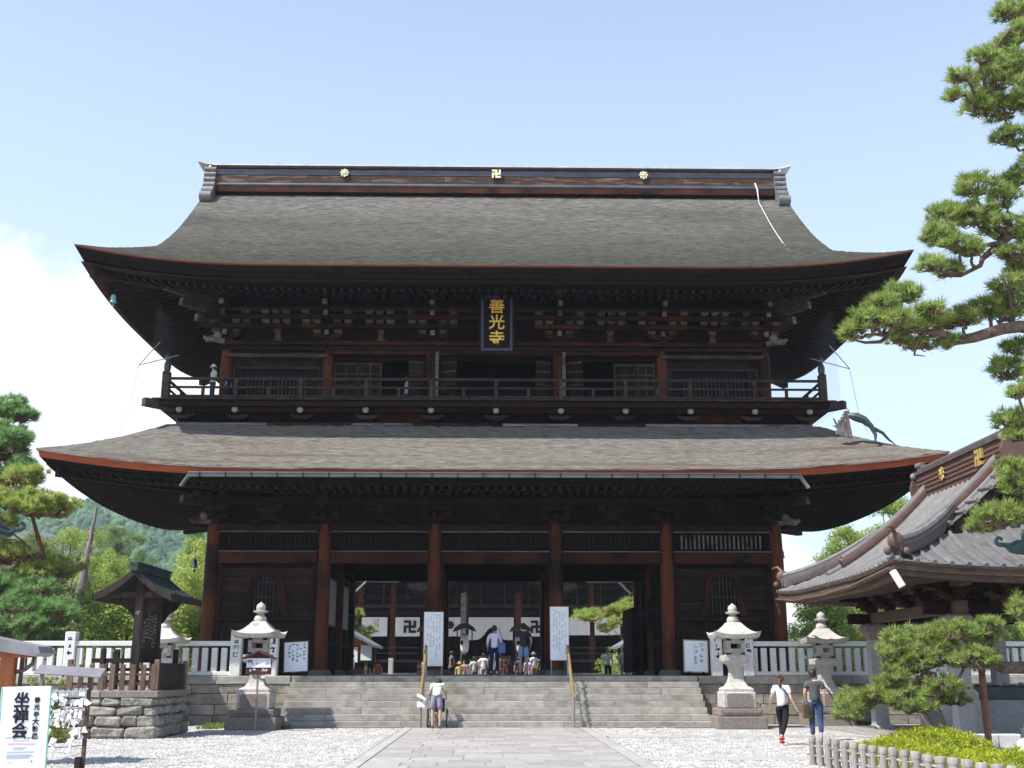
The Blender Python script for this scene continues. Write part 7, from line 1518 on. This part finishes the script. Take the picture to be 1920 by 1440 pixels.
# ------------------------------------------------------------------ people
def skin_mesh(verts, radii, edges, root, sub=1):
    me = bpy.data.meshes.new('body'); me.from_pydata(verts, edges, []); o = bpy.data.objects.new('body', me); COL.objects.link(o)
    m = o.modifiers.new('s', 'SKIN'); m.use_smooth_shade = True
    for i, r in enumerate(radii):
        me.skin_vertices[0].data[i].radius = r if hasattr(r, '__len__') else (r, r)
    me.skin_vertices[0].data[root].use_root = True
    if sub: s_ = o.modifiers.new('u', 'SUBSURF'); s_.levels = sub
    dg = bpy.context.evaluated_depsgraph_get(); out = bpy.data.meshes.new_from_object(o.evaluated_get(dg)); bpy.data.objects.remove(o); return out
def person(loc, face, label, pose=None, top=(.8, .8, .8), bottom=(.02, .03, .08), shoes=(.05, .05, .05), short_sleeve=True, shorts=False, hair='short', h=1.70, fem=False, detail=True, group=None, hat=None, hairm=None):
    """pose gives joint points in the body's own frame: x right, y forward, z up, for a 1.70 m figure"""
    J = dict(hip=(0, 0, .92), waist=(0, 0, 1.06), chest=(0, 0, 1.28), neck=(0, .0, 1.45), head=(0, .02, 1.56), crown=(0, .02, 1.68),
             shL=(-.17, 0, 1.39), elL=(-.23, -.02, 1.12), haL=(-.24, .06, .88), shR=(.17, 0, 1.39), elR=(.23, -.02, 1.12), haR=(.24, .06, .88),
             hipL=(-.095, 0, .90), knL=(-.105, .02, .50), anL=(-.11, -.02, .09), hipR=(.095, 0, .90), knR=(.105, .02, .50), anR=(.11, -.02, .09))
    if pose: J.update(pose)
    J = {k: Vector(v) for k, v in J.items()}
    S = h / 1.70; B = TR(loc[0], loc[1], loc[2], rz=face, s=S)      # face = turn about z; 0 looks to +y (away from the camera)
    t = empty('person', loc, label, 'person', group)
    J['upper'] = J['chest'] + (J['neck'] - J['chest']) * .62
    names = list(J); idx = {k: i for i, k in enumerate(names)}
    rad = dict(upper=(.105, .07), hip=(.085, .065), waist=(.09, .07), chest=(.12, .08), neck=.050, head=(.078, .095), crown=(.055, .065), shL=.060, elL=.042, haL=.026, shR=.060, elR=.042, haR=.026, hipL=.062, knL=.056, anL=.038, hipR=.062, knR=.056, anR=.038)
    if fem: rad.update(chest=(.11, .08), hip=(.085, .065), shL=.05, shR=.05, elL=.034, elR=.034, waist=(.085, .065))
    vs = [J[k] for k in names]; rr = [rad[k] for k in names]; E_ = [('hip', 'waist'), ('waist', 'chest'), ('chest', 'upper'), ('upper', 'neck'), ('neck', 'head'), ('head', 'crown'), ('upper', 'shL'), ('shL', 'elL'), ('elL', 'haL'), ('upper', 'shR'), ('shR', 'elR'), ('elR', 'haR'), ('hip', 'hipL'), ('hipL', 'knL'), ('knL', 'anL'), ('hip', 'hipR'), ('hipR', 'knR'), ('knR', 'anR')]
    E_ = [(idx[a], idx[b]) for a, b in E_]
    if detail:
        for s_ in 'LR':      # feet, palm, fingers and thumb
            an = J['an' + s_]; kn = J['kn' + s_]; fw = Vector((0, 1, 0))
            vs += [an + Vector((0, .03, -.05)), an + Vector((0, .16, -.062))]; rr += [.036, .026]; E_ += [(idx['an' + s_], len(vs) - 2), (len(vs) - 2, len(vs) - 1)]
            el, ha = J['el' + s_], J['ha' + s_]; d = (ha - el).normalized(); sd = Vector((0, 1, 0)) - d * d.y
            sd = sd.normalized() if sd.length > .1 else Vector((1, 0, 0)); ins = d.cross(sd).normalized() * (1 if s_ == 'L' else -1)
            pa = ha + d * .05; vs.append(pa); rr.append((.034, .018)); ip = len(vs) - 1; E_.append((idx['ha' + s_], ip))
            for k in range(4):
                b0 = pa + d * .035 + sd * (.026 - .017 * k); L = (.030, .036, .034, .026)[k]
                vs += [b0, b0 + d * L - ins * .006, b0 + d * L * 1.7 - ins * .020]; rr += [.0105, .009, .007]; E_ += [(ip, len(vs) - 3), (len(vs) - 3, len(vs) - 2), (len(vs) - 2, len(vs) - 1)]
            vs += [pa + sd * .035 - d * .01, pa + sd * .048 + d * .03]; rr += [.012, .009]; E_ += [(ip, len(vs) - 2), (len(vs) - 2, len(vs) - 1)]
    body = skin_mesh([tuple(v) for v in vs], rr, E_, idx['hip'], 1); body.materials.append(M_SKIN); b = link(bpy.data.objects.new('body', body), t, B)
    def lerp(a, c, f): return J[a] + (J[c] - J[a]) * f
    def garment(name, pts, radii, edges, m):
        me = skin_mesh([tuple(p) for p in pts], radii, edges, 0, 1); me.materials.append(m); return link(bpy.data.objects.new(name, me), t, B)
    fs = .5 if short_sleeve else .97; k = 1.0
    P = [J['hip'] + (J['hip'] - J['waist']) * .28, J['waist'], J['chest'], lerp('chest', 'neck', .90), J['shL'], J['shR'], J['upper']]
    Rr = [(.158, .128), (.145, .112), (.165, .120), (.062, .060), .082, .082, (.150, .098)] if not fem else [(.158, .130), (.128, .104), (.145, .115), (.056, .054), .07, .07, (.125, .088)]
    Ed = [(0, 1), (1, 2), (2, 6), (6, 3), (6, 4), (6, 5)]
    for s_, si in (('L', 4), ('R', 5)):
        if short_sleeve: P.append(lerp('sh' + s_, 'el' + s_, .68)); Rr.append(.066); Ed.append((si, len(P) - 1))
        else: P += [J['el' + s_], lerp('el' + s_, 'ha' + s_, .95)]; Rr += [.056, .040]; Ed += [(si, len(P) - 2), (len(P) - 2, len(P) - 1)]
    garment('shirt', P, Rr, Ed, cloth('cloth_%02x%02x%02x' % tuple(int(255 * c) for c in top), top))
    P = [lerp('hip', 'waist', .80), J['hipL'] * 1.0 - Vector((0, 0, .05)), J['hipR'] - Vector((0, 0, .05))]; Rr = [(.128, .098), (.092, .105), (.092, .105)]; Ed = [(0, 1), (0, 2)]
    for s_, si in (('L', 1), ('R', 2)):
        if shorts: P.append(lerp('kn' + s_, 'hip' + s_, .12)); Rr.append(.096); Ed.append((si, len(P) - 1))
        else: P += [J['kn' + s_], lerp('kn' + s_, 'an' + s_, .93)]; Rr += [.074, .060]; Ed += [(si, len(P) - 2), (len(P) - 2, len(P) - 1)]
    garment('shorts' if shorts else 'trousers', P, Rr, Ed, cloth('cloth_%02x%02x%02x' % tuple(int(255 * c) for c in bottom), bottom))
    hd, cr = J['head'], J['crown']; ax = (cr - hd).normalized(); q = Vector((0, 0, 1)).rotation_difference(ax).to_matrix().to_4x4()
    HB = B @ Matrix.Translation(hd) @ q
    hm = MB(); hm.ball((0, -.012, .045), .108, 12, 8, .92, 1.08, 1.08)
    hm.v = [(x, y - (.015 if z < 0 else 0), z) if not (y > .045 and z < .07) else (x * .9, .045, z) for x, y, z in hm.v]
    put('hair', hm, hairm or (M_HAIRB if fem else M_HAIR), t, smooth=True, basis=HB)
    if detail:
        put('ears', MB().ball((-.088, .0, .0), .024, 6, 4, .4, .8, 1.2).ball((.088, .0, .0), .024, 6, 4, .4, .8, 1.2), M_SKIN, t, smooth=True, basis=HB)
        put('face', MB().ball((0, .108, -.012), .016, 6, 4, .8, 1, 1.4).box((0, .098, -.052), (.04, .01, .008)), M_SKIN, t, smooth=True, basis=HB)
        put('eyes', MB().ball((-.032, .098, .018), .010, 6, 4).ball((.032, .098, .018), .010, 6, 4), M_INK, t, basis=HB)
    if hair == 'bun': put('hair_bun', MB().ball((0, -.10, .12), .055, 10, 6), hairm or M_HAIRB, t, smooth=True, basis=HB); put('loose_hair', MB().tube([(0, -.09, .02), (0.01, -.12, -.10), (.02, -.11, -.20)], [.05, .045, .015], 8), hairm or M_HAIRB, t, smooth=True, basis=HB)
    if hat: put('hat', MB().lathe([(.17, .05), (.165, .06), (.10, .075), (.10, .13), (.07, .165), (.01, .17)], (0, 0, 0), 14), cloth('hat_%d' % int(hat[0] * 99), hat), t, smooth=True, basis=HB)
    sh_ = MB()
    for s_ in 'LR':
        an = J['an' + s_]; sh_.tube([tuple(an + Vector((0, -.07, -.055))), tuple(an + Vector((0, -.03, -.045))), tuple(an + Vector((0, .06, -.05))), tuple(an + Vector((0, .17, -.062)))], [.030, .040, .038, .024], 10, squash=.95)
    put('shoes', sh_, cloth('shoe_%02x%02x' % (int(255 * shoes[0]), int(255 * shoes[1])), shoes), t, smooth=True, basis=B)
    return t, B
# man bending over a wheelchair at the foot of the stairs
bm_, BB_ = person((-1.80, 36.05, 0), -.08, 'man in pale green shirt and checked shorts bending over a wheelchair by the stairs', dict(waist=(0, .10, 1.05), chest=(0, .24, 1.20), neck=(0, .36, 1.30), head=(0, .44, 1.33), crown=(0, .55, 1.37), shL=(-.17, .30, 1.27), shR=(.17, .30, 1.27), elL=(-.25, .38, 1.02), elR=(.25, .38, 1.02), haL=(-.24, .52, .92), haR=(.24, .52, .92), knL=(-.12, .0, .50), knR=(.12, .0, .50)),
                  top=(.62, .70, .56), bottom=(.24, .23, .30), shoes=(.14, .07, .05), shorts=True, h=1.70)
stripes = MB()
for k in range(7):
    stripes.lathe([(.150, .86), (.152, .87)], (0, 0, 0), 4) if False else None
wc = empty('wheelchair', (-1.78, 36.35, 0), 'folding wheelchair pushed by the bending man at the foot of the stairs', 'wheelchair')
for s in (-1, 1):
    cx = -1.78 + s * .29; wpts = [(cx, 36.42 + .29 * math.cos(a), .30 + .29 * math.sin(a)) for a in np.linspace(0, 2 * math.pi, 25)]
    w_ = put('wheel', MB().tube(wpts, .016, 6), M_RUBBER, wc, smooth=True); rp = [(cx + s * .035, 36.42 + .25 * math.cos(a), .30 + .25 * math.sin(a)) for a in np.linspace(0, 2 * math.pi, 25)]
    put('hand_rim', MB().tube(rp, .009, 5), M_CHROME, w_, smooth=True); sp = MB()
    for k in range(12): sp.cyl((cx, 36.42, .30), (cx, 36.42 + .28 * math.cos(k * math.pi / 6), .30 + .28 * math.sin(k * math.pi / 6)), .003, n=4)
    put('spokes', sp, M_CHROME, w_)
    put('frame_side', MB().tube([(cx - s * .05, 36.22, .93), (cx - s * .05, 36.32, .90), (cx - s * .05, 36.34, .30), (cx - s * .05, 36.80, .30)], .014, 6).cyl((cx - s * .05, 36.34, .55), (cx - s * .05, 36.85, .52), .014, n=6).tube([(cx - s * .05, 36.34, .72), (cx - s * .05, 36.70, .72), (cx - s * .05, 36.72, .5)], .014, 6), M_CHROME, wc)
    put('caster', MB().tube([(cx - s * .05, 36.86 + .08 * math.cos(a), .09 + .08 * math.sin(a)) for a in np.linspace(0, 2 * math.pi, 13)], .014, 5), M_RUBBER, wc)
put('seat', MB().box((-1.78, 36.58, .50), (.44, .42, .03)), M_RUBBER, wc); put('backrest', MB().box((-1.78, 36.35, .70), (.44, .03, .38)), M_RUBBER, wc)
# checked lines on the shorts
# two men at the top of the stairs
m1, B1 = person((-.02, 41.0, H), .12, 'man in a white long-sleeved shirt and dark trousers standing at the top of the stairs', dict(elL=(-.25, -.03, 1.14), haL=(-.22, .14, .95), elR=(.24, -.03, 1.14), haR=(.16, .14, 1.02), head=(0, .05, 1.56), crown=(0, .07, 1.68)), top=(.74, .76, .85), bottom=(.015, .02, .06), shoes=(.03, .03, .05), short_sleeve=False, h=1.70)
T(put('shoulder_bag', MB().cbox((0, 0, 0), (.26, .12, .36), .04).tube([(.05, 0, .15), (-.02, -.13, .42), (-.1, -.02, .66)], .015, 5), cloth('blue_bag', (.13, .19, .42)), basis=TR(.24, 40.92, H + .92)), 'blue shoulder bag at the right hip of the man in the white shirt', 'bag')
person((1.0, 41.0, H), -.05, 'man in dark grey T-shirt and denim shorts standing atop the stairs', dict(elL=(-.26, -.03, 1.14), elR=(.27, -.03, 1.14), haL=(-.25, .10, .93), haR=(.22, .14, .93)), top=(.038, .038, .050), bottom=(.22, .34, .52), shoes=(.12, .08, .06), shorts=True, h=1.78)
# the couple walking on the right
person((6.78, 28.0, 0), -.62, 'woman in white T-shirt with hair tied up, walking on the right', dict(haL=(-.34, .10, .92), elL=(-.27, -.02, 1.13), elR=(.27, -.08, 1.14), haR=(.36, -.02, .92), knL=(-.08, .10, .50), anL=(-.07, .02, .12), knR=(.09, -.10, .52), anR=(.08, -.38, .22), head=(-.02, .04, 1.54), crown=(-.03, .05, 1.66)), top=(.80, .78, .86), bottom=(.012, .012, .016), shoes=(.60, .04, .06), hair='bun', h=1.62, fem=True)
T(put('crossbody_strap', MB().tube([(6.66, 27.90, 1.42), (6.72, 27.83, 1.38), (6.86, 27.84, 1.20), (6.98, 27.92, 1.06)], .016, 5), M_RUBBER), 'black cross-body strap worn by the woman in the white T-shirt', 'strap')
person((8.02, 29.6, 0), -.25, 'man in a dark grey T-shirt and blue jeans walking on the right', dict(elL=(-.24, -.02, 1.14), haL=(-.20, .10, .90), haR=(.22, .02, .88), knL=(-.10, .08, .50), anL=(-.10, .0, .10), knR=(.10, -.02, .50), anR=(.10, -.20, .16), head=(-.02, .03, 1.56), crown=(-.03, .04, 1.68)), top=(.085, .085, .092), bottom=(.035, .06, .14), shoes=(.25, .35, .55), h=1.74)
T(put('paper_bag', MB().cbox((0, 0, 0), (.24, .10, .34), .015).tube([(-.06, 0, .17), (-.04, 0, .24), (.04, 0, .24), (.06, 0, .17)], .008, 4), M_BEIGE, basis=TR(7.80, 29.62, .72, rz=.2)), 'tan paper bag hanging from the left hand of the man in jeans', 'bag')
# visitors farther in
def far(x, y, z, face, label, top, bottom, h=1.62, **k): return person((x, y, z), face, label, None if 'pose' not in k else k.pop('pose'), top=top, bottom=bottom, h=h, detail=False, **k)
sit = dict(knL=(-.12, .34, .50), anL=(-.12, .34, .10), knR=(.12, .34, .50), anR=(.12, .34, .10), hip=(0, 0, .52), waist=(0, .02, .68), chest=(0, .06, .92), neck=(0, .08, 1.10), head=(0, .12, 1.20), crown=(0, .13, 1.32), shL=(-.17, .06, 1.03), shR=(.17, .06, 1.03), elL=(-.22, .10, .78), elR=(.22, .10, .78), haL=(-.12, .28, .66), haR=(.12, .28, .66), hipL=(-.10, .02, .52), hipR=(.10, .02, .52))
far(-2.1, 59.0, CZ + .10, 1.2, 'visitor in a camouflage-patterned jacket beyond the gate, left of the white-shirted man', (.17, .16, .11), (.03, .03, .03), 1.72)
far(-1.73, 60.0, CZ - .20, 3.0, 'small visitor with a yellow hat beyond the gate', (.42, .36, .14), (.1, .1, .2), 1.5, hat=(.50, .44, .14))
far(-1.5, 60.5, CZ - .10, 2.8, 'visitor in an orange top beyond the gate', (.42, .24, .15), (.1, .1, .2), 1.5)
far(-1.15, 60.2, CZ - .08, .2, 'visitor in a blue top partly behind a cream one', (.12, .24, .40), (.1, .1, .2), 1.5)
far(-.98, 59.2, CZ - .0, .3, 'visitor in a cream shirt beyond the gate', (.72, .70, .55), (.2, .2, .2), 1.55)
far(-.5, 59.0, CZ + .10, .0, 'visitor in a bright white coat beyond the gate, left of the white-shirted man', (.85, .80, .80), (.5, .4, .4), 1.62)
far(.30, 60.0, CZ + .10, .3, 'visitor in a brown patterned dress between the two men', (.34, .22, .15), (.3, .2, .15), 1.6, fem=True)
far(.58, 60.3, CZ - .12, 1.0, 'visitor in a red top between the two men', (.36, .08, .09), (.1, .1, .1), 1.5)
far(1.28, 59.6, CZ - .02, .2, 'visitor in a navy top left of the denim-shorts man', (.03, .04, .13), (.05, .05, .1), 1.58)
far(1.74, 59.4, CZ + .02, 2.6, 'visitor in a lilac top and straw hat behind the denim-shorts man', (.62, .52, .78), (.3, .3, .4), 1.5, hat=(.55, .45, .28))
far(2.08, 60.2, CZ + .16, .4, 'visitor in a white shirt and grey cap right of the denim-shorts man', (.70, .70, .70), (.34, .2, .1), 1.62, hat=(.3, .3, .33))
far(2.45, 59.6, CZ + .10, .2, 'visitor in a dark grey shirt beside the right tall board', (.10, .10, .13), (.05, .05, .08), 1.58)
far(-7.0, 58.2, CZ + .10, 1.3, 'visitor in a white top by the left rear pillar', (.78, .76, .84), (.05, .05, .15), 1.55, hat=(.06, .08, .2))
far(-5.9, 60, CZ - .15, .4, 'visitor in an orange coat at the left beyond the gate', (.36, .12, .04), (.3, .1, .05), 1.55)
far(5.55, 56.8, CZ + .25, 3.0, 'visitor in a white blouse and black trousers standing in the right bay', (.78, .70, .76), (.012, .012, .012), 1.60, fem=True, short_sleeve=False)
far(6.35, 57.0, CZ + .25, 2.9, 'visitor in a beige jacket leaning by the right stall', (.50, .45, .38), (.25, .24, .27), 1.68, short_sleeve=False)
far(-.9, 88.5, CZ + .3, .1, 'visitor in pale blue patterned clothes on the hall steps', (.35, .45, .62), (.3, .36, .46), 1.62)
far(-.0, 90.4, CZ + .8, .1, 'visitor in a light blue shirt on the hall steps beside the offertory box', (.35, .52, .75), (.12, .2, .42), 1.66)
# visitors on the balcony
far(-10.35, 40.55, 11.14, 2.2, 'visitor in a pale green top and white hat at the left end of the balcony', (.45, .60, .48), (.05, .05, .1), 1.45, hat=(.7, .7, .68))
far(-9.85, 40.8, 11.14, 1.2, 'visitor in dark blue crouching at the left end of the balcony', (.03, .03, .12), (.02, .02, .05), 1.2)
far(-3.35, 41.9, 11.0, 2.0, 'visitor in a pale lavender shirt in the left upper doorway', (.52, .50, .66), (.08, .08, .25), 1.58, short_sleeve=False)
# ------------------------------------------------------------------ summer air
hm = bpy.data.materials.new('summer_haze'); hm.use_nodes = True; hn = hm.node_tree; hn.nodes.clear()
hv = hn.nodes.new('ShaderNodeVolumePrincipled'); hv.inputs['Color'].default_value = (.80, .88, 1.0, 1); hv.inputs['Density'].default_value = .00026; hv.inputs['Anisotropy'].default_value = .2
ho = hn.nodes.new('ShaderNodeOutputMaterial'); hn.links.new(hv.outputs[0], ho.inputs['Volume'])
T(put('haze', MB().span(-800, 700, -60, 790, -1.2, 118), hm), 'thin pale summer haze over the whole precinct and the hill', 'haze', kind='stuff')
